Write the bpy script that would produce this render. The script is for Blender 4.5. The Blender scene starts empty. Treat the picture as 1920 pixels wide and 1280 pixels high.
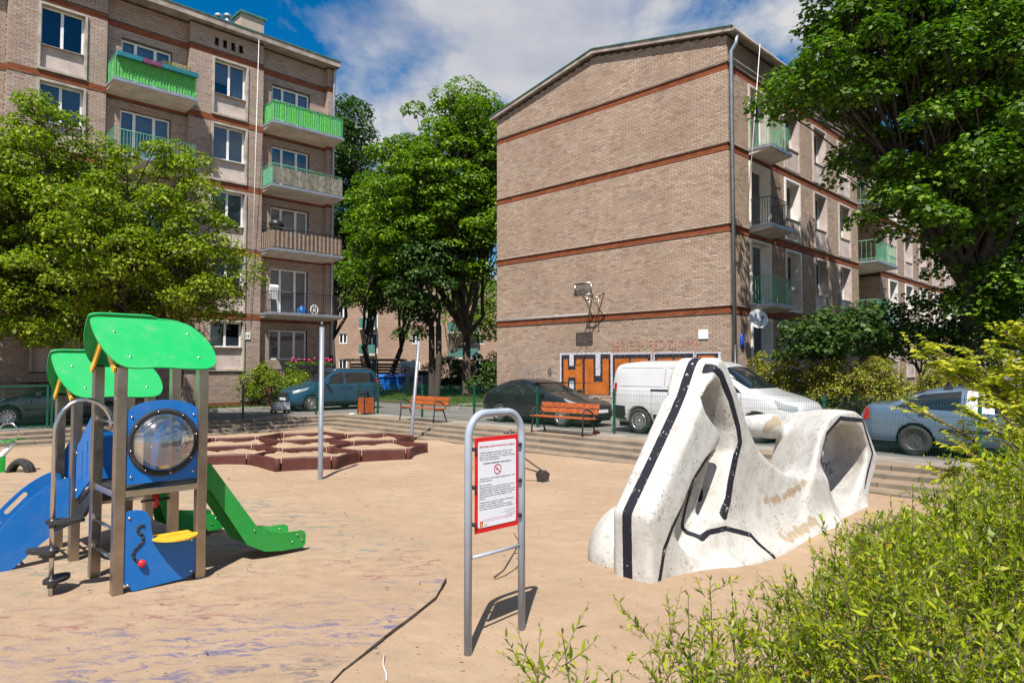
import bpy, bmesh, math, random
import numpy as np
from mathutils import Vector, Matrix
from mathutils.bvhtree import BVHTree

random.seed(7)
rng = np.random.default_rng(11)
scene = bpy.context.scene
COL = scene.collection
R2 = math.sqrt(0.5)
PI = math.pi

# ------------------------------------------------------------------ camera
cam_data = bpy.data.cameras.new('camera')
cam_data.lens = 24.0
cam_data.sensor_width = 36.0
cam_data.clip_start = 0.05
cam_data.clip_end = 3000.0
cam_data.dof.use_dof = True
cam_data.dof.focus_distance = 9.0
cam_data.dof.aperture_fstop = 6.3
cam = bpy.data.objects.new('camera', cam_data)
cam.location = (0.0, 0.0, 2.12)
cam.rotation_euler = (math.radians(90.0) + math.atan(50 / 1280), 0, 0)
COL.objects.link(cam)
scene.camera = cam

# ------------------------------------------------------------------ light
SUN_EL = math.radians(57.0)
SUN_AZ = math.radians(8.0)          # the sun stands behind the camera, a little to the left
sd = Vector((math.sin(SUN_AZ) * math.cos(SUN_EL), math.cos(SUN_AZ) * math.cos(SUN_EL), -math.sin(SUN_EL)))
sun_data = bpy.data.lights.new('sun', 'SUN')
sun_data.energy = 5.0
sun_data.angle = math.radians(0.53)
sun_data.color = (1.0, 0.95, 0.87)
sun = bpy.data.objects.new('sun', sun_data)
sun.rotation_euler = sd.to_track_quat('-Z', 'Y').to_euler()
COL.objects.link(sun)

world = bpy.data.worlds.new('World')
scene.world = world
world.use_nodes = True
wn = world.node_tree.nodes
wl = world.node_tree.links
wn.clear()
w_out = wn.new('ShaderNodeOutputWorld')
w_bg = wn.new('ShaderNodeBackground'); w_bg.inputs[1].default_value = 0.07
w_cl = wn.new('ShaderNodeBackground'); w_cl.inputs[1].default_value = 0.46
w_mix = wn.new('ShaderNodeMixShader')
w_sky = wn.new('ShaderNodeTexSky'); w_sky.sky_type = 'NISHITA'; w_sky.sun_disc = False
w_sky.sun_elevation = SUN_EL; w_sky.sun_rotation = math.radians(180 + 8.0)
w_sky.air_density = 1.3; w_sky.dust_density = 0.1; w_sky.ozone_density = 6.0
w_tc = wn.new('ShaderNodeTexCoord')
w_sep = wn.new('ShaderNodeSeparateXYZ')
w_add = wn.new('ShaderNodeMath'); w_add.operation = 'ADD'; w_add.inputs[1].default_value = 0.22
w_max = wn.new('ShaderNodeMath'); w_max.operation = 'MAXIMUM'; w_max.inputs[1].default_value = 0.0
w_dx = wn.new('ShaderNodeMath'); w_dx.operation = 'DIVIDE'
w_dy = wn.new('ShaderNodeMath'); w_dy.operation = 'DIVIDE'
w_com = wn.new('ShaderNodeCombineXYZ')
w_no = wn.new('ShaderNodeTexNoise'); w_no.inputs['Scale'].default_value = 1.5
w_no.inputs['Detail'].default_value = 9.0; w_no.inputs['Roughness'].default_value = 0.58
w_no.inputs['Distortion'].default_value = 0.35
w_map = wn.new('ShaderNodeMapping'); w_map.inputs['Location'].default_value = (7.85, 3.05, 0.0)
w_rmp = wn.new('ShaderNodeValToRGB')
w_rmp.color_ramp.elements[0].position = 0.47; w_rmp.color_ramp.elements[0].color = (0, 0, 0, 1)
w_rmp.color_ramp.elements[1].position = 0.585; w_rmp.color_ramp.elements[1].color = (0.97, 0.97, 0.97, 1)
w_no2 = wn.new('ShaderNodeTexNoise'); w_no2.inputs['Scale'].default_value = 2.4
w_no2.inputs['Detail'].default_value = 6.0
w_crm = wn.new('ShaderNodeValToRGB')
w_crm.color_ramp.elements[0].position = 0.28; w_crm.color_ramp.elements[0].color = (0.50, 0.55, 0.74, 1)
w_crm.color_ramp.elements[1].position = 0.58; w_crm.color_ramp.elements[1].color = (1.0, 1.0, 1.0, 1)
wl.new(w_tc.outputs['Generated'], w_sep.inputs[0])
wl.new(w_sep.outputs[2], w_max.inputs[0]); wl.new(w_max.outputs[0], w_add.inputs[0])
wl.new(w_sep.outputs[0], w_dx.inputs[0]); wl.new(w_add.outputs[0], w_dx.inputs[1])
wl.new(w_sep.outputs[1], w_dy.inputs[0]); wl.new(w_add.outputs[0], w_dy.inputs[1])
wl.new(w_dx.outputs[0], w_com.inputs[0]); wl.new(w_dy.outputs[0], w_com.inputs[1])
wl.new(w_com.outputs[0], w_map.inputs[0])
wl.new(w_map.outputs[0], w_no.inputs['Vector']); wl.new(w_map.outputs[0], w_no2.inputs['Vector'])
wl.new(w_no.outputs[0], w_rmp.inputs[0]); wl.new(w_no2.outputs[0], w_crm.inputs[0])
wl.new(w_crm.outputs[0], w_cl.inputs[0])
w_hs = wn.new('ShaderNodeHueSaturation'); w_hs.inputs['Saturation'].default_value = 1.42
wl.new(w_sky.outputs[0], w_hs.inputs['Color']); wl.new(w_hs.outputs[0], w_bg.inputs[0])
wl.new(w_rmp.outputs[0], w_mix.inputs[0])
wl.new(w_bg.outputs[0], w_mix.inputs[1]); wl.new(w_cl.outputs[0], w_mix.inputs[2])
wl.new(w_mix.outputs[0], w_out.inputs[0])

scene.view_settings.view_transform = 'Standard'
scene.view_settings.look = 'None'
scene.view_settings.exposure = 0.62
scene.view_settings.gamma = 1.0
scene.view_settings.use_curve_mapping = False
scene.render.engine = 'CYCLES'
scene.cycles.use_denoising = True
scene.cycles.max_bounces = 6
scene.cycles.diffuse_bounces = 3
scene.cycles.transparent_max_bounces = 12

# ------------------------------------------------------------------ helpers
def W(a, b, z=0.0):
    """grid coordinates (a along the street grid, b across) to world"""
    return Vector(((a - b) * R2, (a + b) * R2, z))

G45 = math.radians(45.0)

def tag(o, label=None, cat=None, group=None, kind=None):
    if label: o['label'] = label
    if cat: o['category'] = cat
    if group: o['group'] = group
    if kind: o['kind'] = kind
    return o

OFF = {}
def thing(name, label, cat, a, b, z=0.0, group=None, rot=G45):
    """Empty at the base of a thing; its parts are given in grid coordinates (a, b, z)"""
    o = bpy.data.objects.new(name, None)
    o.empty_display_size = 0.2
    COL.objects.link(o)
    o.location = W(a, b, z); o.rotation_euler = (0, 0, rot)
    OFF[o.name] = (a, b, z)
    return tag(o, label, cat, group)

def thing_xy(name, label, cat, loc, rot=0.0, group=None):
    o = bpy.data.objects.new(name, None)
    o.empty_display_size = 0.2
    COL.objects.link(o)
    o.location = loc; o.rotation_euler = (0, 0, rot)
    OFF[o.name] = (0, 0, 0)
    return tag(o, label, cat, group)

class MB:
    def __init__(s): s.v = []; s.f = []; s.sm = []
    def add(s, vs, fs, smooth=False):
        n = len(s.v); s.v += [tuple(v) for v in vs]
        s.f += [tuple(i + n for i in f) for f in fs]; s.sm += [smooth] * len(fs)
        return s
    def box(s, x0, x1, y0, y1, z0, z1):
        x0, x1 = min(x0, x1), max(x0, x1); y0, y1 = min(y0, y1), max(y0, y1); z0, z1 = min(z0, z1), max(z0, z1)
        return s.add([(x0,y0,z0),(x1,y0,z0),(x1,y1,z0),(x0,y1,z0),(x0,y0,z1),(x1,y0,z1),(x1,y1,z1),(x0,y1,z1)],
                     [(0,3,2,1),(4,5,6,7),(0,1,5,4),(1,2,6,5),(2,3,7,6),(3,0,4,7)])
    def bbox(s, x0, x1, y0, y1, z0, z1, c=0.01):
        """box with chamfered vertical and top edges"""
        x0, x1 = min(x0, x1), max(x0, x1); y0, y1 = min(y0, y1), max(y0, y1); z0, z1 = min(z0, z1), max(z0, z1)
        def ring(d, z):
            return [(x0+d,y0,z),(x1-d,y0,z),(x1,y0+d,z),(x1,y1-d,z),(x1-d,y1,z),(x0+d,y1,z),(x0,y1-d,z),(x0,y0+d,z)]
        def ring2(d, z):
            return [(x0+d,y0+c,z),(x1-d,y0+c,z),(x1-c,y0+d,z),(x1-c,y1-d,z),(x1-d,y1-c,z),(x0+d,y1-c,z),(x0+c,y1-d,z),(x0+c,y0+d,z)]
        vs = ring2(1.6*c, z0) + ring(c, z0+c) + ring(c, z1-c) + ring2(1.6*c, z1)
        fs = [tuple(range(7,-1,-1)), tuple(range(24,32))]
        for k in range(3):
            for i in range(8):
                j = (i+1) % 8
                fs.append((k*8+i, k*8+j, k*8+8+j, k*8+8+i))
        return s.add(vs, fs)
    def obox(s, c, u, v, w):
        c, u, v, w = map(Vector, (c, u, v, w))
        vs = [c + i*u + j*v + k*w for k in (-1,1) for (i,j) in ((-1,-1),(1,-1),(1,1),(-1,1))]
        return s.add(vs, [(0,3,2,1),(4,5,6,7),(0,1,5,4),(1,2,6,5),(2,3,7,6),(3,0,4,7)])
    def tube(s, pts, r, n=10, caps=True, closed=False):
        pts = [Vector(p) for p in pts]
        m = len(pts)
        rs = r if isinstance(r, (list, tuple)) else [r] * m
        vs = []; prev = None
        for i, p in enumerate(pts):
            if closed: t = pts[(i+1) % m] - pts[i-1]
            elif i == 0: t = pts[1] - p
            elif i == m-1: t = p - pts[-2]
            else: t = (pts[i+1] - p).normalized() + (p - pts[i-1]).normalized()
            t = t.normalized() if t.length > 1e-9 else Vector((0,0,1))
            if prev is None:
                ref = Vector((0,0,1)) if abs(t.z) < 0.9 else Vector((1,0,0))
                x = t.cross(ref).normalized()
            else:
                x = prev - t * prev.dot(t)
                x = x.normalized() if x.length > 1e-6 else t.orthogonal().normalized()
            prev = x; y = t.cross(x)
            for k in range(n):
                an = 2*PI*k/n
                vs.append(p + (x*math.cos(an) + y*math.sin(an))*rs[i])
        fs = []
        rg = m if closed else m-1
        for i in range(rg):
            i2 = (i+1) % m
            for k in range(n):
                k2 = (k+1) % n
                fs.append((i*n+k, i*n+k2, i2*n+k2, i2*n+k))
        s.add(vs, fs, True)
        if caps and not closed:
            b = len(s.v) - len(vs)
            s.f += [tuple(b+k for k in range(n-1,-1,-1)), tuple(b+(m-1)*n+k for k in range(n))]; s.sm += [False, False]
        return s
    def cyl(s, p0, p1, r, n=12, r1=None):
        return s.tube([p0, p1], [r, r if r1 is None else r1], n)
    def prism(s, poly, z0, z1, axis='z'):
        """2D polygon (x,y) extruded; axis says which axis is the extrusion: poly is given in the other two in order"""
        n = len(poly)
        def P(p, h):
            if axis == 'z': return (p[0], p[1], h)
            if axis == 'y': return (p[0], h, p[1])
            return (h, p[0], p[1])
        vs = [P(p, z0) for p in poly] + [P(p, z1) for p in poly]
        fs = [tuple(range(n-1,-1,-1)), tuple(range(n, 2*n))] + [(i, (i+1)%n, n+(i+1)%n, n+i) for i in range(n)]
        return s.add(vs, fs)
    def lathe(s, prof, n=24, M=None):
        """prof: list of (r, h) about local z; M a matrix placing it"""
        M = M or Matrix.Identity(4)
        vs = []
        for r, h in prof:
            for k in range(n):
                an = 2*PI*k/n
                vs.append(M @ Vector((r*math.cos(an), r*math.sin(an), h)))
        fs = []
        for i in range(len(prof)-1):
            for k in range(n):
                k2 = (k+1)%n
                fs.append((i*n+k, i*n+k2, (i+1)*n+k2, (i+1)*n+k))
        return s.add(vs, fs, True)
    def quad(s, *p): return s.add(p, [tuple(range(len(p)))])
    def build(s, name, mat, parent=None, off=None):
        if off is None:
            q = parent
            while q is not None and q.name not in OFF: q = q.parent
            off = OFF[q.name] if q is not None else (0,0,0)
        if len(s.v) == 0: return None
        me = bpy.data.meshes.new(name)
        v = np.array(s.v, dtype=float) - np.array(off, dtype=float)
        me.from_pydata(v.tolist(), [], s.f)
        me.polygons.foreach_set('use_smooth', s.sm)
        me.validate(verbose=False); me.update()
        bm = bmesh.new(); bm.from_mesh(me); bmesh.ops.recalc_face_normals(bm, faces=bm.faces); bm.to_mesh(me); bm.free()
        return link(name, me, mat, parent)

def link(name, me, mat, parent=None):
    o = bpy.data.objects.new(name, me)
    if mat is not None and len(me.materials) == 0: me.materials.append(mat)
    COL.objects.link(o)
    if parent is not None:
        o.parent = parent
    return o

def raw_quads(name, V, mat, parent=None, nper=4, smooth=False):
    """fast mesh from an (N*nper,3) array of polygons with own vertices"""
    V = np.ascontiguousarray(V, dtype=np.float32)
    n = len(V); nf = n // nper
    me = bpy.data.meshes.new(name)
    me.vertices.add(n); me.loops.add(n); me.polygons.add(nf)
    me.vertices.foreach_set('co', V.ravel())
    me.loops.foreach_set('vertex_index', np.arange(n, dtype=np.int32))
    me.polygons.foreach_set('loop_start', np.arange(0, n, nper, dtype=np.int32))
    me.polygons.foreach_set('loop_total', np.full(nf, nper, dtype=np.int32))
    if smooth: me.polygons.foreach_set('use_smooth', np.ones(nf, dtype=bool))
    me.update(calc_edges=True)
    return link(name, me, mat, parent)

def raw_mesh(name, V, F, mat, parent=None, smooth=False):
    """fast mesh from numpy verts and (M,k) faces of one size"""
    V = np.ascontiguousarray(V, dtype=np.float32); F = np.ascontiguousarray(F, dtype=np.int32)
    me = bpy.data.meshes.new(name)
    me.vertices.add(len(V)); me.loops.add(F.size); me.polygons.add(len(F))
    me.vertices.foreach_set('co', V.ravel())
    me.loops.foreach_set('vertex_index', F.ravel())
    me.polygons.foreach_set('loop_start', np.arange(0, F.size, F.shape[1], dtype=np.int32))
    me.polygons.foreach_set('loop_total', np.full(len(F), F.shape[1], dtype=np.int32))
    me.polygons.foreach_set('use_smooth', np.full(len(F), bool(smooth)))
    me.update(calc_edges=True)
    return link(name, me, mat, parent)

def copy_tree(o, parent=None):
    c = o.copy(); COL.objects.link(c)
    if parent is not None: c.parent = parent
    for ch in list(o.children): copy_tree(ch, c)
    return c

# ------------------------------------------------------------------ materials
class NT:
    def __init__(s, name):
        s.m = bpy.data.materials.new(name); s.m.use_nodes = True
        s.t = s.m.node_tree; s.n = s.t.nodes; s.n.clear()
        s.out = s.n.new('ShaderNodeOutputMaterial')
    def new(s, typ, **kw):
        o = s.n.new(typ)
        for k, v in kw.items(): setattr(o, k, v)
        return o
    def link(s, a, b): s.t.links.new(a, b)
    def noise(s, vec, scale, detail=4, rough=0.6, dist=0.0):
        o = s.new('ShaderNodeTexNoise')
        o.inputs['Scale'].default_value = scale; o.inputs['Detail'].default_value = detail
        o.inputs['Roughness'].default_value = rough; o.inputs['Distortion'].default_value = dist
        if vec is not None: s.link(vec, o.inputs['Vector'])
        return o.outputs[0]
    def ramp(s, fac, stops):
        o = s.new('ShaderNodeValToRGB'); cr = o.color_ramp
        while len(cr.elements) < len(stops): cr.elements.new(0.5)
        for e, (p, c) in zip(cr.elements, stops):
            e.position = p; e.color = (c[0], c[1], c[2], 1) if isinstance(c, (tuple, list)) else (c, c, c, 1)
        s.link(fac, o.inputs[0]); return o.outputs[0]
    def mix(s, fac, a, b, mode='MIX'):
        o = s.new('ShaderNodeMix', data_type='RGBA', blend_type=mode)
        for sock, v in ((o.inputs['Factor'], fac), (o.inputs[6], a), (o.inputs[7], b)):
            if isinstance(v, (int, float)): sock.default_value = v
            elif isinstance(v, (tuple, list)): sock.default_value = (v[0], v[1], v[2], 1)
            else: s.link(v, sock)
        return o.outputs[2]
    def math(s, op, a, b=None):
        o = s.new('ShaderNodeMath', operation=op)
        for i, v in enumerate((a, b)):
            if v is None: continue
            if isinstance(v, (int, float)): o.inputs[i].default_value = v
            else: s.link(v, o.inputs[i])
        return o.outputs[0]
    def obj(s):
        return s.new('ShaderNodeTexCoord').outputs['Object']
    def pos(s):
        return s.new('ShaderNodeNewGeometry').outputs['Position']
    def island(s):
        g = s.new('ShaderNodeNewGeometry').outputs['Random Per Island']
        r = s.new('ShaderNodeObjectInfo').outputs['Random']
        return s.math('FRACT', s.math('ADD', g, r))
    def bsdf(s, col, rough=0.6, metal=0.0, spec=0.5, bump=None, bstr=0.3, bdist=0.02, trans=0.0, alpha=None, coat=0.0):
        b = s.new('ShaderNodeBsdfPrincipled')
        for key, v in (('Base Color', col), ('Roughness', rough), ('Metallic', metal), ('Specular IOR Level', spec),
                       ('Transmission Weight', trans), ('Coat Weight', coat)):
            sock = b.inputs[key]
            if isinstance(v, (int, float)): sock.default_value = v
            elif isinstance(v, (tuple, list)): sock.default_value = (v[0], v[1], v[2], 1)
            else: s.link(v, sock)
        if coat: b.inputs['Coat Roughness'].default_value = 0.04
        if bump is not None:
            bp = s.new('ShaderNodeBump'); bp.inputs['Strength'].default_value = bstr; bp.inputs['Distance'].default_value = bdist
            s.link(bump, bp.inputs['Height']); s.link(bp.outputs[0], b.inputs['Normal'])
        return b
    def done(s, shader):
        s.link(shader.outputs[0] if hasattr(shader, 'outputs') else shader, s.out.inputs[0]); return s.m

def plain(name, c, rough=0.6, metal=0.0, var=0.12, scale=6.0, bump=0.0, bscale=60.0, coat=0.0, spec=0.5, c2=None, isl=0.0):
    """one base colour with uneven wear"""
    t = NT(name); p = t.pos()
    n = t.noise(p, scale, 5)
    d = c2 or tuple(x * (1 - 2 * var) for x in c)
    e = tuple(min(1.0, x * (1 + var)) for x in c)
    col = t.ramp(n, [(0.30, d), (0.62, e)])
    if isl:
        k = t.ramp(t.island(), [(0.0, 1 - isl), (1.0, 1.0)])
        col = t.mix(1.0, col, k, 'MULTIPLY')
    rr = t.ramp(t.noise(p, scale * 3, 3), [(0.3, max(0.02, rough * 0.82)), (0.7, min(1, rough * 1.15))])
    bmp = t.noise(p, bscale, 4) if bump else None
    return t.done(t.bsdf(col, rr, metal, spec, bmp, bump, 0.02, coat=coat))

def board_mat(name, c, rough=0.38):
    """coloured plastic board: sun-faded patches, fine scratches, sand dust"""
    t = NT(name); p = t.obj()
    fade = t.noise(p, 2.2, 5, 0.6)
    col = t.mix(t.ramp(fade, [(0.42, 0.0), (0.75, 0.28)]), c, tuple(min(1, x*0.7 + 0.10) for x in c))
    mp = t.new('ShaderNodeMapping'); mp.inputs['Scale'].default_value = (9.0, 9.0, 60.0); mp.inputs['Rotation'].default_value = (0.3, 0.5, 0.2); t.link(p, mp.inputs[0])
    scr = t.noise(mp.outputs[0], 2.0, 4, 0.7)
    col = t.mix(t.ramp(scr, [(0.66, 0.0), (0.72, 0.35)]), col, tuple(min(1, x*0.8 + 0.18) for x in c))
    dust = t.noise(p, 7.0, 6, 0.75)
    col = t.mix(t.ramp(dust, [(0.56, 0.0), (0.80, 0.30)]), col, (0.34, 0.26, 0.19))
    rr = t.ramp(dust, [(0.3, rough*0.85), (0.7, min(1, rough*1.6))])
    return t.done(t.bsdf(col, rr, 0, 0.45, t.noise(p, 180, 3), 0.06, 0.01))

def brick_mat(name, lo, mid, hi, stain=(0.22, 0.15, 0.10)):
    t = NT(name); p = t.pos(); r = t.island()
    col = t.ramp(r, [(0.0, lo), (0.25, mid), (0.7, mid), (1.0, hi)])
    big = t.noise(p, 0.55, 6, 0.65)
    col = t.mix(t.ramp(big, [(0.44, 0.0), (0.74, 0.45)]), col, stain)
    rw = t.new('ShaderNodeMapping'); rw.inputs['Scale'].default_value = (0.45, 0.45, 6.0); t.link(p, rw.inputs[0])
    col = t.mix(t.ramp(t.noise(rw.outputs[0], 1.0, 4, 0.7), [(0.50, 0.0), (0.72, 0.40)]), col, tuple(x * 0.62 for x in mid))
    sc = t.new('ShaderNodeMapping'); sc.inputs['Scale'].default_value = (1.0, 1.0, 0.12); t.link(p, sc.inputs[0])
    drip = t.noise(sc.outputs[0], 2.4, 5)
    col = t.mix(t.ramp(drip, [(0.58, 0.0), (0.85, 0.3)]), col, tuple(x * 0.55 for x in stain))
    fine = t.noise(p, 45, 4)
    col = t.mix(t.ramp(fine, [(0.35, 0.25), (0.65, 0.0)]), col, tuple(x * 0.5 for x in mid))
    return t.done(t.bsdf(col, 0.85, 0, 0.3, fine, 0.5, 0.01))

def leaf_mat(name, stops, trans=0.34, rough=0.48, tint=(0.55, 0.85, 0.10)):
    t = NT(name)
    col = t.ramp(t.island(), stops)
    b = t.bsdf(col, rough*1.12, 0, 0.4)
    tr = t.new('ShaderNodeBsdfTranslucent')
    tc = t.mix(0.6, col, t.mix(1.0, col, (tint[0]*2.0, tint[1]*2.0, tint[2]*2.0), 'MULTIPLY'))
    t.link(tc, tr.inputs[0])
    m = t.new('ShaderNodeMixShader'); m.inputs[0].default_value = trans
    t.link(b.outputs[0], m.inputs[1]); t.link(tr.outputs[0], m.inputs[2])
    return t.done(m)

def glass_mat(name, tint=(0.75, 0.82, 0.85), refl=0.03, clear=0.88):
    """thin window glass: lets see through and mirrors the sky at an angle"""
    t = NT(name)
    tr = t.new('ShaderNodeBsdfTransparent'); tr.inputs[0].default_value = (tint[0]*clear, tint[1]*clear, tint[2]*clear, 1)
    gl = t.new('ShaderNodeBsdfGlossy'); gl.inputs['Roughness'].default_value = 0.02
    gl.inputs[0].default_value = (0.95, 0.97, 1.0, 1)
    fr = t.new('ShaderNodeFresnel'); fr.inputs[0].default_value = 1.52
    f = t.math('ADD', t.math('MULTIPLY', fr.outputs[0], 0.85), refl)
    m = t.new('ShaderNodeMixShader'); t.link(f, m.inputs[0])
    t.link(tr.outputs[0], m.inputs[1]); t.link(gl.outputs[0], m.inputs[2])
    return t.done(m)

M = {}
M['brick'] = brick_mat('tan_brick', (0.33, 0.235, 0.175), (0.45, 0.335, 0.255), (0.54, 0.42, 0.33), (0.23, 0.145, 0.095))
M['brick_l'] = brick_mat('pale_brick', (0.34, 0.25, 0.20), (0.45, 0.345, 0.285), (0.53, 0.425, 0.36), (0.25, 0.17, 0.13))
M['red_brick'] = brick_mat('red_brick', (0.20, 0.050, 0.020), (0.29, 0.080, 0.030), (0.35, 0.115, 0.045), (0.16, 0.05, 0.03))
M['mortar'] = plain('dark_mortar', (0.055, 0.042, 0.034), 0.95, var=0.25, scale=3)
M['mortar_l'] = plain('grey_mortar', (0.095, 0.075, 0.063), 0.95, var=0.25, scale=3)
M['concrete'] = plain('weathered_concrete', (0.40, 0.36, 0.31), 0.9, var=0.2, scale=2.2, bump=0.25, bscale=40)
M['render'] = plain('grey_pink_render', (0.50, 0.42, 0.385), 0.9, var=0.14, scale=1.8, bump=0.3, bscale=120)
M['slab'] = plain('balcony_slab', (0.56, 0.50, 0.44), 0.85, var=0.14, scale=2)
M['white_frame'] = plain('white_window_frame', (0.80, 0.80, 0.80), 0.4, var=0.05)
M['reveal'] = plain('white_plaster_reveal', (0.74, 0.71, 0.68), 0.8, var=0.08)
M['glass'] = glass_mat('window_glass')
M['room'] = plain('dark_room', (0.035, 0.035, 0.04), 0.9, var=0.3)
M['curtain'] = plain('white_net_curtain', (0.74, 0.74, 0.78), 0.9, var=0.08, scale=8)
M['blind'] = plain('grey_blind', (0.52, 0.50, 0.55), 0.6, var=0.05)
M['blue_blind'] = plain('blue_blind', (0.16, 0.36, 0.52), 0.6, var=0.06)
M['roof_green'] = plain('green_roof_edge', (0.07, 0.20, 0.17), 0.5, var=0.2, metal=0.2)
M['fascia'] = plain('eaves_board', (0.34, 0.29, 0.25), 0.85, var=0.2, scale=3)
M['bitumen'] = plain('roof_felt', (0.10, 0.10, 0.10), 0.95, var=0.2)
M['zinc'] = plain('zinc_pipe', (0.36, 0.40, 0.46), 0.45, metal=0.6, var=0.12, scale=5)
M['iron'] = plain('black_iron', (0.022, 0.024, 0.026), 0.45, var=0.3)
M['rail_green'] = plain('green_railing', (0.12, 0.36, 0.22), 0.5, var=0.15)
M['green_mat'] = plain('bright_green_mat', (0.12, 0.55, 0.085), 0.8, var=0.3, scale=30, bump=0.6, bscale=80)
M['brown_fabric'] = plain('brown_striped_fabric', (0.13, 0.095, 0.075), 0.9, var=0.2, isl=0.5)
M['tan_fabric'] = plain('tan_fabric', (0.30, 0.22, 0.16), 0.9, var=0.1)
M['grey_fabric'] = plain('grey_slats', (0.24, 0.225, 0.18), 0.9, var=0.25, isl=0.35)
M['teal'] = plain('teal_planter', (0.03, 0.26, 0.33), 0.5, var=0.1)
M['plum'] = plain('plum_planter', (0.25, 0.09, 0.20), 0.5, var=0.1)
M['steel'] = plain('brushed_steel', (0.40, 0.35, 0.30), 0.34, metal=1.0, var=0.12, scale=3)
M['bright_steel'] = plain('polished_steel', (0.62, 0.62, 0.62), 0.2, metal=1.0, var=0.06)
M['galv'] = plain('galvanised_steel', (0.27, 0.29, 0.33), 0.42, metal=0.35, var=0.08, scale=5)
M['dark_steel'] = plain('dark_steel', (0.10, 0.10, 0.10), 0.45, metal=0.8, var=0.2)
M['hdpe_green'] = board_mat('green_plastic_board', (0.006, 0.37, 0.092))
M['hdpe_dgreen'] = board_mat('slide_green_board', (0.012, 0.30, 0.035))
M['hdpe_blue'] = board_mat('blue_plastic_board', (0.002, 0.135, 0.46))
M['hdpe_yellow'] = plain('yellow_plastic_board', (0.75, 0.42, 0.03), 0.45, var=0.1)
M['red_plastic'] = plain('red_plastic', (0.62, 0.02, 0.02), 0.35, var=0.1)
M['black_rubber'] = plain('black_rubber', (0.022, 0.022, 0.024), 0.75, var=0.3, bump=0.2, bscale=90)
M['wood_bench'] = plain('orange_stained_wood', (0.34, 0.082, 0.020), 0.5, var=0.22, scale=9)
M['fence'] = plain('fence_green', (0.005, 0.075, 0.045), 0.45, var=0.15)
M['brown_plastic'] = plain('maroon_sandbox_board', (0.085, 0.022, 0.017), 0.6, var=0.18, scale=4, bump=0.1)
M['bark'] = plain('bark', (0.105, 0.075, 0.055), 0.95, var=0.35, scale=12, bump=0.8, bscale=25)
M['dark_bark'] = plain('dark_bark', (0.060, 0.048, 0.038), 0.95, var=0.35, scale=12, bump=0.8, bscale=25)
M['white_paint'] = plain('white_board', (0.82, 0.82, 0.82), 0.5, var=0.03)
M['black_paint'] = plain('black_paint', (0.015, 0.015, 0.02), 0.7, var=0.2)
M['blue_sign'] = plain('blue_enamel', (0.015, 0.06, 0.42), 0.35, var=0.1)
M['dumpster'] = plain('blue_container', (0.010, 0.145, 0.62), 0.42, var=0.08)
M['dish'] = plain('dish_white', (0.50, 0.51, 0.54), 0.5, var=0.06)
# ------------------------------------------------------------------ the setting
def sand_base(t, p):
    """colour and relief of the blown sand, shared by every sanded surface"""
    n1 = t.noise(p, 0.35, 6, 0.6); n2 = t.noise(p, 9, 6, 0.7); n3 = t.noise(p, 160, 3, 0.7)
    col = t.ramp(n1, [(0.3, (0.335, 0.234, 0.154)), (0.7, (0.415, 0.302, 0.208))])
    col = t.mix(t.ramp(n2, [(0.45, 0.0), (0.75, 0.30)]), col, (0.27, 0.18, 0.11))
    col = t.mix(t.ramp(n3, [(0.25, 0.35), (0.5, 0.0)]), col, (0.15, 0.10, 0.06))
    mid = t.noise(p, 2.6, 5, 0.65)
    col = t.mix(t.ramp(mid, [(0.5, 0.0), (0.72, 0.35)]), col, (0.30, 0.20, 0.122))
    n4 = t.noise(p, 34, 2, 0.5)
    col = t.mix(t.ramp(n4, [(0.695, 0.0), (0.73, 0.8)]), col, (0.06, 0.04, 0.025))
    wv = t.new('ShaderNodeMix', data_type='VECTOR'); wv.inputs[0].default_value = 0.12; t.link(p, wv.inputs[4])
    nz_ = t.new('ShaderNodeTexNoise'); nz_.inputs['Scale'].default_value = 2.0; t.link(p, nz_.inputs['Vector']); t.link(nz_.outputs[1], wv.inputs[5])
    vo = t.new('ShaderNodeTexVoronoi'); vo.feature = 'SMOOTH_F1'; vo.inputs['Scale'].default_value = 4.2; t.link(wv.outputs[1], vo.inputs['Vector'])
    h = t.math('ADD', t.math('ADD', t.math('MULTIPLY', n2, 1.0), t.math('MULTIPLY', n3, 0.3)), t.math('MULTIPLY', vo.outputs['Distance'], 2.2))
    return col, h
def sand_mat():
    t = NT('play_sand'); p = t.pos()
    col, h = sand_base(t, p)
    return t.done(t.bsdf(col, 0.95, 0, 0.15, h, 0.55, 0.035))

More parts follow.
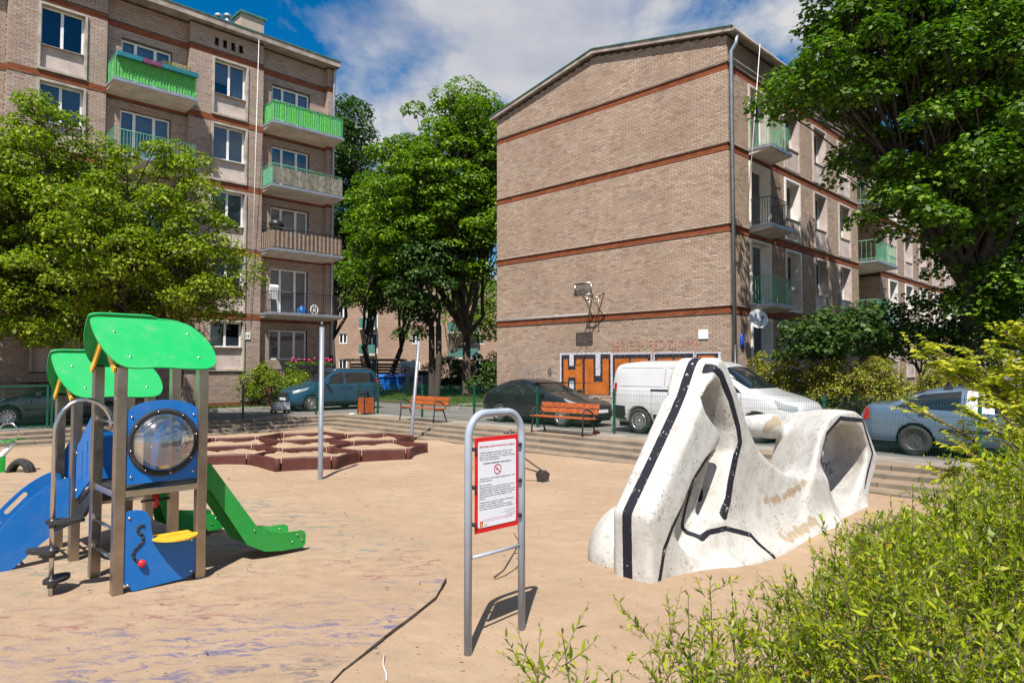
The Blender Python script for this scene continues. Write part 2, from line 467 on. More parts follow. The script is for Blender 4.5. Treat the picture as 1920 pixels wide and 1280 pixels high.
def rubber_mat():
    """rubber safety floor with blue, grey and red patches, mostly under blown sand"""
    t = NT('sanded_rubber_floor'); p = t.pos()
    mp = t.new('ShaderNodeMapping'); mp.inputs['Rotation'].default_value = (0, 0, math.radians(-28))
    mp.inputs['Scale'].default_value = (1.3, 3.0, 1.0); t.link(p, mp.inputs[0])
    st = t.noise(mp.outputs[0], 2.9, 7, 0.75, 0.8)
    big = t.noise(p, 0.7, 4)
    sand, h = sand_base(t, p)
    sx = t.new('ShaderNodeSeparateXYZ'); t.link(p, sx.inputs[0])
    wob = t.noise(p, 1.1, 3)
    band = t.math('ADD', t.math('ADD', t.math('MULTIPLY', sx.outputs[0], -0.10), t.math('MULTIPLY', sx.outputs[1], 0.17)), t.math('MULTIPLY', wob, 0.5))
    b2 = t.new('ShaderNodeMapRange'); b2.inputs[1].default_value = 0.6; b2.inputs[2].default_value = 2.2
    t.link(band, b2.inputs[0])
    paint = t.ramp(b2.outputs[0], [(0.0, (0.11, 0.105, 0.10)), (0.36, (0.11, 0.105, 0.11)), (0.42, (0.105, 0.10, 0.20)), (0.55, (0.11, 0.105, 0.20)),
                                   (0.60, (0.22, 0.09, 0.085)), (0.66, (0.22, 0.095, 0.09)), (0.74, (0.14, 0.18, 0.16)), (1.0, (0.13, 0.17, 0.155))])
    m = t.math('MULTIPLY', t.ramp(st, [(0.50, 0.0), (0.60, 0.9)]), t.ramp(big, [(0.38, 0.1), (0.58, 1.0)]))
    col = t.mix(m, sand, paint)
    return t.done(t.bsdf(col, 0.95, 0, 0.15, h, 0.6, 0.03))

def road_mat():
    t = NT('worn_asphalt'); p = t.pos()
    n = t.noise(p, 0.5, 6); f = t.noise(p, 70, 3)
    col = t.ramp(n, [(0.3, (0.14, 0.132, 0.122)), (0.7, (0.22, 0.21, 0.195))])
    col = t.mix(t.ramp(f, [(0.3, 0.4), (0.6, 0.0)]), col, (0.08, 0.078, 0.074))
    return t.done(t.bsdf(col, 0.9, 0, 0.3, f, 0.3, 0.01))

def step_mat():
    t = NT('step_concrete'); p = t.pos()
    n = t.noise(p, 1.6, 6, 0.65); f = t.noise(p, 60, 4); d = t.noise(p, 3.2, 4)
    col = t.ramp(n, [(0.3, (0.15, 0.125, 0.10)), (0.7, (0.26, 0.22, 0.175))])
    k = t.ramp(t.island(), [(0.0, 0.78), (1.0, 1.05)])
    col = t.mix(1.0, col, k, 'MULTIPLY')
    g = t.new('ShaderNodeNewGeometry'); s = t.new('ShaderNodeSeparateXYZ'); t.link(g.outputs['Normal'], s.inputs[0])
    up = t.math('MULTIPLY', t.ramp(s.outputs[2], [(0.6, 0.0), (0.9, 1.0)]), t.ramp(d, [(0.30, 0.15), (0.58, 0.85)]))
    col = t.mix(up, col, (0.30, 0.212, 0.138))
    col = t.mix(t.ramp(f, [(0.3, 0.3), (0.55, 0.0)]), col, (0.13, 0.11, 0.09))
    return t.done(t.bsdf(col, 0.92, 0, 0.2, f, 0.5, 0.012))

M['sand'] = sand_mat(); M['rubber_floor'] = rubber_mat(); M['road'] = road_mat(); M['step'] = step_mat()
M['paving'] = plain('pavement_concrete', (0.25, 0.225, 0.19), 0.9, var=0.16, scale=1.5, bump=0.2)
M['soil'] = plain('lawn_soil', (0.10, 0.075, 0.045), 0.95, var=0.3, scale=2.0, c2=(0.05, 0.075, 0.02))
M['kerb'] = plain('kerb_stone', (0.34, 0.32, 0.29), 0.9, var=0.18, scale=4, isl=0.25)

TERR_Z = 0.32; ROAD_Z = 0.30
EDGE_A = [14.0, 13.53, 13.06, 12.58]       # terrace edge and three step edges, right-hand flight
EDGE_B = [23.45, 22.98, 22.51, 22.03]      # the same of the back flight
STEP_Z = [0.32, 0.225, 0.13, 0.035]

# sand: uneven sheet, tens of metres wide
def sand_sheet():
    nx = 260
    a = np.concatenate([np.linspace(-60, -6, 28)[:-1], np.linspace(-6, 13.2, 200)])
    b = np.concatenate([np.linspace(-40, -2, 20)[:-1], np.linspace(-2, 22.7, 250)])
    A, B = np.meshgrid(a, b, indexing='ij')
    Z = np.zeros_like(A)
    r = np.random.default_rng(3)
    for k in range(60):
        f = r.uniform(0.5, 5.0); th = r.uniform(0, 2*PI); ph = r.uniform(0, 2*PI)
        Z += 0.008 / (f ** 0.9) * np.sin(f*(A*math.cos(th) + B*math.sin(th)) + ph)
    # a shallow ring of shovelled sand round the sandbox cells and the sculpture
    x = (A - B)*R2; y = (A + B)*R2
    V = np.stack([x, y, Z], -1).reshape(-1, 3)
    na, nb = len(a), len(b)
    idx = np.arange(na*nb).reshape(na, nb)
    F = np.stack([idx[:-1,:-1], idx[1:,:-1], idx[1:,1:], idx[:-1,1:]], -1).reshape(-1, 4)
    o = raw_mesh('sand_ground', V, F, M['sand'], smooth=True)
    tag(o, kind='structure'); return o
sand_sheet()

# rubber floor sheet under the play tower: rounded outline, laid on the sand
def rubber_sheet():
    pts = []
    # right-hand border runs from the camera to the slide and curves away (world xy)
    border = [(-1.36, 2.2), (-1.30, 3.4), (-1.26, 4.3), (-1.17, 4.85), (-1.0, 5.4), (-0.82, 5.95), (-0.70, 6.35), (-0.66, 6.9), (-0.78, 7.6), (-1.1, 8.4), (-1.7, 9.3), (-2.6, 10.2), (-3.9, 11.0),
              (-5.6, 11.8), (-7.6, 12.4), (-10.0, 12.6), (-14.0, 12.2), (-18.0, 11.0)]
    bm = bmesh.new()
    vs = [bm.verts.new((x, y, 0.029)) for x, y in border]
    vs += [bm.verts.new((x, y, 0.029)) for x, y in [(-18, 2.2)]]
    bm.faces.new(vs)
    me = bpy.data.meshes.new('rubber_floor'); bm.to_mesh(me); bm.free()
    o = link('rubber_floor_ground', me, M['rubber_floor']); tag(o, kind='structure')
    mb = MB()
    edge = border[:8]
    r = random.Random(4)
    for i in range(len(edge)-1):
        p0, p1 = Vector(edge[i]+(0,)), Vector(edge[i+1]+(0,))
        d = (p1-p0).normalized(); nrm = Vector((d.y, -d.x, 0))
        L = (p1-p0).length; k = max(1, int(L/0.24))
        for j in range(k):
            q0 = p0 + d*(L*j/k); q1 = p0 + d*(L*(j+1)/k)
            h = 0.031 + r.uniform(-0.008, 0.006); w = r.uniform(0.002, 0.008)
            mb.add([(*(q0)[:2], -0.03), (*(q1)[:2], -0.03), (*(q1+nrm*w)[:2], -0.03), (*(q0+nrm*w)[:2], -0.03),
                    (*(q0)[:2], h), (*(q1)[:2], h), (*(q1+nrm*w)[:2], h-0.012), (*(q0+nrm*w)[:2], h-0.012)],
                   [(4,5,6,7),(2,3,7,6),(0,1,5,4),(0,4,7,3),(1,2,6,5)])
    e = mb.build('rubber_edging', M['dark_bark'], o, off=(0,0,0)); e['kind'] = 'stuff'
rubber_sheet()

# steps: long concrete blocks, each one a piece
steps = bpy.data.objects.new('steps', None); COL.objects.link(steps); steps.rotation_euler = (0,0,G45); OFF['steps'] = (0,0,0)
tag(steps, kind='structure')
sr = random.Random(21)
for k in range(4):
    z1 = STEP_Z[k]; z0 = z1 - 0.24
    w = 0.60 if k == 0 else 0.50
    b = EDGE_B[k] + w
    y = b
    while y > -1.5:                                  # right-hand flight, along b
        L = 1.0 if k else 1.0
        mb = MB().bbox(EDGE_A[k], EDGE_A[k]+w-0.004, y-L+0.006, y-0.006, z0 + sr.uniform(-.004,.004), z1 + sr.uniform(-.007, .005), 0.012)
        mb.build('step_block', M['step'], steps); y -= L
    x = EDGE_A[k] - 0.004
    while x > -6:                                    # back flight, along a
        L = 1.0
        mb = MB().bbox(x-L+0.006, x-0.006, EDGE_B[k], EDGE_B[k]+w-0.004, z0 + sr.uniform(-.004,.004), z1 + sr.uniform(-.007, .005), 0.012)
        mb.build('step_block', M['step'], steps); x -= L

# terrace strip between top step and fence
mb = MB()
mb.box(EDGE_A[0]+0.598, 15.50, -3, 24.35, -0.1, 0.318)
mb.box(-8, EDGE_A[0]+0.596, EDGE_B[0]+0.598, 24.35, -0.1, 0.3178)
o = mb.build('terrace_pavement', M['paving'], None, off=(0,0,0)); o.rotation_euler = (0,0,G45); tag(o, kind='structure')

# road and yard beyond the fence: one sheet reaching the horizon
def lsheet(name, mat, z):
    P = [(15.49, -400), (900, -400), (900, 900), (-400, 900), (-400, 24.34), (15.49, 24.34)]
    bm = bmesh.new(); bm.faces.new([bm.verts.new((a, b, z)) for a, b in P]); bmesh.ops.triangulate(bm, faces=bm.faces)
    me = bpy.data.meshes.new(name); bm.to_mesh(me); bm.free()
    o = link(name, me, mat); o.rotation_euler = (0,0,G45); return tag(o, kind='structure')
lsheet('road', M['road'], ROAD_Z)
# far earth below everything
bm = bmesh.new(); bm.faces.new([bm.verts.new(p) for p in [(-1500,-1500,-0.45),(1500,-1500,-0.45),(1500,1500,-0.45),(-1500,1500,-0.45)]])
me = bpy.data.meshes.new('ground'); bm.to_mesh(me); bm.free(); tag(link('ground', me, M['soil']), kind='structure')

# lawns (grid rectangles) with kerbs
def lawn(name, a0, a1, b0, b1, z=0.40):
    m = MB(); m.box(a0, a1, b0, b1, 0.1, z)
    o = m.build(name, M['soil'], None, off=(0,0,0)); o.rotation_euler = (0,0,G45); return tag(o, kind='structure')
lawn('lawn', 19.72, 60, 10.0-13.0, 10.95, 0.40)
lawn('lawn', 19.72, 21.30, 10.96, 23.4, 0.42)
lawn('lawn', 21.0, 44.0, 24.6, 60.0, 0.41)
lawn('lawn', -8.0, 17.4, 28.85, 30.4, 0.43)
kerbs = bpy.data.objects.new('kerb', None); COL.objects.link(kerbs); kerbs.rotation_euler = (0,0,G45); OFF['kerb'] = (0,0,0); tag(kerbs, kind='structure')
y = 23.4
while y > -2:
    MB().bbox(19.56, 19.71, y-0.995, y-0.005, 0.05, 0.44, 0.012).build('kerb_stone', M['kerb'], kerbs); y -= 1.0
x = 17.4
while x > -4:
    MB().bbox(x-0.995, x-0.005, 28.69, 28.84, 0.05, 0.44, 0.012).build('kerb_stone', M['kerb'], kerbs); x -= 1.0
x = 21.0
while x < 40:
    MB().bbox(x+0.005, x+0.995, 24.44, 24.59, 0.05, 0.44, 0.012).build('kerb_stone', M['kerb'], kerbs); x += 1.0

# grass blades on the lawns in view
M['grass'] = leaf_mat('grass_blades', [(0, (0.03, 0.075, 0.010)), (0.6, (0.07, 0.15, 0.018)), (1, (0.15, 0.22, 0.035))], 0.25)
def grass(rects, n, h=0.10):
    r = np.random.default_rng(5)
    area = np.array([(a1-a0)*(b1-b0) for a0,a1,b0,b1,z in rects]); pick = r.choice(len(rects), n, p=area/area.sum())
    R = np.array(rects)[pick]
    a = R[:,0] + r.random(n)*(R[:,1]-R[:,0]); b = R[:,2] + r.random(n)*(R[:,3]-R[:,2])
    base = np.stack([(a-b)*R2, (a+b)*R2, R[:,4]], -1)
    th = r.random(n)*2*PI; d = np.stack([np.cos(th), np.sin(th), np.zeros(n)], -1)
    hh = h*(0.5 + r.random(n)); lean = np.stack([r.normal(0,.4,n), r.normal(0,.4,n), np.ones(n)], -1)*hh[:,None]
    V = np.stack([base-d*0.012, base+d*0.012, base+lean], 1).reshape(-1,3)
    o = raw_quads('grass', V, M['grass'], nper=3)
    tag(o, 'short green grass on the verges beside the brick buildings', 'grass', kind='stuff')
grass([(19.75,21.28,10.98,23.3,0.42),(21.1,36,24.7,44,0.41),(5,17.3,28.9,30.1,0.43)], 60000)
# ------------------------------------------------------------------ buildings
BL, BH, JT = 0.262, 0.0775, 0.014      # brick length, course height, joint

def wall_with_holes(mb, x0, x1, z0, z1, holes, place):
    """flat wall split round rectangular openings; place(x,z) -> 3D point"""
    xs = sorted({x0, x1, *[min(max(h[0], x0), x1) for h in holes], *[min(max(h[1], x0), x1) for h in holes]})
    zs = sorted({z0, z1, *[min(max(h[2], z0), z1) for h in holes], *[min(max(h[3], z0), z1) for h in holes]})
    for i in range(len(xs)-1):
        for j in range(len(zs)-1):
            cx, cz = (xs[i]+xs[i+1])/2, (zs[j]+zs[j+1])/2
            if any(h[0] < cx < h[1] and h[2] < cz < h[3] for h in holes): continue
            mb.quad(place(xs[i], zs[j]), place(xs[i+1], zs[j]), place(xs[i+1], zs[j+1]), place(xs[i], zs[j+1]))

def brick_cells(x0, x1, z0, z1, holes, zmax=None, corner=0.0):
    """rectangles (xa, xb, za, zb) of every brick of a wall face in running bond"""
    out = []
    k = 0; z = z0
    while z + BH <= z1 + 1e-6:
        row0 = z; zb = z + BH - JT
        off = (k % 2) * BL/2 + (0.03 if k % 3 == 0 else 0)
        x = x0 - off
        blocks = []
        rowholes = [(h[0], h[1]) for h in holes if h[2] < zb - 0.01 and h[3] > row0 + 0.01]
        while x < x1:
            a, b = max(x, x0), min(x + BL - JT, x1)
            segs = [(a, b)]
            for h0, h1 in rowholes:
                ns = []
                for s0, s1 in segs:
                    if h1 <= s0 or h0 >= s1: ns.append((s0, s1)); continue
                    if h0 > s0: ns.append((s0, h0 - 0.003))
                    if h1 < s1: ns.append((h1 + 0.003, s1))
                segs = ns
            for s0, s1 in segs:
                if s1 - s0 > 0.03 and (zmax is None or (zmax(s0) >= zb and zmax(s1) >= zb)):
                    out.append((s0, s1, row0, zb))
            x += BL
        z += BH; k += 1
    return out

def bricks_mesh(name, cells, face, out_n, mat, parent, proud=0.006, singles=0, key=None):
    """cells -> one joined brickwork part; the `singles` cells that show largest become parts of their own.
    face(x,z) gives the 3D local point on the wall, out_n the outward normal (local)"""
    r = np.random.default_rng(len(cells))
    cells = np.array(cells)
    if singles:
        order = np.argsort([key(c) for c in cells]); sel, rest = cells[order[:singles]], cells[order[singles:]]
    else: sel, rest = cells[:0], cells
    n3 = np.array(out_n, float)
    def corners(C, pr):
        P = np.array([[face(c[0], c[2]), face(c[1], c[2]), face(c[1], c[3]), face(c[0], c[3])] for c in C], float)
        return P, P + n3[None,None,:]*pr[:,None,None]
    def quads(P, Q):
        sides = [Q[:, [0,1,2,3]]]
        for i in range(4):
            j = (i+1) % 4
            sides.append(np.stack([P[:,i], P[:,j], Q[:,j], Q[:,i]], 1))
        return sides
    pr = proud + r.normal(0, 0.0008, len(rest))
    P, Q = corners(rest, pr)
    # shared-vertex boxes (so that every brick is one island)
    n = len(rest)
    V = np.concatenate([P, Q], 1).reshape(-1, 3)
    base = (np.arange(n)*8)[:,None,None]
    fl = np.array([[4,5,6,7],[0,1,5,4],[1,2,6,5],[2,3,7,6],[3,0,4,7]])[None]
    F = (base + fl).reshape(-1, 4)
    o = raw_mesh(name, V, F, mat, parent); o['kind'] = 'stuff'
    # single bricks: one shared mesh per width
    cache = {}
    for c in sel:
        w = round(float(c[1]-c[0]), 3)
        if w not in cache:
            p0 = np.array(face(0, 0), float); px = np.array(face(w, 0), float) - p0; pz = np.array(face(0, BH-JT), float) - p0
            v = [np.zeros(3), px, px+pz, pz]; v = v + [q + n3*proud for q in v]
            me = bpy.data.meshes.new('brick'); me.from_pydata([tuple(q) for q in v], [], [tuple(f) for f in fl[0]]); me.update()
            me.materials.append(mat); cache[w] = me
        b = link('brick', cache[w], mat, parent); b.location = face(c[0], c[2])

def window_unit(parent, x0, x1, z0, z1, y, cols, into=1.0, depth=0.07, inside='curtain', fw=0.065, name='window', xa='x', tilt=None, sgn=1):
    """white frame with panes; the wall plane runs along local x (xa='x') or local y, `into` is the sign towards the inside"""
    def B(mb, xa0, xa1, d0, d1, za, zb):
        if xa == 'x': mb.box(xa0, xa1, y + into*d0, y + into*d1, za, zb)
        else: mb.box(y + into*d0, y + into*d1, xa0, xa1, za, zb)
    fr = MB()
    B(fr, x0, x1, 0, depth, z0, z0+fw); B(fr, x0, x1, 0, depth, z1-fw, z1)
    B(fr, x0, x0+fw, 0, depth, z0+fw, z1-fw); B(fr, x1-fw, x1, 0, depth, z0+fw, z1-fw)
    n = len(cols); tot = sum(cols); xs = [x0]
    for c in cols: xs.append(xs[-1] + (x1-x0)*c/tot)
    for x in xs[1:-1]: B(fr, x-fw*0.75, x+fw*0.75, 0.002, depth-0.002, z0+fw, z1-fw)
    f = fr.build(name, M['white_frame'], parent, off=(0,0,0))
    for i in range(n):
        pm = MB()
        l = xs[i] + (fw if i == 0 else fw*0.75); r_ = xs[i+1] - (fw if i == n-1 else fw*0.75)
        B(pm, l, r_, depth*0.45, depth*0.45+0.006, z0+fw, z1-fw)
        pm.build('pane', M['glass'], f, off=(0,0,0))
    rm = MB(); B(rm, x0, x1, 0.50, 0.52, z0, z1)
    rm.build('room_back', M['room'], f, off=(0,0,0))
    kinds = inside if isinstance(inside, (list, tuple)) else [inside]*n
    for i in range(n):
        k = kinds[i % len(kinds)]
        if k is None: continue
        l, r_ = xs[i], xs[i+1]
        if k in ('curtain', 'half', 'low'):
            za, zb = z0+fw, z1-fw
            if k == 'half': za = z0 + (z1-z0)*0.38
            if k == 'low': zb = z0 + (z1-z0)*0.42
            m = 22; pts = []
            for j in range(m+1):
                xx = l + (r_-l)*j/m; dd = 0.15 + 0.022*math.sin(j*2.3+i) + 0.010*math.sin(j*1.1)
                for zz in (za, zb): pts.append((xx, y+into*dd, zz) if xa == 'x' else (y+into*dd, xx, zz))
            cm = MB().add(pts, [(2*j, 2*j+2, 2*j+3, 2*j+1) for j in range(m)], True)
            cm.build('curtain', M['curtain'], f, off=(0,0,0))
        elif k in ('blind', 'blue'):
            sm = MB(); zz = z1 - fw
            while zz > z0 + fw + 0.03:
                B(sm, l+0.02, r_-0.02, 0.10, 0.112, zz-0.062, zz-0.004); zz -= 0.068
            sm.build('blind', M['blue_blind' if k == 'blue' else 'blind'], f, off=(0,0,0))
    return f

# ---------------------------------------------------------------- left building
LB_A, LB_B = 17.58, 30.2
ST = 2.90
LBAND = [4.54 + ST*k for k in range(5)]            # tops of the red courses
lb = thing('apartment_building', 'pale brick apartment block with green balconies and red brick courses, tree before it', 'building', LB_A, LB_B, 0.0)
OFF[lb.name] = (0, 0, 0)
XL = -19.0                                          # far left end (local x)
PROJ = 0.30                                         # how far the window bays stand out
TOPZ = 17.15
recess = [(-3.68, 0.0), (-10.12, -6.96), (-16.6, -13.3)]
proj = [(-6.96, -3.68), (-13.3, -10.12), (XL, -16.6)]
FIN = 0.36                                          # end fin beside the pipe
wall_m, cells_out, cells_in, cells_side, red_out, red_in = MB(), [], [], [], [], []
def bays_windows(x0, x1):
    """opening of the triple balcony window of a recess"""
    c = (x0 + x1)/2 - 0.30 if x1 == 0 else (x0+x1)/2 - 0.02
    return c - 0.97, c + 0.97
def in_band(z0, z1):
    return any(z0 < bt and z1 > bt-0.235 for bt in LBAND)
def split_band(cells):
    return [c for c in cells if not in_band(c[2], c[3])]
# recess walls (local y = 0 is the window bay plane; the recess lies PROJ behind)
lb_open = []
for (x0, x1) in recess:
    xe = x1 - (FIN if x1 == 0 else 0)
    wx0, wx1 = bays_windows(x0, x1)
    holes = []
    for k in range(5):
        z0 = LBAND[k] - ST + 0.12 + (0.75 if k == 0 else 0); zt = LBAND[k] - 0.62
        holes.append((wx0, wx1, z0, zt))
    lb_open.append((x0, x1, wx0, wx1, holes))
    wall_with_holes(wall_m, x0, xe, 0.3, TOPZ, holes, lambda x, z: (x, PROJ, z))
    cells_in += split_band(brick_cells(x0, xe, 0.62, TOPZ-0.05, holes))
    for h in holes:                                 # reveals
        for xx in (h[0], h[1]): wall_m.quad((xx, PROJ, h[2]), (xx, PROJ+0.3, h[2]), (xx, PROJ+0.3, h[3]), (xx, PROJ, h[3]))
        wall_m.quad((h[0], PROJ, h[3]), (h[1], PROJ, h[3]), (h[1], PROJ+0.3, h[3]), (h[0], PROJ+0.3, h[3]))
        wall_m.quad((h[0], PROJ, h[2]), (h[1], PROJ, h[2]), (h[1], PROJ+0.3, h[2]), (h[0], PROJ+0.3, h[2]))
    for s in (x0, xe):                              # cheeks of the recess
        wall_m.quad((s, 0, 0.3), (s, PROJ, 0.3), (s, PROJ, TOPZ), (s, 0, TOPZ))
wall_m.quad((-FIN, 0, 0.3), (0, 0, 0.3), (0, 0, TOPZ), (-FIN, 0, TOPZ))
wall_m.quad((0, 0, 0.3), (0, 11.5, 0.3), (0, 11.5, TOPZ), (0, 0, TOPZ))
wall_m.quad((XL, 0, 0.3), (XL, 11.5, 0.3), (XL, 11.5, TOPZ), (XL, 0, TOPZ))
wall_m.quad((XL, 11.5, 0.3), (0, 11.5, 0.3), (0, 11.5, TOPZ), (XL, 11.5, TOPZ))
fin_cells = split_band(brick_cells(-FIN, 0, 0.62, TOPZ-0.05, []))
cheek_cells = split_band(brick_cells(0, PROJ, 0.62, TOPZ-0.05, []))
bay_win = {}
for (x0, x1) in proj:
    holes = []
    c = (x0+x1)/2 + 0.10
    w0, w1 = c - 0.80, c + 0.80
    for k in range(5):
        zb = LBAND[k] - ST + 0.03; zt = LBAND[k] - 0.30
        if k == 0: zb = LBAND[0] - ST + 0.35
        holes.append((w0, w1, zb, zt))
    bay_win[(x0, x1)] = holes
    vents = []
    if x0 > -8:
        for q in range(4):
            cx = c - 0.62 + q*0.36
            vents.append((cx-0.085, cx+0.085, LBAND[4]+0.25, LBAND[4]+0.55))
    hv = holes + vents
    wall_with_holes(wall_m, x0, x1, 0.3, TOPZ, hv, lambda x, z: (x, 0.0, z))
    cells_out += split_band(brick_cells(x0, x1, 0.62, TOPZ-0.05, hv))
    for h in vents:
        for xx in (h[0], h[1]): wall_m.quad((xx, 0, h[2]), (xx, 0.3, h[2]), (xx, 0.3, h[3]), (xx, 0, h[3]))
        wall_m.quad((h[0], 0.3, h[2]), (h[1], 0.3, h[2]), (h[1], 0.3, h[3]), (h[0], 0.3, h[3]))
wall_m.build('wall', M['mortar_l'], lb, off=(0,0,0))
bricks_mesh('brickwork', cells_out, lambda x, z: (x, 0.0, z), (0,-1,0), M['brick_l'], lb, singles=300, key=lambda c: abs(c[0]+12.2)*0.5 + abs(c[2]-14.2))
bricks_mesh('brickwork', cells_in, lambda x, z: (x, PROJ, z), (0,-1,0), M['brick_l'], lb)
bricks_mesh('brickwork', fin_cells, lambda x, z: (x, 0.0, z), (0,-1,0), M['brick_l'], lb)
for (x0, x1) in proj[:2]:
    bricks_mesh('brickwork', cheek_cells, lambda y, z, x0=x0: (x0, y, z), (-1,0,0), M['brick_l'], lb)
bricks_mesh('brickwork', cheek_cells, lambda y, z: (-FIN, y, z), (-1,0,0), M['brick_l'], lb)
# red courses: three rows of bricks set back under a shadow gap
for nm, spans, yy in (('red_course', [p for p in proj] + [(-FIN, 0.0)], 0.0), ('red_course', [(r[0], r[1] - (FIN if r[1] == 0 else 0)) for r in recess], PROJ)):
    rc = []
    for bt in LBAND:
        for (x0, x1) in spans:
            hs = []
            if yy == 0.0 and (x0, x1) in bay_win: hs = bay_win[(x0, x1)]
            rc += brick_cells(x0, x1, bt-0.2325, bt, hs)
    bricks_mesh(nm, rc, lambda x, z, yy=yy: (x, yy, z), (0,-1,0), M['red_brick'], lb, proud=0.006)
rc = []
for bt in LBAND: rc += brick_cells(0, PROJ, bt-0.2325, bt, [])
for xx in (proj[0][0], proj[1][0], -FIN):
    bricks_mesh('red_course', rc, lambda y, z, xx=xx: (xx, y, z), (-1,0,0), M['red_brick'], lb, proud=0.006)
# window bays: concrete surround, window above, rendered panel below
ins = [['low','low'], ['half','curtain'], ['blind','blind'], ['blind','blind'], ['half','curtain']]
for bi, ((x0, x1), holes) in enumerate(bay_win.items()):
    for k, h in enumerate(holes):
        zs = h[2] + (0.98 if k else 1.05)
        s = MB(); t = 0.085; out = -0.075
        s.box(h[0], h[0]+t, out, 0.28, h[2], h[3]); s.box(h[1]-t, h[1], out, 0.28, h[2], h[3])
        s.box(h[0]+t, h[1]-t, out, 0.28, h[3]-t, h[3]); s.box(h[0]+t, h[1]-t, out, 0.28, h[2], h[2]+t)
        s.build('window_surround', M['concrete'], lb, off=(0,0,0))
        p = MB(); p.box(h[0]+t, h[1]-t, 0.085, 0.25, h[2]+t, zs-0.002); p.build('panel_below_window', M['render'], lb, off=(0,0,0))
        w = window_unit(lb, h[0]+t+0.002, h[1]-t-0.002, zs, h[3]-t-0.001, 0.16, [1, 1], inside=[None, None] if (bi == 1 and k == 4) else ins[k])
        sl = MB(); sl.obox(((h[0]+h[1])/2, 0.055, zs+0.004), ((h[1]-h[0])/2-t-0.01, 0, 0), (0, 0.10, 0.018), (0, 0, 0.010))
        sl.build('sill', M['white_frame'] if k in (1, 3) else M['fascia'], w, off=(0,0,0))
# balcony windows
inr = [['blind','blind','blind'], ['curtain','curtain','blind'], ['curtain','half','curtain'], ['blue','blue','blue'], ['curtain','curtain','curtain']]
for bi, (x0, x1, wx0, wx1, holes) in enumerate(lb_open):
    for k, h in enumerate(holes):
        window_unit(lb, h[0]+0.012, h[1]-0.012, h[2]+0.002, h[3]-0.002, PROJ+0.13, [0.8, 1.1, 0.9], inside=inr[k] if bi == 0 else ['curtain', 'curtain', 'half'], fw=0.075)
# roof: deep eaves slab with green metal edge
rf = MB(); rf.box(XL-0.3, 0.02, -0.42, 12.0, TOPZ, TOPZ+0.10)
roof = rf.build('roof', M['fascia'], lb, off=(0,0,0))
e = MB(); e.box(XL-0.3, 0.02, -0.46, -0.422, TOPZ-0.07, TOPZ+0.20); e.box(0.022, 0.06, -0.46, 12.0, TOPZ-0.07, TOPZ+0.20)
e.build('fascia_board', M['fascia'], roof, off=(0,0,0))
e = MB(); e.add([(XL-0.3,-0.50,TOPZ+0.20),(0.10,-0.50,TOPZ+0.20),(0.10,5.5,TOPZ+0.85),(XL-0.3,5.5,TOPZ+0.85),(0.10,12,TOPZ+0.2),(XL-0.3,12,TOPZ+0.2),
           (XL-0.3,-0.50,TOPZ+0.24),(0.10,-0.50,TOPZ+0.24),(0.10,5.5,TOPZ+0.89),(XL-0.3,5.5,TOPZ+0.89),(0.10,12,TOPZ+0.24),(XL-0.3,12,TOPZ+0.24)],
          [(6,7,8,9),(9,8,10,11),(0,1,7,6),(1,2,8,7),(2,4,10,8),(0,1,2,3),(3,2,4,5)])
e.build('roof_sheet', M['roof_green'], roof, off=(0,0,0))
# chimney block with two flues
cm = MB(); cm.box(-4.25, -3.15, 1.2, 2.2, TOPZ+0.2, TOPZ+1.75); ch = cm.build('chimney', M['brick_l'], roof, off=(0,0,0))
cm = MB(); cm.box(-4.35, -3.05, 1.1, 2.3, TOPZ+1.752, TOPZ+1.84); cm.build('chimney_cap', M['roof_green'], roof, off=(0,0,0))
for q in range(2):
    cm = MB(); cm.cyl((-4.75-q*0.42, 1.6, TOPZ+0.3), (-4.75-q*0.42, 1.6, TOPZ+1.45-q*0.15), 0.11); cm.cyl((-4.75-q*0.42, 1.6, TOPZ+1.47-q*0.15), (-4.75-q*0.42, 1.6, TOPZ+1.60-q*0.15), 0.17)
    cm.build('flue', M['zinc'], roof, off=(0,0,0))
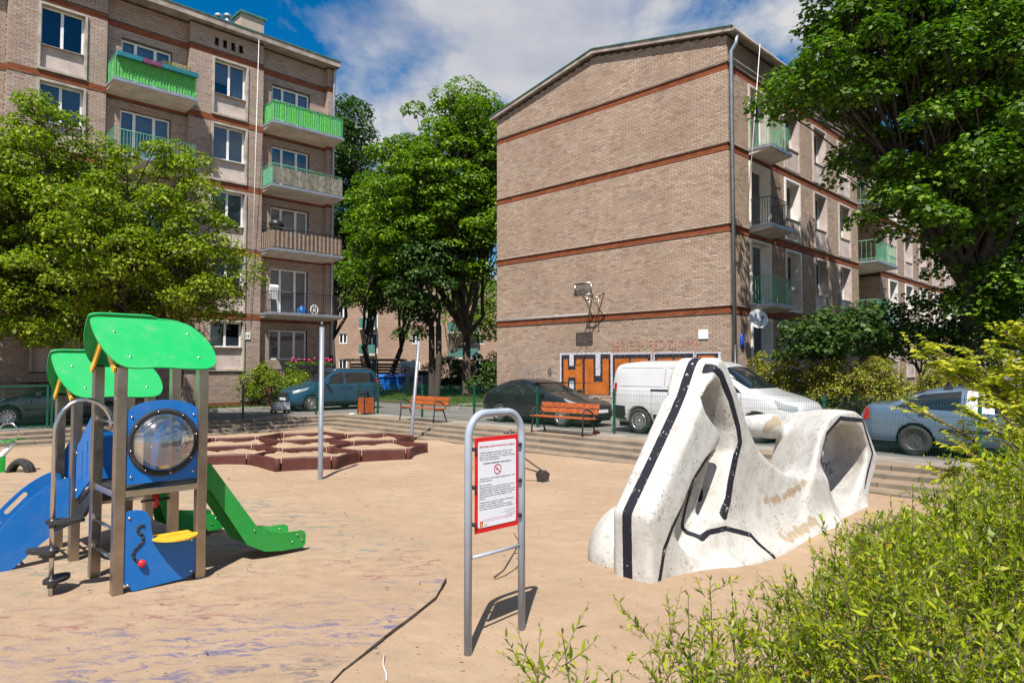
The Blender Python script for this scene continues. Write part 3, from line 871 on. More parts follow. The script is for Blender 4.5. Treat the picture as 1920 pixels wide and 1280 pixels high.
# balconies
def balcony(parent, x0, x1, yw, zf, style, depth=1.05, sgn=1):
    """slab plus railing in front of the wall plane y = yw (outside is -y)"""
    yo = yw - depth
    s = MB(); s.add([(x0, yw, zf-0.24), (x1, yw, zf-0.24), (x1, yo, zf-0.13), (x0, yo, zf-0.13), (x0, yw, zf), (x1, yw, zf), (x1, yo, zf), (x0, yo, zf)],
                    [(0,1,2,3),(4,5,6,7),(0,1,5,4),(1,2,6,5),(2,3,7,6),(3,0,4,7)])
    bal = s.build('balcony', M['slab'], parent, off=(0,0,0))
    s = MB(); s.box(x0-0.02, x1+0.02, yo-0.035, yo-0.002, zf-0.10, zf+0.012); s.box(x0-0.035, x0-0.002, yo, yw-0.02, zf-0.10, zf+0.012)
    s.build('slab_edge', M['zinc'], bal, off=(0,0,0))
    rail = {'green_mat': 'rail_green', 'grey': 'rail_green', 'brown': 'iron', 'open': 'iron', 'planter': 'iron', 'rail_green': 'rail_green'}[style]
    xa, xb, yf, h = x0+0.04, x1-0.04, yo+0.05, 0.95
    s = MB()
    path = [(xa, yw-0.02, zf+h), (xa, yf, zf+h), (xb, yf, zf+h), (xb, yw-0.02, zf+h)]
    for p, q in zip(path[:-1], path[1:]):
        s.cyl(p, q, 0.018, 6)
    s.build('handrail', M[rail], bal, off=(0,0,0))
    s = MB().tube([(p[0], p[1], zf+0.10) for p in path], 0.012, 6); s.build('bottom_rail', M[rail], bal, off=(0,0,0))
    n = int((xb-xa)/0.115)
    bars = MB()
    for i in range(n+1):
        x = xa + (xb-xa)*i/n; bars.box(x-0.008, x+0.008, yf-0.008, yf+0.008, zf, zf+h)
    for i in range(1, 8):
        y = yf + (yw-yf)*i/8
        for x in (xa, xb): bars.box(x-0.008, x+0.008, y-0.008, y+0.008, zf, zf+h)
    b = bars.build('balusters', M[rail], bal, off=(0,0,0)); b['kind'] = 'stuff'
    def cloth(mat, inset, top=0.93, stripes=0):
        n = 60; V = []; 
        segs = [((xa+inset, yw-0.05), (xa+inset, yf+inset)), ((xa+inset, yf+inset), (xb-inset, yf+inset)), ((xb-inset, yf+inset), (xb-inset, yw-0.05))]
        for (p, q) in segs:
            L = math.hypot(q[0]-p[0], q[1]-p[1]); m = max(4, int(L/0.06)); nx, ny = -(q[1]-p[1])/L, (q[0]-p[0])/L
            cm = MB(); pts = []
            for j in range(m+1):
                f = j/m; w = 0.010*math.sin(j*1.9) + 0.006*math.sin(j*0.7)
                for z in (zf+0.07, zf+top + 0.012*math.sin(j*0.9)): pts.append((p[0]+(q[0]-p[0])*f+nx*w, p[1]+(q[1]-p[1])*f+ny*w, z))
            cm.add(pts, [(2*j, 2*j+2, 2*j+3, 2*j+1) for j in range(m)], True)
            cm.build('privacy_screen', mat, bal, off=(0,0,0))
    if style == 'green_mat': cloth(M['green_mat'], 0.03)
    if style in ('grey', 'brown'):
        sl = []
        w = 0.135 if style == 'grey' else 0.105
        x = xa - 0.02; i = 0
        rr = random.Random(int(zf*100))
        while x < xb:
            for _ in (0,):
                m = MB(); zt = zf + 0.80 + rr.uniform(-0.02, 0.03)
                m.box(x+0.006, min(x+w-0.004, xb), yf-0.034 - 0.004*(i%2), yf-0.022, zf+0.06, zt)
                m.build('screen_slat', (M['grey_fabric'] if style == 'grey' else (M['brown_fabric'] if i % 2 else M['tan_fabric'])), bal, off=(0,0,0))
            x += w; i += 1
        y = yf
        while y < yw-0.1:
            m = MB(); m.box(xa-0.034, xa-0.022, y+0.004, y+w-0.004, zf+0.06, zf+0.8)
            m.build('screen_slat', (M['rail_green'] if style == 'grey' else (M['brown_fabric'] if i % 2 else M['tan_fabric'])), bal, off=(0,0,0)); y += w; i += 1
    return bal
for bi, (x0, x1) in enumerate(recess[:2]):
    xe = x1 - 0.02 if x1 == 0 else x1
    styles = ['planter', 'open', 'brown', 'grey', 'green_mat'] if bi == 0 else ['planter', 'open', 'rail_green', 'rail_green', 'green_mat']
    for k in range(1, 5):
        balcony(lb, x0+0.02, xe-0.03, PROJ-0.002, LBAND[k] - ST + 0.10, styles[k], depth=1.32)
# downpipe at the corner
dp = MB(); dp.tube([(-0.08,-0.30,TOPZ-0.02), (-0.08,-0.16,TOPZ-0.35), (-0.08,-0.11,TOPZ-0.7), (-0.08,-0.11,2.7)], 0.065, 10); dp.build('downpipe', M['zinc'], lb, off=(0,0,0))
dp = MB(); dp.cyl((-0.08,-0.11,0.3), (-0.08,-0.11,2.7), 0.085); dp.build('downpipe_foot', M['iron'], lb, off=(0,0,0))
dp = MB(); dp.cyl((-4.15, -0.04, 4.0), (-4.15, -0.48, TOPZ-0.1), 0.012, 6); dp.build('lightning_cable', M['white_frame'], lb, off=(0,0,0))
# house number plate
pl = MB(); pl.box(-4.42, -4.15, -0.045, -0.012, 3.42, 3.72); plate = pl.build('number_plate', M['white_paint'], lb, off=(0,0,0))
def text_mesh(name, txt, size, mat, parent, M4, align='LEFT', bold=0.0, res=1, width=None):
    cu = bpy.data.curves.new(name, 'FONT'); cu.body = txt; cu.size = size; cu.align_x = align; cu.resolution_u = res; cu.offset = bold; cu.fill_mode = 'FRONT'
    o = bpy.data.objects.new(name, cu); COL.objects.link(o)
    dg = bpy.context.evaluated_depsgraph_get(); me = bpy.data.meshes.new_from_object(o.evaluated_get(dg))
    bpy.data.objects.remove(o); bpy.data.curves.remove(cu)
    if width and len(me.vertices):
        xs = [v.co.x for v in me.vertices]; k = width/max(1e-6, max(xs)-min(xs))
        for v in me.vertices: v.co.x *= k
    me.transform(M4); me.materials.clear()
    return link(name, me, mat, parent)
RX = Matrix.Rotation(PI/2, 4, 'X')                # text standing up, facing -y
text_mesh('number', '15', 0.22, M['black_paint'], plate, Matrix.Translation((-4.40, -0.048, 3.49)) @ RX, bold=0.006)
# ground floor terrace rail with flower box
gt = MB()
for i in range(27): gt.box(-3.5+i*0.125, -3.46+i*0.125, -0.56, -0.54, 0.95, 2.02)
gt.box(-3.55, -0.15, -0.58, -0.52, 2.02, 2.07); gt.box(-3.55, -0.15, -0.58, -0.52, 0.90, 0.95)
gto = gt.build('terrace_railing', M['iron'], lb, off=(0,0,0)); gto['kind'] = 'stuff'
gb = MB(); gb.box(-2.9, -0.3, -0.86, -0.60, 2.0, 2.25); gb.build('flower_box', M['iron'], lb, off=(0,0,0))
gb = MB(); gb.box(-3.6, -0.1, -0.62, PROJ-0.01, 0.3, 0.9); gb.build('terrace_plinth', M['concrete'], lb, off=(0,0,0))
# plinth of red brick at the foot
rc = []
for (x0, x1) in proj: rc += brick_cells(x0, x1, 0.305, 0.615, [])
bricks_mesh('red_plinth', rc, lambda x, z: (x, -0.03, z), (0,-1,0), M['red_brick'], lb, proud=0.02)

# ---------------------------------------------------------------- right building
RB_A, RB_B = 21.34, 10.99
RS = 2.77
RBAND = [4.22 + RS*k for k in range(4)]
RTOP = 13.48; RID = 14.62; RW = 11.31
rb = thing('apartment_building', 'tan brick block with blank gable wall, orange graffiti and basketball hoop', 'building', RB_A, RB_B, 0.0)
OFF[rb.name] = (0, 0, 0)
RL = 34.0
def gable_top(y): return RTOP + (RID-RTOP)*(1 - abs(y - RW/2)/(RW/2))
def in_rband(z0, z1): return any(z0 < bt and z1 > bt-0.235 for bt in RBAND)
wm = MB()
wm.add([(0,0,0.3),(0,RW,0.3),(0,RW,RTOP),(0,RW/2,RID),(0,0,RTOP)], [(0,1,2,3,4)])
wm.quad((0,RW,0.3),(RL,RW,0.3),(RL,RW,RTOP),(0,RW,RTOP))
wm.quad((RL,0,0.3),(RL,RW,0.3),(RL,RW,RTOP),(RL,0,RTOP))
# facade openings on local y = 0: x centres
holesR = []
openings = []
for k in range(4):
    zb = RBAND[k] - RS; zt = RBAND[k] - 0.30
    if k == 0: zb = 1.55
    openings.append(('door', 1.50, 3.15, zb + 0.10, zt, k))
    for c in (5.15, 7.95, 10.75): openings.append(('win', c-0.72, c+0.72, zb + 0.06, zt, k))
    for c in (17.6, 20.4, 23.2, 26.0, 28.8, 31.6): openings.append(('far', c-0.72, c+0.72, zb + 0.06, zt, k))
holesR = [(o[1], o[2], o[3], o[4]) for o in openings]
LOG = (12.5, 15.6)                                  # loggia with balconies
near = [h for h in holesR if h[1] < 13]; far = [h for h in holesR if h[0] > 13]
wall_with_holes(wm, 0, LOG[0], 0.3, RTOP, near, lambda x, z: (x, 0, z))
wall_with_holes(wm, LOG[1], RL, 0.3, RTOP, far, lambda x, z: (x, 0, z))
lw = [(13.2, 15.0, RBAND[k]-RS+0.12, RBAND[k]-0.6) for k in range(4)]
wall_with_holes(wm, LOG[0], LOG[1], 0.3, RTOP, lw, lambda x, z: (x, 0.9, z))
wm.quad((LOG[0],0,0.3),(LOG[0],0.9,0.3),(LOG[0],0.9,RTOP),(LOG[0],0,RTOP)); wm.quad((LOG[1],0,0.3),(LOG[1],0.9,0.3),(LOG[1],0.9,RTOP),(LOG[1],0,RTOP))
wm.build('wall', M['mortar'], rb, off=(0,0,0))
gc = [c for c in brick_cells(0, RW, 0.9, RID, [], zmax=gable_top) if not in_rband(c[2], c[3])]
bricks_mesh('brickwork', gc, lambda y, z: (0, y, z), (-1,0,0), M['brick'], rb, singles=300, key=lambda c: abs(c[0]-0.6) + 0.8*abs(c[2]-5.6))
fc = [c for c in brick_cells(0, LOG[0], 0.9, RTOP, near) if not in_rband(c[2], c[3])]
bricks_mesh('brickwork', fc, lambda x, z: (x, 0, z), (0,-1,0), M['brick'], rb)
fc = [c for c in brick_cells(LOG[1], RL, 0.9, RTOP, far) if not in_rband(c[2], c[3])]
bricks_mesh('brickwork', fc, lambda x, z: (x, 0, z), (0,-1,0), M['brick'], rb)
fc = [c for c in brick_cells(LOG[0], LOG[1], 0.9, RTOP, lw) if not in_rband(c[2], c[3])]
bricks_mesh('brickwork', fc, lambda x, z: (x, 0.9, z), (0,-1,0), M['brick'], rb)
fc = [c for c in brick_cells(0, 0.9, 0.9, RTOP, []) if not in_rband(c[2], c[3])]
bricks_mesh('brickwork', fc, lambda y, z: (LOG[1], y, z), (-1,0,0), M['brick'], rb)
rcg, rcf, rcf2, rcl = [], [], [], []
for bt in RBAND:
    rcg += brick_cells(0, RW, bt-0.2325, bt, []); rcf += brick_cells(0, LOG[0], bt-0.2325, bt, near)
    rcf2 += brick_cells(LOG[1], RL, bt-0.2325, bt, far); rcl += brick_cells(LOG[0], LOG[1], bt-0.2325, bt, lw)
bricks_mesh('red_course', rcg, lambda y, z: (0, y, z), (-1,0,0), M['red_brick'], rb, proud=0.006)
bricks_mesh('red_course', rcf, lambda x, z: (x, 0, z), (0,-1,0), M['red_brick'], rb, proud=0.006)
bricks_mesh('red_course', rcf2, lambda x, z: (x, 0, z), (0,-1,0), M['red_brick'], rb, proud=0.006)
bricks_mesh('red_course', rcl, lambda x, z: (x, 0.9, z), (0,-1,0), M['red_brick'], rb, proud=0.006)
for bt in RBAND:                                     # zinc drip ledge over every red course
    e = MB(); e.box(-0.055, -0.001, -0.055, RW+0.03, bt+0.002, bt+0.022); e.box(-0.055, LOG[0], -0.055, -0.001, bt+0.002, bt+0.022)
    e.box(LOG[1], RL, -0.055, -0.001, bt+0.002, bt+0.022)
    e.build('drip_ledge', M['fascia'], rb, off=(0,0,0))
e = MB(); e.box(-0.05, 0.0, -0.05, RW+0.05, 0.3, 0.9); e.box(0.0, RL, -0.05, 0.0, 0.3, 0.9); e.build('plinth', M['concrete'], rb, off=(0,0,0))
# windows: deep white reveals, panel below
rin = [['curtain','half'], ['half','curtain'], ['curtain', None], ['blind','curtain']]
for (typ, x0, x1, z0, z1, k) in openings:
    t = 0.09
    s = MB()
    s.box(x0, x0+t, -0.06, 0.40, z0, z1); s.box(x1-t, x1, -0.06, 0.40, z0, z1); s.box(x0+t, x1-t, -0.06, 0.40, z1-t, z1); s.box(x0+t, x1-t, -0.06, 0.40, z0, z0+t)
    white = (k in (0, 1, 2) and x0 < 5.5) or (typ == 'far' and k % 2)
    s.build('window_surround', M['reveal'] if white else M['render'], rb, off=(0,0,0))
    if typ == 'door':
        window_unit(rb, x0+t+0.002, x1-t-0.002, z0+t+0.002, z1-t-0.002, 0.28, [0.8, 1.0], inside=rin[k])
        zf = z0
        bal = balcony(rb, x0-0.02, x1+0.06, -0.002, z0+0.03, 'rail_green' if k != 2 else 'open', depth=0.80) if k else None
    else:
        zs = z0 + 0.86
        w = window_unit(rb, x0+t+0.002, x1-t-0.002, zs, z1-t-0.001, 0.28, [1, 1], inside=rin[(k+int(x0)) % 4])
        p = MB(); p.box(x0+t, x1-t, -0.012, 0.42, z0+t, zs-0.002); p.build('panel_below_window', M['render'], rb, off=(0,0,0))
        p = MB(); p.obox(((x0+x1)/2, -0.03+0.15, zs+0.004), ((x1-x0)/2-t-0.005, 0, 0), (0, 0.17, 0.012), (0,0,0.012)); p.build('sill', M['fascia'], w, off=(0,0,0))
for k in range(4):
    h = lw[k]
    window_unit(rb, h[0], h[1], h[2], h[3], 1.0, [1, 1, 1], inside='curtain')
    if k: balcony(rb, LOG[0]+0.02, LOG[1]-0.02, 0.89, RBAND[k]-RS+0.10, 'rail_green', depth=1.7)
    e = MB()
    for xx in (h[0], h[1]): e.quad((xx,0.9,h[2]),(xx,1.1,h[2]),(xx,1.1,h[3]),(xx,0.9,h[3]))
    e.quad((h[0],0.9,h[3]),(h[1],0.9,h[3]),(h[1],1.1,h[3]),(h[0],1.1,h[3])); e.build('reveal', M['reveal'], rb, off=(0,0,0))
# roof with eaves: two slopes, gable verge board, green metal edge
def slab_between(mb, y0, z0, y1, z1, x0, x1, th):
    mb.add([(x0,y0,z0),(x1,y0,z0),(x1,y1,z1),(x0,y1,z1),(x0,y0,z0+th),(x1,y0,z0+th),(x1,y1,z1+th),(x0,y1,z1+th)],
           [(0,3,2,1),(4,5,6,7),(0,1,5,4),(1,2,6,5),(2,3,7,6),(3,0,4,7)])
sl = (RID-RTOP)/(RW/2)
rr_ = MB(); ov = 0.26
slab_between(rr_, -ov, RTOP-0.06-sl*ov+0.13, RW/2-0.001, RID+0.06, -0.16, RL+0.3, 0.10)
slab_between(rr_, RW+ov, RTOP-0.06-sl*ov+0.13, RW/2+0.001, RID+0.06, -0.16, RL+0.3, 0.10)
rroof = rr_.build('roof', M['fascia'], rb, off=(0,0,0))
e = MB(); slab_between(e, -ov-0.05, RTOP+0.19-sl*(ov+.05), RW/2-0.001, RID+0.18, -0.24, RL+0.32, 0.03); slab_between(e, RW+ov+0.05, RTOP+0.19-sl*(ov+.05), RW/2+0.001, RID+0.18, -0.24, RL+0.32, 0.03)
e.build('roof_sheet', M['roof_green'], rroof, off=(0,0,0))
e = MB(); slab_between(e, -ov-0.01, RTOP-0.10-sl*ov+0.13, RW/2-0.002, RID+0.02, -0.20, -0.162, 0.19); slab_between(e, RW+ov+0.01, RTOP-0.10-sl*ov+0.13, RW/2+0.002, RID+0.02, -0.20, -0.162, 0.19)
e.build('verge_board', M['fascia'], rroof, off=(0,0,0))
e = MB(); e.cyl((-0.2,-ov-0.09,RTOP+0.02), (RL,-ov-0.09,RTOP+0.02), 0.065, 8); e.build('gutter', M['fascia'], rroof, off=(0,0,0))
e = MB(); e.box(3.0, 4.1, RW/2-0.4, RW/2+0.4, RID, RID+0.95); e.build('chimney', M['brick'], rroof, off=(0,0,0))
e = MB(); e.box(2.9, 4.2, RW/2-0.5, RW/2+0.5, RID+0.952, RID+1.04); e.build('chimney_cap', M['roof_green'], rroof, off=(0,0,0))
# aerial
e = MB(); e.cyl((4.2, 1.6, RTOP+0.3), (4.2, 1.6, RTOP+2.2), 0.018, 6)
for i in range(5): e.cyl((4.2-0.3, 1.6, RTOP+1.35+i*0.16), (4.2+0.3, 1.6, RTOP+1.35+i*0.16), 0.009, 5)
e.cyl((4.2, 1.6, RTOP+1.9), (5.6, 1.2, RTOP+1.9), 0.009, 5)
e.build('aerial', M['zinc'], rroof, off=(0,0,0))
# downpipe on the corner
e = MB(); e.tube([(0.10,-ov-0.05,RTOP-0.05), (0.08,-0.30,RTOP-0.35), (0.06,-0.13,RTOP-0.6), (0.06,-0.13,2.9)], 0.066, 10); e.build('downpipe', M['zinc'], rb, off=(0,0,0))
e = MB(); e.cyl((0.06,-0.13,0.3), (0.06,-0.13,2.9), 0.08); e.build('downpipe_foot', M['iron'], rb, off=(0,0,0))
e = MB(); e.cyl((1.25, -0.03, 7.2), (1.25, -0.60, RTOP-0.1), 0.012, 6); e.build('lightning_cable', M['white_frame'], rb, off=(0,0,0))
e = MB(); e.cyl((-0.03, RW-0.02, RBAND[0]+0.05), (-0.03, 5.9, RBAND[0]+0.05), 0.022, 8); e.build('cable_conduit', M['dish'], rb, off=(0,0,0))

# ---- graffiti on the gable, painted course by course so that the joints stay visible
GZ0, GZ1 = 1.02, 2.62
M['graf_orange'] = plain('orange_spray', (0.58, 0.15, 0.010), 0.8, var=0.16, scale=2.5)
M['graf_black'] = plain('black_spray', (0.02, 0.018, 0.03), 0.8, var=0.2)
M['graf_white'] = plain('pale_spray', (0.66, 0.66, 0.74), 0.8, var=0.1)
M['graf_red'] = plain('red_marker', (0.40, 0.12, 0.07), 0.8, var=0.2)
M['graf_grey'] = plain('grey_spray', (0.22, 0.21, 0.22), 0.8, var=0.2)
def painted(name, rects, mat, lift, minus=()):
    """paint on the brick faces only: every brick of the gable clipped to the painted rectangles"""
    mb = MB()
    for (c0, c1, za, zb) in gc:
        if za > 3.2: continue
        for (y0, y1, z0, z1) in rects:
            a, b = max(za, z0), min(zb, z1); l, r_ = max(c0, y0), min(c1, y1)
            if b - a < 0.004 or r_ - l < 0.004: continue
            segs = [(l, r_)]
            for (m0, m1, n0, n1) in minus:
                if n0 < (a+b)/2 < n1:
                    ns = []
                    for s0, s1 in segs:
                        if m1 <= s0 or m0 >= s1: ns.append((s0, s1)); continue
                        if m0 > s0: ns.append((s0, m0))
                        if m1 < s1: ns.append((m1, s1))
                    segs = ns
            for s0, s1 in segs: mb.quad((-0.0085-lift, s1, a), (-0.0085-lift, s0, a), (-0.0085-lift, s0, b), (-0.0085-lift, s1, b))
    return mb
def gy(px):                                         # gable distance from the corner for a photo column
    k = (px-960)/1280.0; return (7.32-22.86*k)/(0.7071*(1+k))
L0, L1 = gy(1052), gy(1345)
# H and U letters with their black and white outlines (y grows away from the corner)
yH0, yH1, yU0, yU1 = gy(1052), gy(1094), gy(1096), gy(1150)
ZB, ZT = 1.05, 2.60
def inv(r): return [(min(a, b), max(a, b), c, d) for a, b, c, d in r]
wbase = inv([(gy(1050), gy(1147), ZB-0.03, ZT+0.13), (gy(1147), gy(1222), ZB, ZT+0.10), (gy(1226), gy(1302), ZB, ZT+0.10), (gy(1304), gy(1352), ZT-0.22, ZT+0.08)])
notch = inv([(gy(1068), gy(1076), ZT-0.36, ZT+0.3), (gy(1068), gy(1076), ZB-0.1, ZB+0.52), (gy(1117), gy(1126), ZT-0.78, ZT+0.3)])
nb = inv([(gy(1065), gy(1079.5), ZT-0.52, ZT+0.3), (gy(1065), gy(1079.5), ZB-0.1, ZB+0.66), (gy(1113), gy(1130), ZT-0.98, ZT+0.3)])
gr = painted('outline', wbase, None, 0.0).build('graffiti', M['graf_white'], rb, off=(0,0,0)); gr['kind'] = 'stuff'; gr['label'] = 'block letter graffiti HU in orange with black and white outlines'
bbase = inv([(gy(1053), gy(1145), ZB, ZT+0.06), (gy(1149), gy(1220), ZB, ZT+0.04), (gy(1228), gy(1300), ZB, ZT+0.04), (gy(1306), gy(1347), ZT-0.14, ZT+0.03)])
painted('o', bbase, None, 0.0015, minus=notch).build('graffiti_outline', M['graf_black'], gr, off=(0,0,0))['kind'] = 'stuff'
obase = inv([(gy(1057), gy(1092.5), ZB+0.02, ZT-0.12), (gy(1097), gy(1141.5), ZB+0.02, ZT-0.12), (gy(1153), gy(1180), ZB, ZT-0.12), (gy(1183), gy(1215), ZB, ZT-0.12), (gy(1233), gy(1262), ZB, ZT-0.12), (gy(1265), gy(1295), ZB, ZT-0.12), (gy(1309), gy(1340), ZT-0.12, ZT-0.05)])
for ob in obase: painted('o', [ob], None, 0.003, minus=nb).build('graffiti_fill', M['graf_orange'], gr, off=(0,0,0))['kind'] = 'stuff'
RYZ = Matrix(((0,0,-1,0),(-1,0,0,0),(0,1,0,0),(0,0,0,1)))   # text facing -x, reading towards -y
text_mesh('scrawl', 'JERIE SUFEDZIOMI', 0.50, M['graf_red'], rb, Matrix.Translation((-0.0145, gy(1150), 2.78)) @ RYZ, bold=-0.012, width=gy(1150)-gy(1308))
sc = MB(); r5 = random.Random(9)
def stroke(mb, pts, w):
    for (y0, z0), (y1, z1) in zip(pts[:-1], pts[1:]):
        d = Vector((0, y1-y0, z1-z0)); n = Vector((0, -d.z, d.y)).normalized()*w
        c0, c1 = Vector((-0.0142, y0, z0)), Vector((-0.0142, y1, z1))
        mb.quad(c0-n, c1-n, c1+n, c0+n)
for i in range(9):
    y0 = gy(972) - i*0.16; stroke(sc, [(y0, 2.35+r5.uniform(-.1,.1)), (y0-0.1+r5.uniform(-.15,.05), 1.85), (y0-0.22, 1.55+r5.uniform(-.1,.2))], 0.018)
    stroke(sc, [(y0, 1.6), (y0-0.3, 1.66+r5.uniform(-.1,.1))], 0.016)
for i in range(10):
    an = i*0.7; stroke(sc, [(gy(1031)+0.12*math.cos(an), 1.95+0.2*math.sin(an)), (gy(1031)+0.12*math.cos(an+2.4), 1.95+0.2*math.sin(an+2.4))], 0.022)
sc.build('scrawl', M['graf_grey'], rb, off=(0,0,0))
e = MB(); e.box(-0.045, -0.012, gy(1329), gy(1311), 3.13, 3.45); e.build('notice_board', M['white_paint'], rb, off=(0,0,0))
e = MB()
e.lathe([(0.0, 0.0), (0.16, 0.0), (0.18, 0.02), (0.18, 0.05), (0.0, 0.065)], 20, Matrix.Translation((0.78, -0.015, 3.05)) @ Matrix.Rotation(PI/2, 4, 'X') @ Matrix.Diagonal((0.8, 1.5, 1, 1)))
e.build('house_number_lamp', M['blue_sign'], rb, off=(0,0,0))

# satellite dish (a thing of its own, fixed to the facade)
sdish = thing('satellite_dish', 'round pale satellite dish fixed to the brick facade beside the downpipe', 'dish', RB_A, RB_B, 0.0); OFF[sdish.name] = (0,0,0)
Md = Matrix.Translation((0.82, -0.60, 3.78)) @ Vector((-0.66, -0.70, 0.28)).to_track_quat('Z', 'Y').to_matrix().to_4x4() @ Matrix.Diagonal((0.84, 0.84, 0.84, 1))
e = MB(); e.lathe([(0.0, -0.085), (0.15, -0.075), (0.28, -0.045), (0.39, 0.0), (0.40, 0.008), (0.385, 0.004), (0.27, -0.036), (0.14, -0.066), (0.0, -0.076)], 40, Md)
e.build('reflector', M['dish'], sdish, off=(0,0,0))
e = MB(); e.tube([Md @ Vector((0, -0.38, 0.0)), Md @ Vector((0, -0.30, 0.22)), Md @ Vector((0, -0.10, 0.42))], 0.012, 6); e.build('feed_arm', M['iron'], sdish, off=(0,0,0))
e = MB(); e.cyl(Md @ Vector((0, -0.10, 0.36)), Md @ Vector((0, -0.07, 0.46)), 0.035); e.build('receiver', M['iron'], sdish, off=(0,0,0))
e = MB(); e.tube([Md @ Vector((0,0,-0.08)), (0.95, -0.30, 3.70), (0.95, -0.02, 3.6)], 0.02, 8); e.build('wall_bracket', M['zinc'], sdish, off=(0,0,0))

# basketball hoop on the gable
hp = thing('basketball_hoop', 'old steel basketball backboard frame bracketed to the gable wall', 'hoop', RB_A, RB_B, 0.0); OFF[hp.name] = (0,0,0)
HY = gy(1123)
e = MB()
for dy in (-0.28, 0.28):
    e.cyl((-0.01, HY+dy, 4.10), (-0.55, HY+dy*0.7, 4.75), 0.030, 6); e.cyl((-0.01, HY+dy, 5.05), (-0.55, HY+dy*0.7, 4.78), 0.030, 6)
    e.cyl((-0.55, HY+dy*0.7, 4.77), (-0.95, HY+dy*0.5, 5.0), 0.030, 6); e.cyl((-0.30, HY+dy*0.8, 4.10), (-0.30, HY+dy*0.8, 4.95), 0.022, 6)
e.cyl((-0.55, HY-0.2, 4.77), (-0.55, HY+0.2, 4.77), 0.026, 6); e.cyl((-0.3, HY-0.23, 4.5), (-0.3, HY+0.23, 4.5), 0.014, 6)
e.build('bracket', M['steel'], hp, off=(0,0,0))
e = MB()
yb0, yb1, z0, z1 = HY-0.40, HY+0.40, 4.92, 5.36
for (p, q) in (((yb0,z0),(yb1,z0)),((yb0,z1),(yb1,z1)),((yb0,z0),(yb0,z1)),((yb1,z0),(yb1,z1))): e.cyl((-0.97,p[0],p[1]), (-0.97,q[0],q[1]), 0.032, 6)
e.build('backboard_frame', M['steel'], hp, off=(0,0,0))
e = MB()
for i in range(1, 18): e.cyl((-0.97, yb0+i*0.80/18, z0), (-0.97, yb0+i*0.80/18, z1), 0.010, 4)
for i in range(1, 9): e.cyl((-0.97, yb0, z0+i*0.44/9), (-0.97, yb1, z0+i*0.44/9), 0.010, 4)
g = e.build('backboard_mesh', M['dark_steel'], hp, off=(0,0,0)); g['kind'] = 'stuff'
e = MB(); e.tube([(-1.20+0.22*math.cos(t), HY+0.22*math.sin(t), 4.93) for t in np.linspace(0, 2*PI, 21)[:-1]], 0.012, 6, closed=True); e.build('rim', M['dark_steel'], hp, off=(0,0,0))

# ---------------------------------------------------------------- block behind the trees
def brick_tex(name, c1, c2, mortar, scale=1.0):
    t = NT(name); p = t.obj()
    sw = t.new('ShaderNodeSeparateXYZ'); t.link(p, sw.inputs[0]); cb = t.new('ShaderNodeCombineXYZ')
    t.link(t.math('ADD', sw.outputs[0], sw.outputs[1]), cb.inputs[0]); t.link(sw.outputs[2], cb.inputs[1])
    b = t.new('ShaderNodeTexBrick'); t.link(cb.outputs[0], b.inputs['Vector'])
    b.inputs['Scale'].default_value = 1.0; b.inputs['Brick Width'].default_value = 0.26; b.inputs['Row Height'].default_value = 0.078; b.inputs['Mortar Size'].default_value = 0.006
    b.inputs['Color1'].default_value = (*c1, 1); b.inputs['Color2'].default_value = (*c2, 1); b.inputs['Mortar'].default_value = (*mortar, 1)
    col = t.mix(t.ramp(t.noise(p, 0.6, 5), [(0.4, 0.0), (0.75, 0.5)]), b.outputs[0], (0.22, 0.14, 0.095))
    return t.done(t.bsdf(col, 0.9, 0, 0.2))
M['far_brick'] = brick_tex('far_brick', (0.42, 0.29, 0.215), (0.33, 0.215, 0.155), (0.17, 0.13, 0.10))
bb = thing_xy('apartment_building', 'low brown brick block with small windows and green balconies seen between the trees', 'building', (-21.0, 72.0, 0.0), math.radians(8)); 
def bbx(px): return (px-960)/1280.0*71.0 + 21.0
bw = MB(); bholes = []
for px, w in ((637, 0.85), (775, 0.9), (900, 1.0)):
    for z in (8.15, 5.35, 2.6): bholes.append((bbx(px)-w/2, bbx(px)+w/2, z-0.62, z+0.45))
for px in (684,):
    for z in (7.0, 4.25, 1.5): bholes.append((bbx(px)-0.2, bbx(px)+1.0, z-0.6, z+1.6))
wall_with_holes(bw, 0, 26, 0.3, 10.2, bholes, lambda x, z: (x, 0, z))
bw.add([(0,0,10.2),(26,0,10.2),(26,0,10.6),(9,0,13.4),(0,0,10.5)], [(0,1,2,3,4)])
bw.quad((0,0,0.3),(0,10,0.3),(0,10,10.5),(0,0,10.5)); bw.quad((26,0,0.3),(26,10,0.3),(26,10,10.5),(26,0,10.5))
bw.build('wall', M['far_brick'], bb, off=(0,0,0))
e = MB(); slab_between_x = lambda x0,z0,x1,z1: e.add([(x0,-0.5,z0),(x1,-0.5,z1),(x1,10.3,z1),(x0,10.3,z0),(x0,-0.5,z0+0.25),(x1,-0.5,z1+0.25),(x1,10.3,z1+0.25),(x0,10.3,z0+0.25)],[(0,1,2,3),(4,5,6,7),(0,1,5,4),(1,2,6,5),(2,3,7,6),(3,0,4,7)])
slab_between_x(-0.6, 10.35, 9.0, 13.42); slab_between_x(9.0, 13.42, 26.6, 10.5)
e.build('roof', M['fascia'], bb, off=(0,0,0))
for h in bholes:
    window_unit(bb, h[0], h[1], h[2], h[3], 0.12, [1, 1], inside=[None, 'curtain'], fw=0.10)
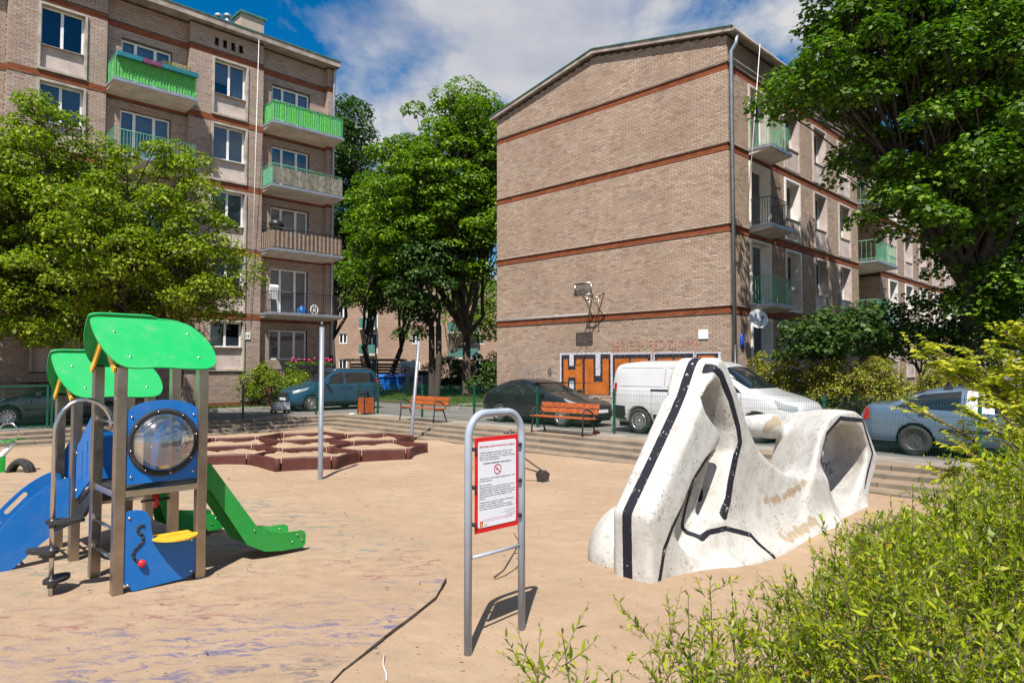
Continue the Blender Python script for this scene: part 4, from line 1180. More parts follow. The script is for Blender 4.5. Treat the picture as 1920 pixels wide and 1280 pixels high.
for x0, x1, zs in ((bbx(668), bbx(698), (6.35, 3.6)), (bbx(836), bbx(895), (6.0, 3.25))):
    for z in zs:
        e = MB(); e.box(x0, x1, -1.1, -0.002, z-0.16, z); bal = e.build('balcony', M['slab'], bb, off=(0,0,0))
        e = MB(); e.box(x0+0.02, x1-0.02, -1.09, -1.05, z+0.05, z+1.0); e.box(x0+0.02, x0+0.06, -1.05, -0.01, z+0.05, z+1.0); e.box(x1-0.06, x1-0.02, -1.05, -0.01, z+0.05, z+1.0)
        e.build('balcony_screen', M['roof_green'] if x0 < 15 else M['teal_mat'] if 'teal_mat' in M else M['rail_green'], bal, off=(0,0,0))
# ------------------------------------------------------------------ vegetation
def unit(v): return v / np.maximum(1e-9, np.linalg.norm(v, axis=-1, keepdims=True))

def leaves(name, C, N, size, mat, parent, aspect=0.62, fold=0.18, r=None, droop=0.0, T=None):
    """rhombic folded leaves at C with normals N; every leaf is two triangles-wide quads with own vertices"""
    r = r or rng
    n = len(C); N = unit(N)
    if T is None:
        T = r.normal(size=(n,3)); T[:,2] -= droop
    T = unit(T - N*(T*N).sum(1, keepdims=True)); B = np.cross(N, T)
    s = np.asarray(size)[:,None]
    base = C - T*s*0.5; tip = C + T*s*0.5 - N*s*0.10
    l = C - T*s*0.06 + B*s*aspect*0.5 + N*s*fold; q = C - T*s*0.06 - B*s*aspect*0.5 + N*s*fold
    V = np.stack([base, q, tip, l], 1).reshape(-1,3)
    return raw_quads(name, V, mat, parent)

def lobed(name, C, N, size, mat, parent, r=None, droop=0.3):
    """maple-like leaves: an eight-cornered star polygon"""
    r = r or rng
    n = len(C); N = unit(N); T = r.normal(size=(n,3)); T[:,2] -= droop
    T = unit(T - N*(T*N).sum(1, keepdims=True)); B = np.cross(N, T); s = np.asarray(size)[:,None]*0.5
    ang = [0, 32, 62, 100, 180, 260, 298, 328]; rad = [1.0, 0.55, 0.95, 0.75, 0.55, 0.75, 0.95, 0.55]
    P = []
    for a, q in zip(ang, rad):
        a = math.radians(a); P.append(C + s*q*(T*math.cos(a) + B*math.sin(a)) - N*s*q*q*0.22)
    return raw_quads(name, np.stack(P, 1).reshape(-1,3), mat, parent, nper=8)

def clump_points(centers, radii, per, r, up=0.75, shell=0.55):
    n = len(centers)
    k = r.poisson(per, n).clip(10)
    idx = np.repeat(np.arange(n), k)
    d = unit(r.normal(size=(len(idx),3))); d[:,2] = np.where(d[:,2] < -0.35, -d[:,2]*0.6, d[:,2]); d = unit(d)
    rad = shell + (1-shell)*r.random(len(idx))**0.6
    P = centers[idx] + d*radii[idx]*rad[:,None]
    P[:,2] -= 0.16*((d[:,0]**2+d[:,1]**2))*radii[idx][:,0]*rad      # outer leaves hang
    N = d*0.55 + np.array([0,0,up]) + r.normal(0, 0.38, d.shape)
    return P, N

def sample_env(envs, n, r, dmin, hollow=0.25):
    """cluster centres spread through a union of ellipsoids (c, r), denser towards the outside"""
    vol = np.array([e[1][0]*e[1][1]*e[1][2] for e in envs]); out = []
    tries = 0
    while len(out) < n and tries < n*60:
        tries += 1
        e = envs[r.choice(len(envs), p=vol/vol.sum())]
        d = unit(r.normal(size=3)); q = max(hollow, r.random()**0.42)
        p = np.array(e[0]) + d*np.array(e[1])*q
        if all((abs(p-o)*np.array([1,1,1.5])).max() > dmin*0.5 and np.linalg.norm(p-o) > dmin for o in out): out.append(p)
    return np.array(out)

def limb(mb, p0, p1, r0, r1, r, bend=0.12, n=5, seg=7):
    p0, p1 = np.array(p0, float), np.array(p1, float); L = np.linalg.norm(p1-p0)
    o = r.normal(0, bend*L, 3); o[2] = abs(o[2])*0.4
    pts = []
    for i in range(n+1):
        t = i/n; pts.append(Vector(p0*(1-t) + p1*t + o*math.sin(PI*t)*0.6 + (r.normal(0, 0.02*L, 3) if 0 < i < n else 0)))
    mb.tube(pts, [r0 + (r1-r0)*(i/n)**0.8 for i in range(n+1)], seg, caps=False)
    return pts

def tree(name, label, base, envs, n, csize, per, lsize, lmat, bark='bark', trunk_r=0.2, fork=2.2, lean=(0,0), stems=1, group=None, dmin=None, star=False, seed=1, cat='tree', flat=0.6, spread=0.12, prim=9, hollow=0.25):
    r = np.random.default_rng(seed)
    root = thing_xy(name, label, cat, base, 0.0, group)
    b = np.array(base, float)
    C = sample_env(envs, n, r, dmin or csize*0.75, hollow)
    R = csize*(0.75 + 0.55*r.random((len(C),1)))*np.array([[1.0, 1.0, flat]])
    P, N = clump_points(C, R, per, r)
    sz = lsize*(0.7 + 0.6*r.random(len(P)))
    cr = (lobed if star else leaves)('crown', P-b, N, sz, lmat, root, r=r)
    # wood: trunk(s), primary limbs, twigs to every clump
    tm = MB()
    top = np.array([b[0]+lean[0], b[1]+lean[1], b[2]+fork])
    forks = []
    for s in range(stems):
        off = np.array([0,0,0.]) if stems == 1 else np.array([math.cos(2.4*s+seed), math.sin(2.4*s+seed), 0])*trunk_r*1.3
        ftop = top + (0 if stems == 1 else off*spread*22/ max(trunk_r*10,1)) + np.array([0,0,r.uniform(-.3,.3)])
        pts = [Vector(b*0 + off*1.0) + Vector((0,0,-0.15)), Vector(off*0.9 + np.array([0,0,0.25])), Vector(off*0.8+(ftop-b)*0.45 + r.normal(0,.05,3)), Vector(ftop-b)]
        tm.tube(pts, [trunk_r*1.55, trunk_r*1.1, trunk_r*0.95, trunk_r*0.85], 12)
        forks.append(ftop)
    tm.build('trunk', M[bark], root, off=(0,0,0))
    lm = MB()
    k = min(prim, len(C)); cen = C[r.choice(len(C), k, replace=False)]
    for _ in range(6):
        own = np.argmin(((C[:,None]-cen[None])**2).sum(-1), 1)
        cen = np.array([C[own == j].mean(0) if (own == j).any() else cen[j] for j in range(k)])
    for j in range(k):
        f = forks[int(np.argmin([np.linalg.norm((cen[j]-q)[:2]) for q in forks]))]
        tgt = f + (cen[j]-f)*0.82
        pts = limb(lm, f-b, tgt-b, trunk_r*0.55, trunk_r*0.22, r, 0.10, 6, 8)
        for i in np.where(own == j)[0]:
            t = r.uniform(0.35, 1.0); q = pts[int(round(t*6))]
            limb(lm, np.array(q), C[i]-b, trunk_r*0.17, 0.012, r, 0.10, 3, 5)
    lm.build('limbs', M[bark], root, off=(0,0,0))
    return root

def env(px, py, y, rx, rz, ry):
    """ellipsoid whose centre stands at depth y in the direction of photo column px / row py (metres out)"""
    s = y/1280.0
    return ((px-960)*s, y, 2.12 + (690-py)*s), (rx*s, ry, rz*s)

M['leaf_linden'] = leaf_mat('linden_leaf', [(0, (0.065, 0.105, 0.005)), (0.45, (0.145, 0.205, 0.006)), (0.8, (0.24, 0.295, 0.010)), (1, (0.37, 0.40, 0.025))], 0.34)
M['leaf_maple'] = leaf_mat('maple_leaf', [(0, (0.04, 0.09, 0.005)), (0.5, (0.105, 0.19, 0.006)), (0.85, (0.19, 0.295, 0.008)), (1, (0.30, 0.39, 0.02))], 0.34)
M['leaf_dark'] = leaf_mat('dark_leaf', [(0, (0.018, 0.048, 0.008)), (0.6, (0.040, 0.090, 0.012)), (1, (0.085, 0.15, 0.02))], 0.25)
M['leaf_right'] = leaf_mat('norway_maple_leaf', [(0, (0.03, 0.075, 0.005)), (0.55, (0.075, 0.16, 0.008)), (0.88, (0.14, 0.25, 0.012)), (1, (0.26, 0.36, 0.02))], 0.32)
M['leaf_hedge'] = leaf_mat('hedge_leaf', [(0, (0.14, 0.08, 0.02)), (0.3, (0.25, 0.17, 0.04)), (0.55, (0.20, 0.23, 0.02)), (1, (0.36, 0.38, 0.04))], 0.35)
M['leaf_yellow'] = leaf_mat('yellow_leaf', [(0, (0.22, 0.25, 0.012)), (0.5, (0.40, 0.40, 0.02)), (1, (0.60, 0.53, 0.04))], 0.35)
M['leaf_spirea'] = leaf_mat('spirea_leaf', [(0, (0.085, 0.13, 0.004)), (0.4, (0.21, 0.27, 0.006)), (0.8, (0.35, 0.40, 0.008)), (0.93, (0.46, 0.47, 0.02)), (1, (0.36, 0.19, 0.03))], 0.40, 0.42)

# left tree (before the left building)
bx = W(7.05, 23.8, 0.32)
tree('linden_tree', 'broad light green linden tree in front of the pale brick block', (bx.x, bx.y, bx.z),
     [env(70, 330, 21.6, 125, 150, 2.6), env(110, 560, 21.6, 150, 95, 2.9), env(300, 400, 21.4, 125, 130, 2.6), env(385, 520, 21.4, 95, 95, 2.0), env(215, 470, 21.0, 130, 140, 3.0), env(20, 470, 21.0, 130, 200, 2.6), env(-150, 420, 21.5, 150, 220, 3.0), env(260, 590, 22.3, 150, 50, 2.2)],
     520, 0.62, 230, 0.122, M['leaf_linden'], 'dark_bark', 0.16, 2.4, stems=1, seed=4, flat=0.6, dmin=0.42, hollow=0.45, prim=12)

# maples between the two blocks
tree('maple_tree', 'tall bright green maple nearest the blank gable wall', (-2.75, 41.5, 0.41),
     [env(850, 300, 41, 105, 125, 4.0), env(800, 420, 41, 110, 110, 4.2), env(900, 420, 40.5, 70, 120, 3.2), env(930, 300, 42, 60, 110, 3.0), env(870, 210, 41, 70, 52, 2.6), env(760, 330, 42, 60, 70, 2.5)],
     330, 1.0, 200, 0.215, M['leaf_maple'], 'bark', 0.27, 3.6, stems=1, seed=12, flat=0.5, dmin=0.6, star=False, prim=12, hollow=0.4, group='tall trees between the two blocks')
tree('maple_tree', 'bright green maple with forked dark trunk beside the waste shelter', (-9.0, 46.5, 0.41),
     [env(735, 430, 46, 75, 110, 4.0), env(710, 520, 46, 70, 60, 3.2), env(790, 350, 47, 60, 80, 3.0), env(700, 380, 47, 45, 70, 3.0)],
     140, 1.2, 250, 0.215, M['leaf_maple'], 'dark_bark', 0.20, 3.0, stems=3, seed=23, flat=0.5, dmin=0.7, group='tall trees between the two blocks', spread=0.5)
tree('maple_tree', 'shaded dark maple standing between the two bright green trees', (-4.5, 39.0, 0.41),
     [env(800, 520, 39, 55, 70, 2.4), env(775, 590, 39, 30, 40, 1.6)],
     36, 1.1, 200, 0.21, M['leaf_dark'], 'dark_bark', 0.19, 4.0, stems=2, seed=31, flat=0.55, group='tall trees between the two blocks')
tree('maple_tree', 'dark green tree half hidden behind the corner of the pale block', (-13.2, 50.0, 0.41),
     [env(645, 300, 50, 50, 120, 4.0), env(640, 430, 50, 55, 80, 4.0), env(655, 520, 51, 35, 50, 3.0)],
     100, 1.4, 190, 0.25, M['leaf_dark'], 'dark_bark', 0.24, 4.0, seed=44, flat=0.55, dmin=0.85, group='tall trees between the two blocks')
tree('young_tree', 'sunlit young tree against the far low brick block', (-5.4, 60.0, 0.41),
     [env(910, 590, 60, 40, 60, 3.0), env(860, 560, 61, 40, 40, 3.0)], 30, 1.4, 110, 0.32, M['leaf_maple'], 'bark', 0.14, 3.0, seed=45, flat=0.55)

# big maple on the right
tree('maple_tree', 'huge spreading maple hanging over the windowed facade of the tan block', (13.7, 20.4, 0.40),
     [env(1690, 90, 20.0, 150, 120, 3.0), env(1590, 130, 19.6, 120, 95, 2.4), env(1850, 120, 20.0, 150, 180, 3.2), env(1760, 290, 19.8, 160, 100, 2.8), env(1725, 400, 19.2, 85, 50, 1.8), env(1880, 330, 20.2, 120, 140, 3.0), env(1515, 165, 20.0, 60, 55, 1.8),
      env(1900, -80, 20.5, 300, 160, 3.6), env(1640, -40, 20.0, 140, 90, 2.6), env(2050, 150, 20.5, 180, 230, 3.2), env(1870, 470, 20.2, 110, 110, 2.2), env(1850, 560, 20.0, 75, 70, 1.4), env(1780, 420, 19.4, 90, 60, 1.6), env(1950, 520, 20.6, 90, 120, 2.0)],
     700, 0.72, 190, 0.172, M['leaf_right'], 'dark_bark', 0.30, 4.2, seed=52, flat=0.6, dmin=0.36, star=True, prim=16, hollow=0.55)

# small dark trees behind the hedge
tree('small_tree', 'small dark leafy tree rising behind the brown-green hedge', (9.3, 19.9, 0.40), [env(1560, 625, 19.9, 75, 40, 1.1), env(1600, 610, 20.0, 45, 35, 0.9), env(1520, 650, 19.9, 45, 30, 0.9)],
     34, 0.55, 120, 0.16, M['leaf_dark'], 'dark_bark', 0.06, 1.2, seed=61, flat=0.55, star=True)
tree('small_tree', 'deep green thicket tree in the shade right of the small tree', (12.6, 21.0, 0.40), [env(1720, 620, 21.0, 80, 55, 1.5), env(1780, 640, 21.0, 70, 60, 1.3), env(1690, 650, 21.0, 50, 40, 1.2), env(1850, 590, 21.2, 80, 60, 1.3)],
     52, 0.65, 120, 0.15, M['leaf_dark'], 'dark_bark', 0.09, 1.2, seed=62, flat=0.6)

# hedge along the pavement, made of several bushes
def bush(name, label, base, envs, n, csize, per, lsize, mat, seed, group=None, cat='bush'):
    r = np.random.default_rng(seed)
    root = thing_xy(name, label, cat, base, 0.0, group); b = np.array(base, float)
    C = sample_env(envs, n, r, csize*0.55, 0.5)
    R = csize*(0.7+0.6*r.random((len(C),1)))*np.array([[1,1,0.8]])
    P, N = clump_points(C, R, per, r, 0.4, 0.4)
    P[:,2] = np.maximum(P[:,2], b[2]+0.02)
    leaves('foliage', P-b, N, lsize*(0.7+0.6*r.random(len(P))), mat, root, r=r)
    mb = MB()
    for c in C[::2]:
        limb(mb, r.normal(0, 0.12, 3)*np.array([1,1,0]), c-b, 0.022, 0.005, r, 0.10, 3, 5)
    mb.build('stems', M['dark_bark'], root, off=(0,0,0))
    return root
hl = ['clipped brown-green hedge bush next to the white van bonnet', 'brown-green hedge bush in the middle of the row', 'brown-green hedge bush above the boot of the silver car', 'brown-green hedge bush behind the roof of the silver car']
for i, (b_, zt) in enumerate(((9.1, 2.55), (7.6, 2.45), (6.1, 2.35), (4.5, 2.2))):
    p = W(20.55, b_, 0.40)
    bush('hedge_bush', hl[i], (p.x, p.y, 0.40), [((p.x, p.y, 1.25), (0.95, 0.95, 1.0)), ((p.x, p.y, zt-0.55), (0.85, 0.85, 0.55))], 75, 0.30, 110, 0.075, M['leaf_hedge'], 70+i, 'hedge along the pavement', 'hedge')
p = W(14.05, 29.0, 0.43)
bush('rounded_bush', 'rounded green bush at the foot of the pale block', (p.x, p.y, 0.43), [((p.x-0.2, p.y, 1.35), (1.35, 0.7, 0.95)), ((p.x+0.8, p.y, 1.2), (0.7, 0.6, 0.8))], 75, 0.32, 110, 0.085, M['leaf_linden'], 80)
p = W(19.0, 30.5, 0.41)
bush('garden_bush', 'small green bush beyond the corner of the pale block', (p.x, p.y, 0.30), [((p.x, p.y, 1.0), (0.8, 0.7, 0.8))], 30, 0.32, 90, 0.09, M['leaf_maple'], 81)
for i, (x, y, s, l) in enumerate(((-4.6, 50.0, 1.5, 'dark shrub behind the pale clothes bank'), (-1.6, 45.0, 1.6, 'dark shrub at the foot of the tall maple'), (-0.9, 38.5, 1.2, 'dark shrub against the far end of the gable'))):
    bush('shrub', l, (x, y, 0.41), [((x, y, 0.41+s*0.8), (s*1.2, s, s*0.9))], 46, 0.5, 100, 0.16, M['leaf_dark'], 90+i)

# foreground shrub: upright stems with narrow leaves
def lance(C, T, N, L, wd):
    """six-cornered narrow leaves from base C along T"""
    T = unit(T); N = unit(N - T*(N*T).sum(1, keepdims=True)); B = np.cross(T, N); L = L[:,None]; w = wd*L
    P = [C, C+T*L*0.30+B*w*0.8+N*w*0.25, C+T*L*0.62+B*w*0.75+N*w*0.2-N*L*0.02, C+T*L-N*L*0.10, C+T*L*0.62-B*w*0.75+N*w*0.2-N*L*0.02, C+T*L*0.30-B*w*0.8+N*w*0.25]
    return np.stack(P, 1).reshape(-1,3)
def shoots(base_pts, dirs, lens, r, nl, leaf_len, wd, b, wood, Vs, rad=0.0035):
    """short leafy shoots: slightly curved twigs with alternate narrow leaves"""
    for p0, d, L in zip(base_pts, dirs, lens):
        d = unit(d); bend = r.normal(0, 0.16*L, 3); up = np.array([0, 0, 0.10*L])
        t = np.array([0, .33, .66, 1.0])[:,None]
        cur = p0 + d*L*t + bend*np.sin(PI*t*0.5)**2 + up*t*t
        wood.tube([Vector(q-b) for q in cur], [rad, rad*0.8, rad*0.55, rad*0.3], 4, caps=False)
        n = max(5, int(nl*L/0.25)); tt = np.linspace(0.12, 1.0, n)[:,None]
        C = p0 + d*L*tt + bend*np.sin(PI*tt*0.5)**2 + up*tt*tt
        th = np.arange(n)*2.4 + r.random()*6; x = unit(np.cross(d, np.array([0.31, 0.87, 0.25]))); y = np.cross(d, x)
        out = np.cos(th)[:,None]*x + np.sin(th)[:,None]*y
        T = unit(out*0.8 + d*(0.5+0.7*tt) + r.normal(0, .25, (n,3)))
        N = unit(np.array([0,0,0.8]) - out*0.3 + d*0.4 + r.normal(0,.4,(n,3)))
        Vs.append(lance(C-b, T, N, leaf_len*(0.45+1.0*r.random(n))*(1.15-0.55*tt[:,0]), wd))
def leafy_shrub(name, label, xr, yr, n_stem, n_shoot, top, seed, leaf_len=0.045, wd=0.17, nl=19, qmin=0.0, near=False):
    r = np.random.default_rng(seed)
    def plan(n, bias):
        out = []
        while len(out) < n:
            x, y = r.uniform(*xr), r.uniform(*yr); q = x/y
            if q < qmin: continue
            if r.random() > np.interp(q, bias[0], bias[1]): continue
            out.append((x, y))
        return np.array(out)
    bias = ([0.0, 0.10, 0.26, 0.40, 0.48], [0.05, 0.08, 0.12, 0.55, 1.0]) if not near else ([-0.04, 0.0, 0.06, 0.16, 0.3, 0.45], [0.25, 0.6, 0.6, 0.5, 0.7, 1.0])
    c = (np.mean(xr), np.mean(yr), 0.0); root = thing_xy(name, label, 'shrub', c); b = np.array(c)
    wood = MB(); Vs = []
    ph = r.random(6)*6
    H = lambda P: np.interp(P[:,0]/P[:,1], top[0], top[1])*(0.90 + 0.16*np.sin(5.1*P[:,0]+ph[0])*np.sin(4.3*P[:,1]+ph[1]) + 0.12*np.sin(11*P[:,0]+3*P[:,1]+ph[2]))
    # upright leading stems with leaves near their tips
    S = plan(n_stem, ([0, .04, .3, .45], [0.10, 0.30, 0.45, 0.6])); h = H(S)*r.uniform(0.80, 1.12, len(S))
    for (x, y), hh in zip(S, h):
        lean = r.normal(0, 0.16, 2)
        p0 = np.array([x-lean[0]*hh, y-lean[1]*hh, 0.0]); p1 = np.array([x, y, hh*0.72])
        wood.tube([Vector(p0-b), Vector((p0+p1)/2-b+np.array([.01,0,0])), Vector(p1-b)], [0.007, 0.006, 0.004], 5, caps=False)
        d = unit(np.array([lean[0]*1.2, lean[1]*1.2, 1.0])); shoots([p1], [d], [hh*0.34], r, nl, leaf_len, wd, b, wood, Vs)
        k = 5; tt = r.uniform(0.45, 1.0, k); P = p0 + (p1-p0)*tt[:,None]; D = r.normal(size=(k,3)); D[:,2] = np.abs(D[:,2])*0.7 + 0.5
        shoots(P, D, r.uniform(0.10, 0.22, k), r, nl, leaf_len, wd, b, wood, Vs, 0.0025)
    # the mass: short shoots pointing every way through the upper half
    S = plan(n_shoot, bias); h = H(S)
    z = h*(1 - 0.62*r.random(len(S))**1.6)*0.93
    P = np.stack([S[:,0], S[:,1], z], -1); D = r.normal(size=(len(S),3)); D[:,2] = np.abs(D[:,2])*0.6 + 0.35
    shoots(P, D, r.uniform(0.12, 0.26, len(S)), r, nl, leaf_len, wd, b, wood, Vs, 0.0025)
    raw_quads('leaves', np.concatenate(Vs), M['leaf_spirea'], root, nper=6)
    wood.build('stems', M['bark'], root, off=(0,0,0))
    return root
leafy_shrub('flowering_shrub', 'low open yellow-green shrub with single shoots before the notice board', (-0.1, 2.3), (1.9, 2.9), 70, 860, ([-0.02, 0.06, 0.14, 0.22, 0.34, 0.46, 0.6, 0.8], [0.78, 0.98, 0.98, 1.10, 1.12, 1.16, 1.25, 1.35]), 102, 0.047, 0.165, qmin=-0.035, near=True)
leafy_shrub('flowering_shrub', 'dense yellow-green narrow-leaved shrub spreading below the white sculpture', (0.7, 4.4), (2.9, 4.5), 90, 2000, ([0.1, 0.22, 0.34, 0.42, 0.54, 0.66, 0.8], [0.62, 0.68, 0.74, 0.82, 1.14, 1.46, 1.6]), 104, 0.055, 0.165, qmin=0.16)
leafy_shrub('flowering_shrub', 'tall yellow-green shrub beneath the golden yellow branches', (2.4, 6.0), (4.5, 6.4), 60, 1300, ([0.42, 0.5, 0.56, 0.66, 0.8], [0.40, 0.60, 0.86, 1.27, 1.5]), 106, 0.062, 0.18, qmin=0.47)
# pinnate yellow branches reaching in from the right
def pinnate(name, label, base, tips, seed, n_tw=9, ll=0.075):
    r = np.random.default_rng(seed); root = thing_xy(name, label, 'shrub', base); b = np.array(base, float)
    wood = MB(); Vs = []
    for tip in tips:
        tip = np.array(tip, float); start = b + np.array([r.normal(0,.12), r.normal(0,.12), 0.0])
        mid = start*0.45 + tip*0.55 + np.array([0, 0, 0.30*np.linalg.norm(tip[:2]-start[:2])])
        cur = [(1-t)**2*start + 2*t*(1-t)*mid + t*t*tip for t in np.linspace(0, 1, 9)]
        wood.tube([Vector(p-b) for p in cur], [0.016*(1-0.09*i)+0.002 for i in range(9)], 6, caps=False)
        for j in range(n_tw*2):
            t = 0.35 + 0.65*r.random(); i = min(7, int(t*8)); p = cur[i]*(1-(t*8-i)) + cur[i+1]*(t*8-i); dirc = unit(cur[i+1]-cur[i])
            side = unit(np.cross(dirc, np.array([0,0,1.0]))*r.choice([-1,1]) + r.normal(0,.35,3))
            d = unit(dirc*0.8 + side*0.9 + np.array([0,0,0.15])); L = r.uniform(0.16, 0.34)
            q = p + d*L
            wood.tube([Vector(p-b), Vector((p+q)/2-b+np.array([0,0,0.01])), Vector(q-b)], [0.004, 0.003, 0.0015], 4, caps=False)
            m = 8
            u = np.linspace(0.2, 1.0, m); Pm = p + d*L*u[:,None]
            s = unit(np.cross(d, np.array([0,0,1.0])))
            for sg in (-1, 1):
                T = unit(s*sg*1.0 + d*0.45 + r.normal(0,.14,(m,3)) - np.array([0,0,0.25])); N = np.tile(np.array([0,0,1.0]), (m,1)) + r.normal(0,.35,(m,3))
                Vs.append(lance(Pm-b, T, N, ll*(0.7+0.5*r.random(m)), 0.30))
    raw_quads('leaves', np.concatenate(Vs), M['leaf_yellow'], root, nper=6)
    wood.build('stems', M['bark'], root, off=(0,0,0))
    return root
def at(px, py, y): return ((px-960)/1280.0*y, y, 2.12 + (690-py)/1280.0*y)
r7 = np.random.default_rng(77)
tips = [at(px, py, y) for px, py, y in ((1715,665,7.6),(1740,650,7.5),(1760,668,7.7),(1790,700,7.4),(1830,690,7.2),(1800,650,7.6),(1850,720,7.0),(1880,620,6.8),(1890,690,6.8),(1910,600,6.8),(1930,650,7.0),(1860,660,7.4),(1775,690,7.9))]
pinnate('yellow_shrub', 'golden yellow feather-leaved branches reaching over the silver car', (6.6, 7.2, 0.0), tips, 201, 10, 0.085)
tips = [at(px, py, y) for px, py, y in ((1800,770,6.8),(1850,800,6.6),(1790,840,6.6),(1840,880,6.4),(1900,760,6.2),(1915,830,6.2),(1880,900,6.2),(1760,880,6.8),(1930,900,6.0),(1850,750,6.8),(1700,765,7.0))]
pinnate('yellow_shrub', 'lower golden yellow shrub in front of the silver car door', (5.9, 6.5, 0.0), tips, 202, 9, 0.07)
tree('background_tree', 'dense dark tree closing the street behind the huge maple', (23.0, 30.5, 0.40), [env(1900, 560, 30.5, 90, 120, 3.0), env(2000, 520, 30.5, 120, 160, 3.0), env(1840, 640, 30.5, 60, 60, 2.0)],
     70, 1.1, 130, 0.26, M['leaf_dark'], 'dark_bark', 0.22, 2.5, seed=64, flat=0.6)
# ------------------------------------------------------------------ cars
def car_paint(name, c, flake=0.0, dirt=0.15):
    t = NT(name); p = t.obj()
    col = t.mix(t.ramp(t.noise(p, 2.0, 5), [(0.4, 0.0), (0.8, dirt)]), c, (0.20, 0.17, 0.13))
    return t.done(t.bsdf(col, 0.28, flake, 0.5, coat=0.8))
M['car_glass'] = NT('car_glass'); _t = M['car_glass']
M['car_glass'] = _t.done(_t.bsdf((0.012, 0.016, 0.018), 0.04, 0.0, 0.9))
M['tyre'] = plain('tyre', (0.028, 0.027, 0.026), 0.85, var=0.25)
M['rim'] = plain('alloy_rim', (0.50, 0.50, 0.52), 0.3, metal=0.8, var=0.1)
M['steel_rim'] = plain('dark_steel_rim', (0.09, 0.09, 0.095), 0.4, metal=0.6, var=0.3, scale=30)
M['trim'] = plain('black_car_trim', (0.018, 0.018, 0.02), 0.55, var=0.2)
M['arch'] = plain('wheel_arch_dark', (0.006, 0.006, 0.006), 0.95, var=0.2)
M['lamp'] = NT('headlamp'); _t = M['lamp']; M['lamp'] = _t.done(_t.bsdf((0.34, 0.35, 0.36), 0.22, 0.25, 0.6, coat=0.6))
M['tail'] = NT('tail_lamp'); _t = M['tail']; M['tail'] = _t.done(_t.bsdf((0.42, 0.012, 0.015), 0.15, 0.0, 0.8, coat=1.0))
M['chrome'] = plain('chrome', (0.7, 0.7, 0.72), 0.12, metal=1.0, var=0.04)
M['tape'] = plain('silver_tape', (0.55, 0.53, 0.56), 0.35, metal=0.4, var=0.2, scale=14, bump=0.8, bscale=16)

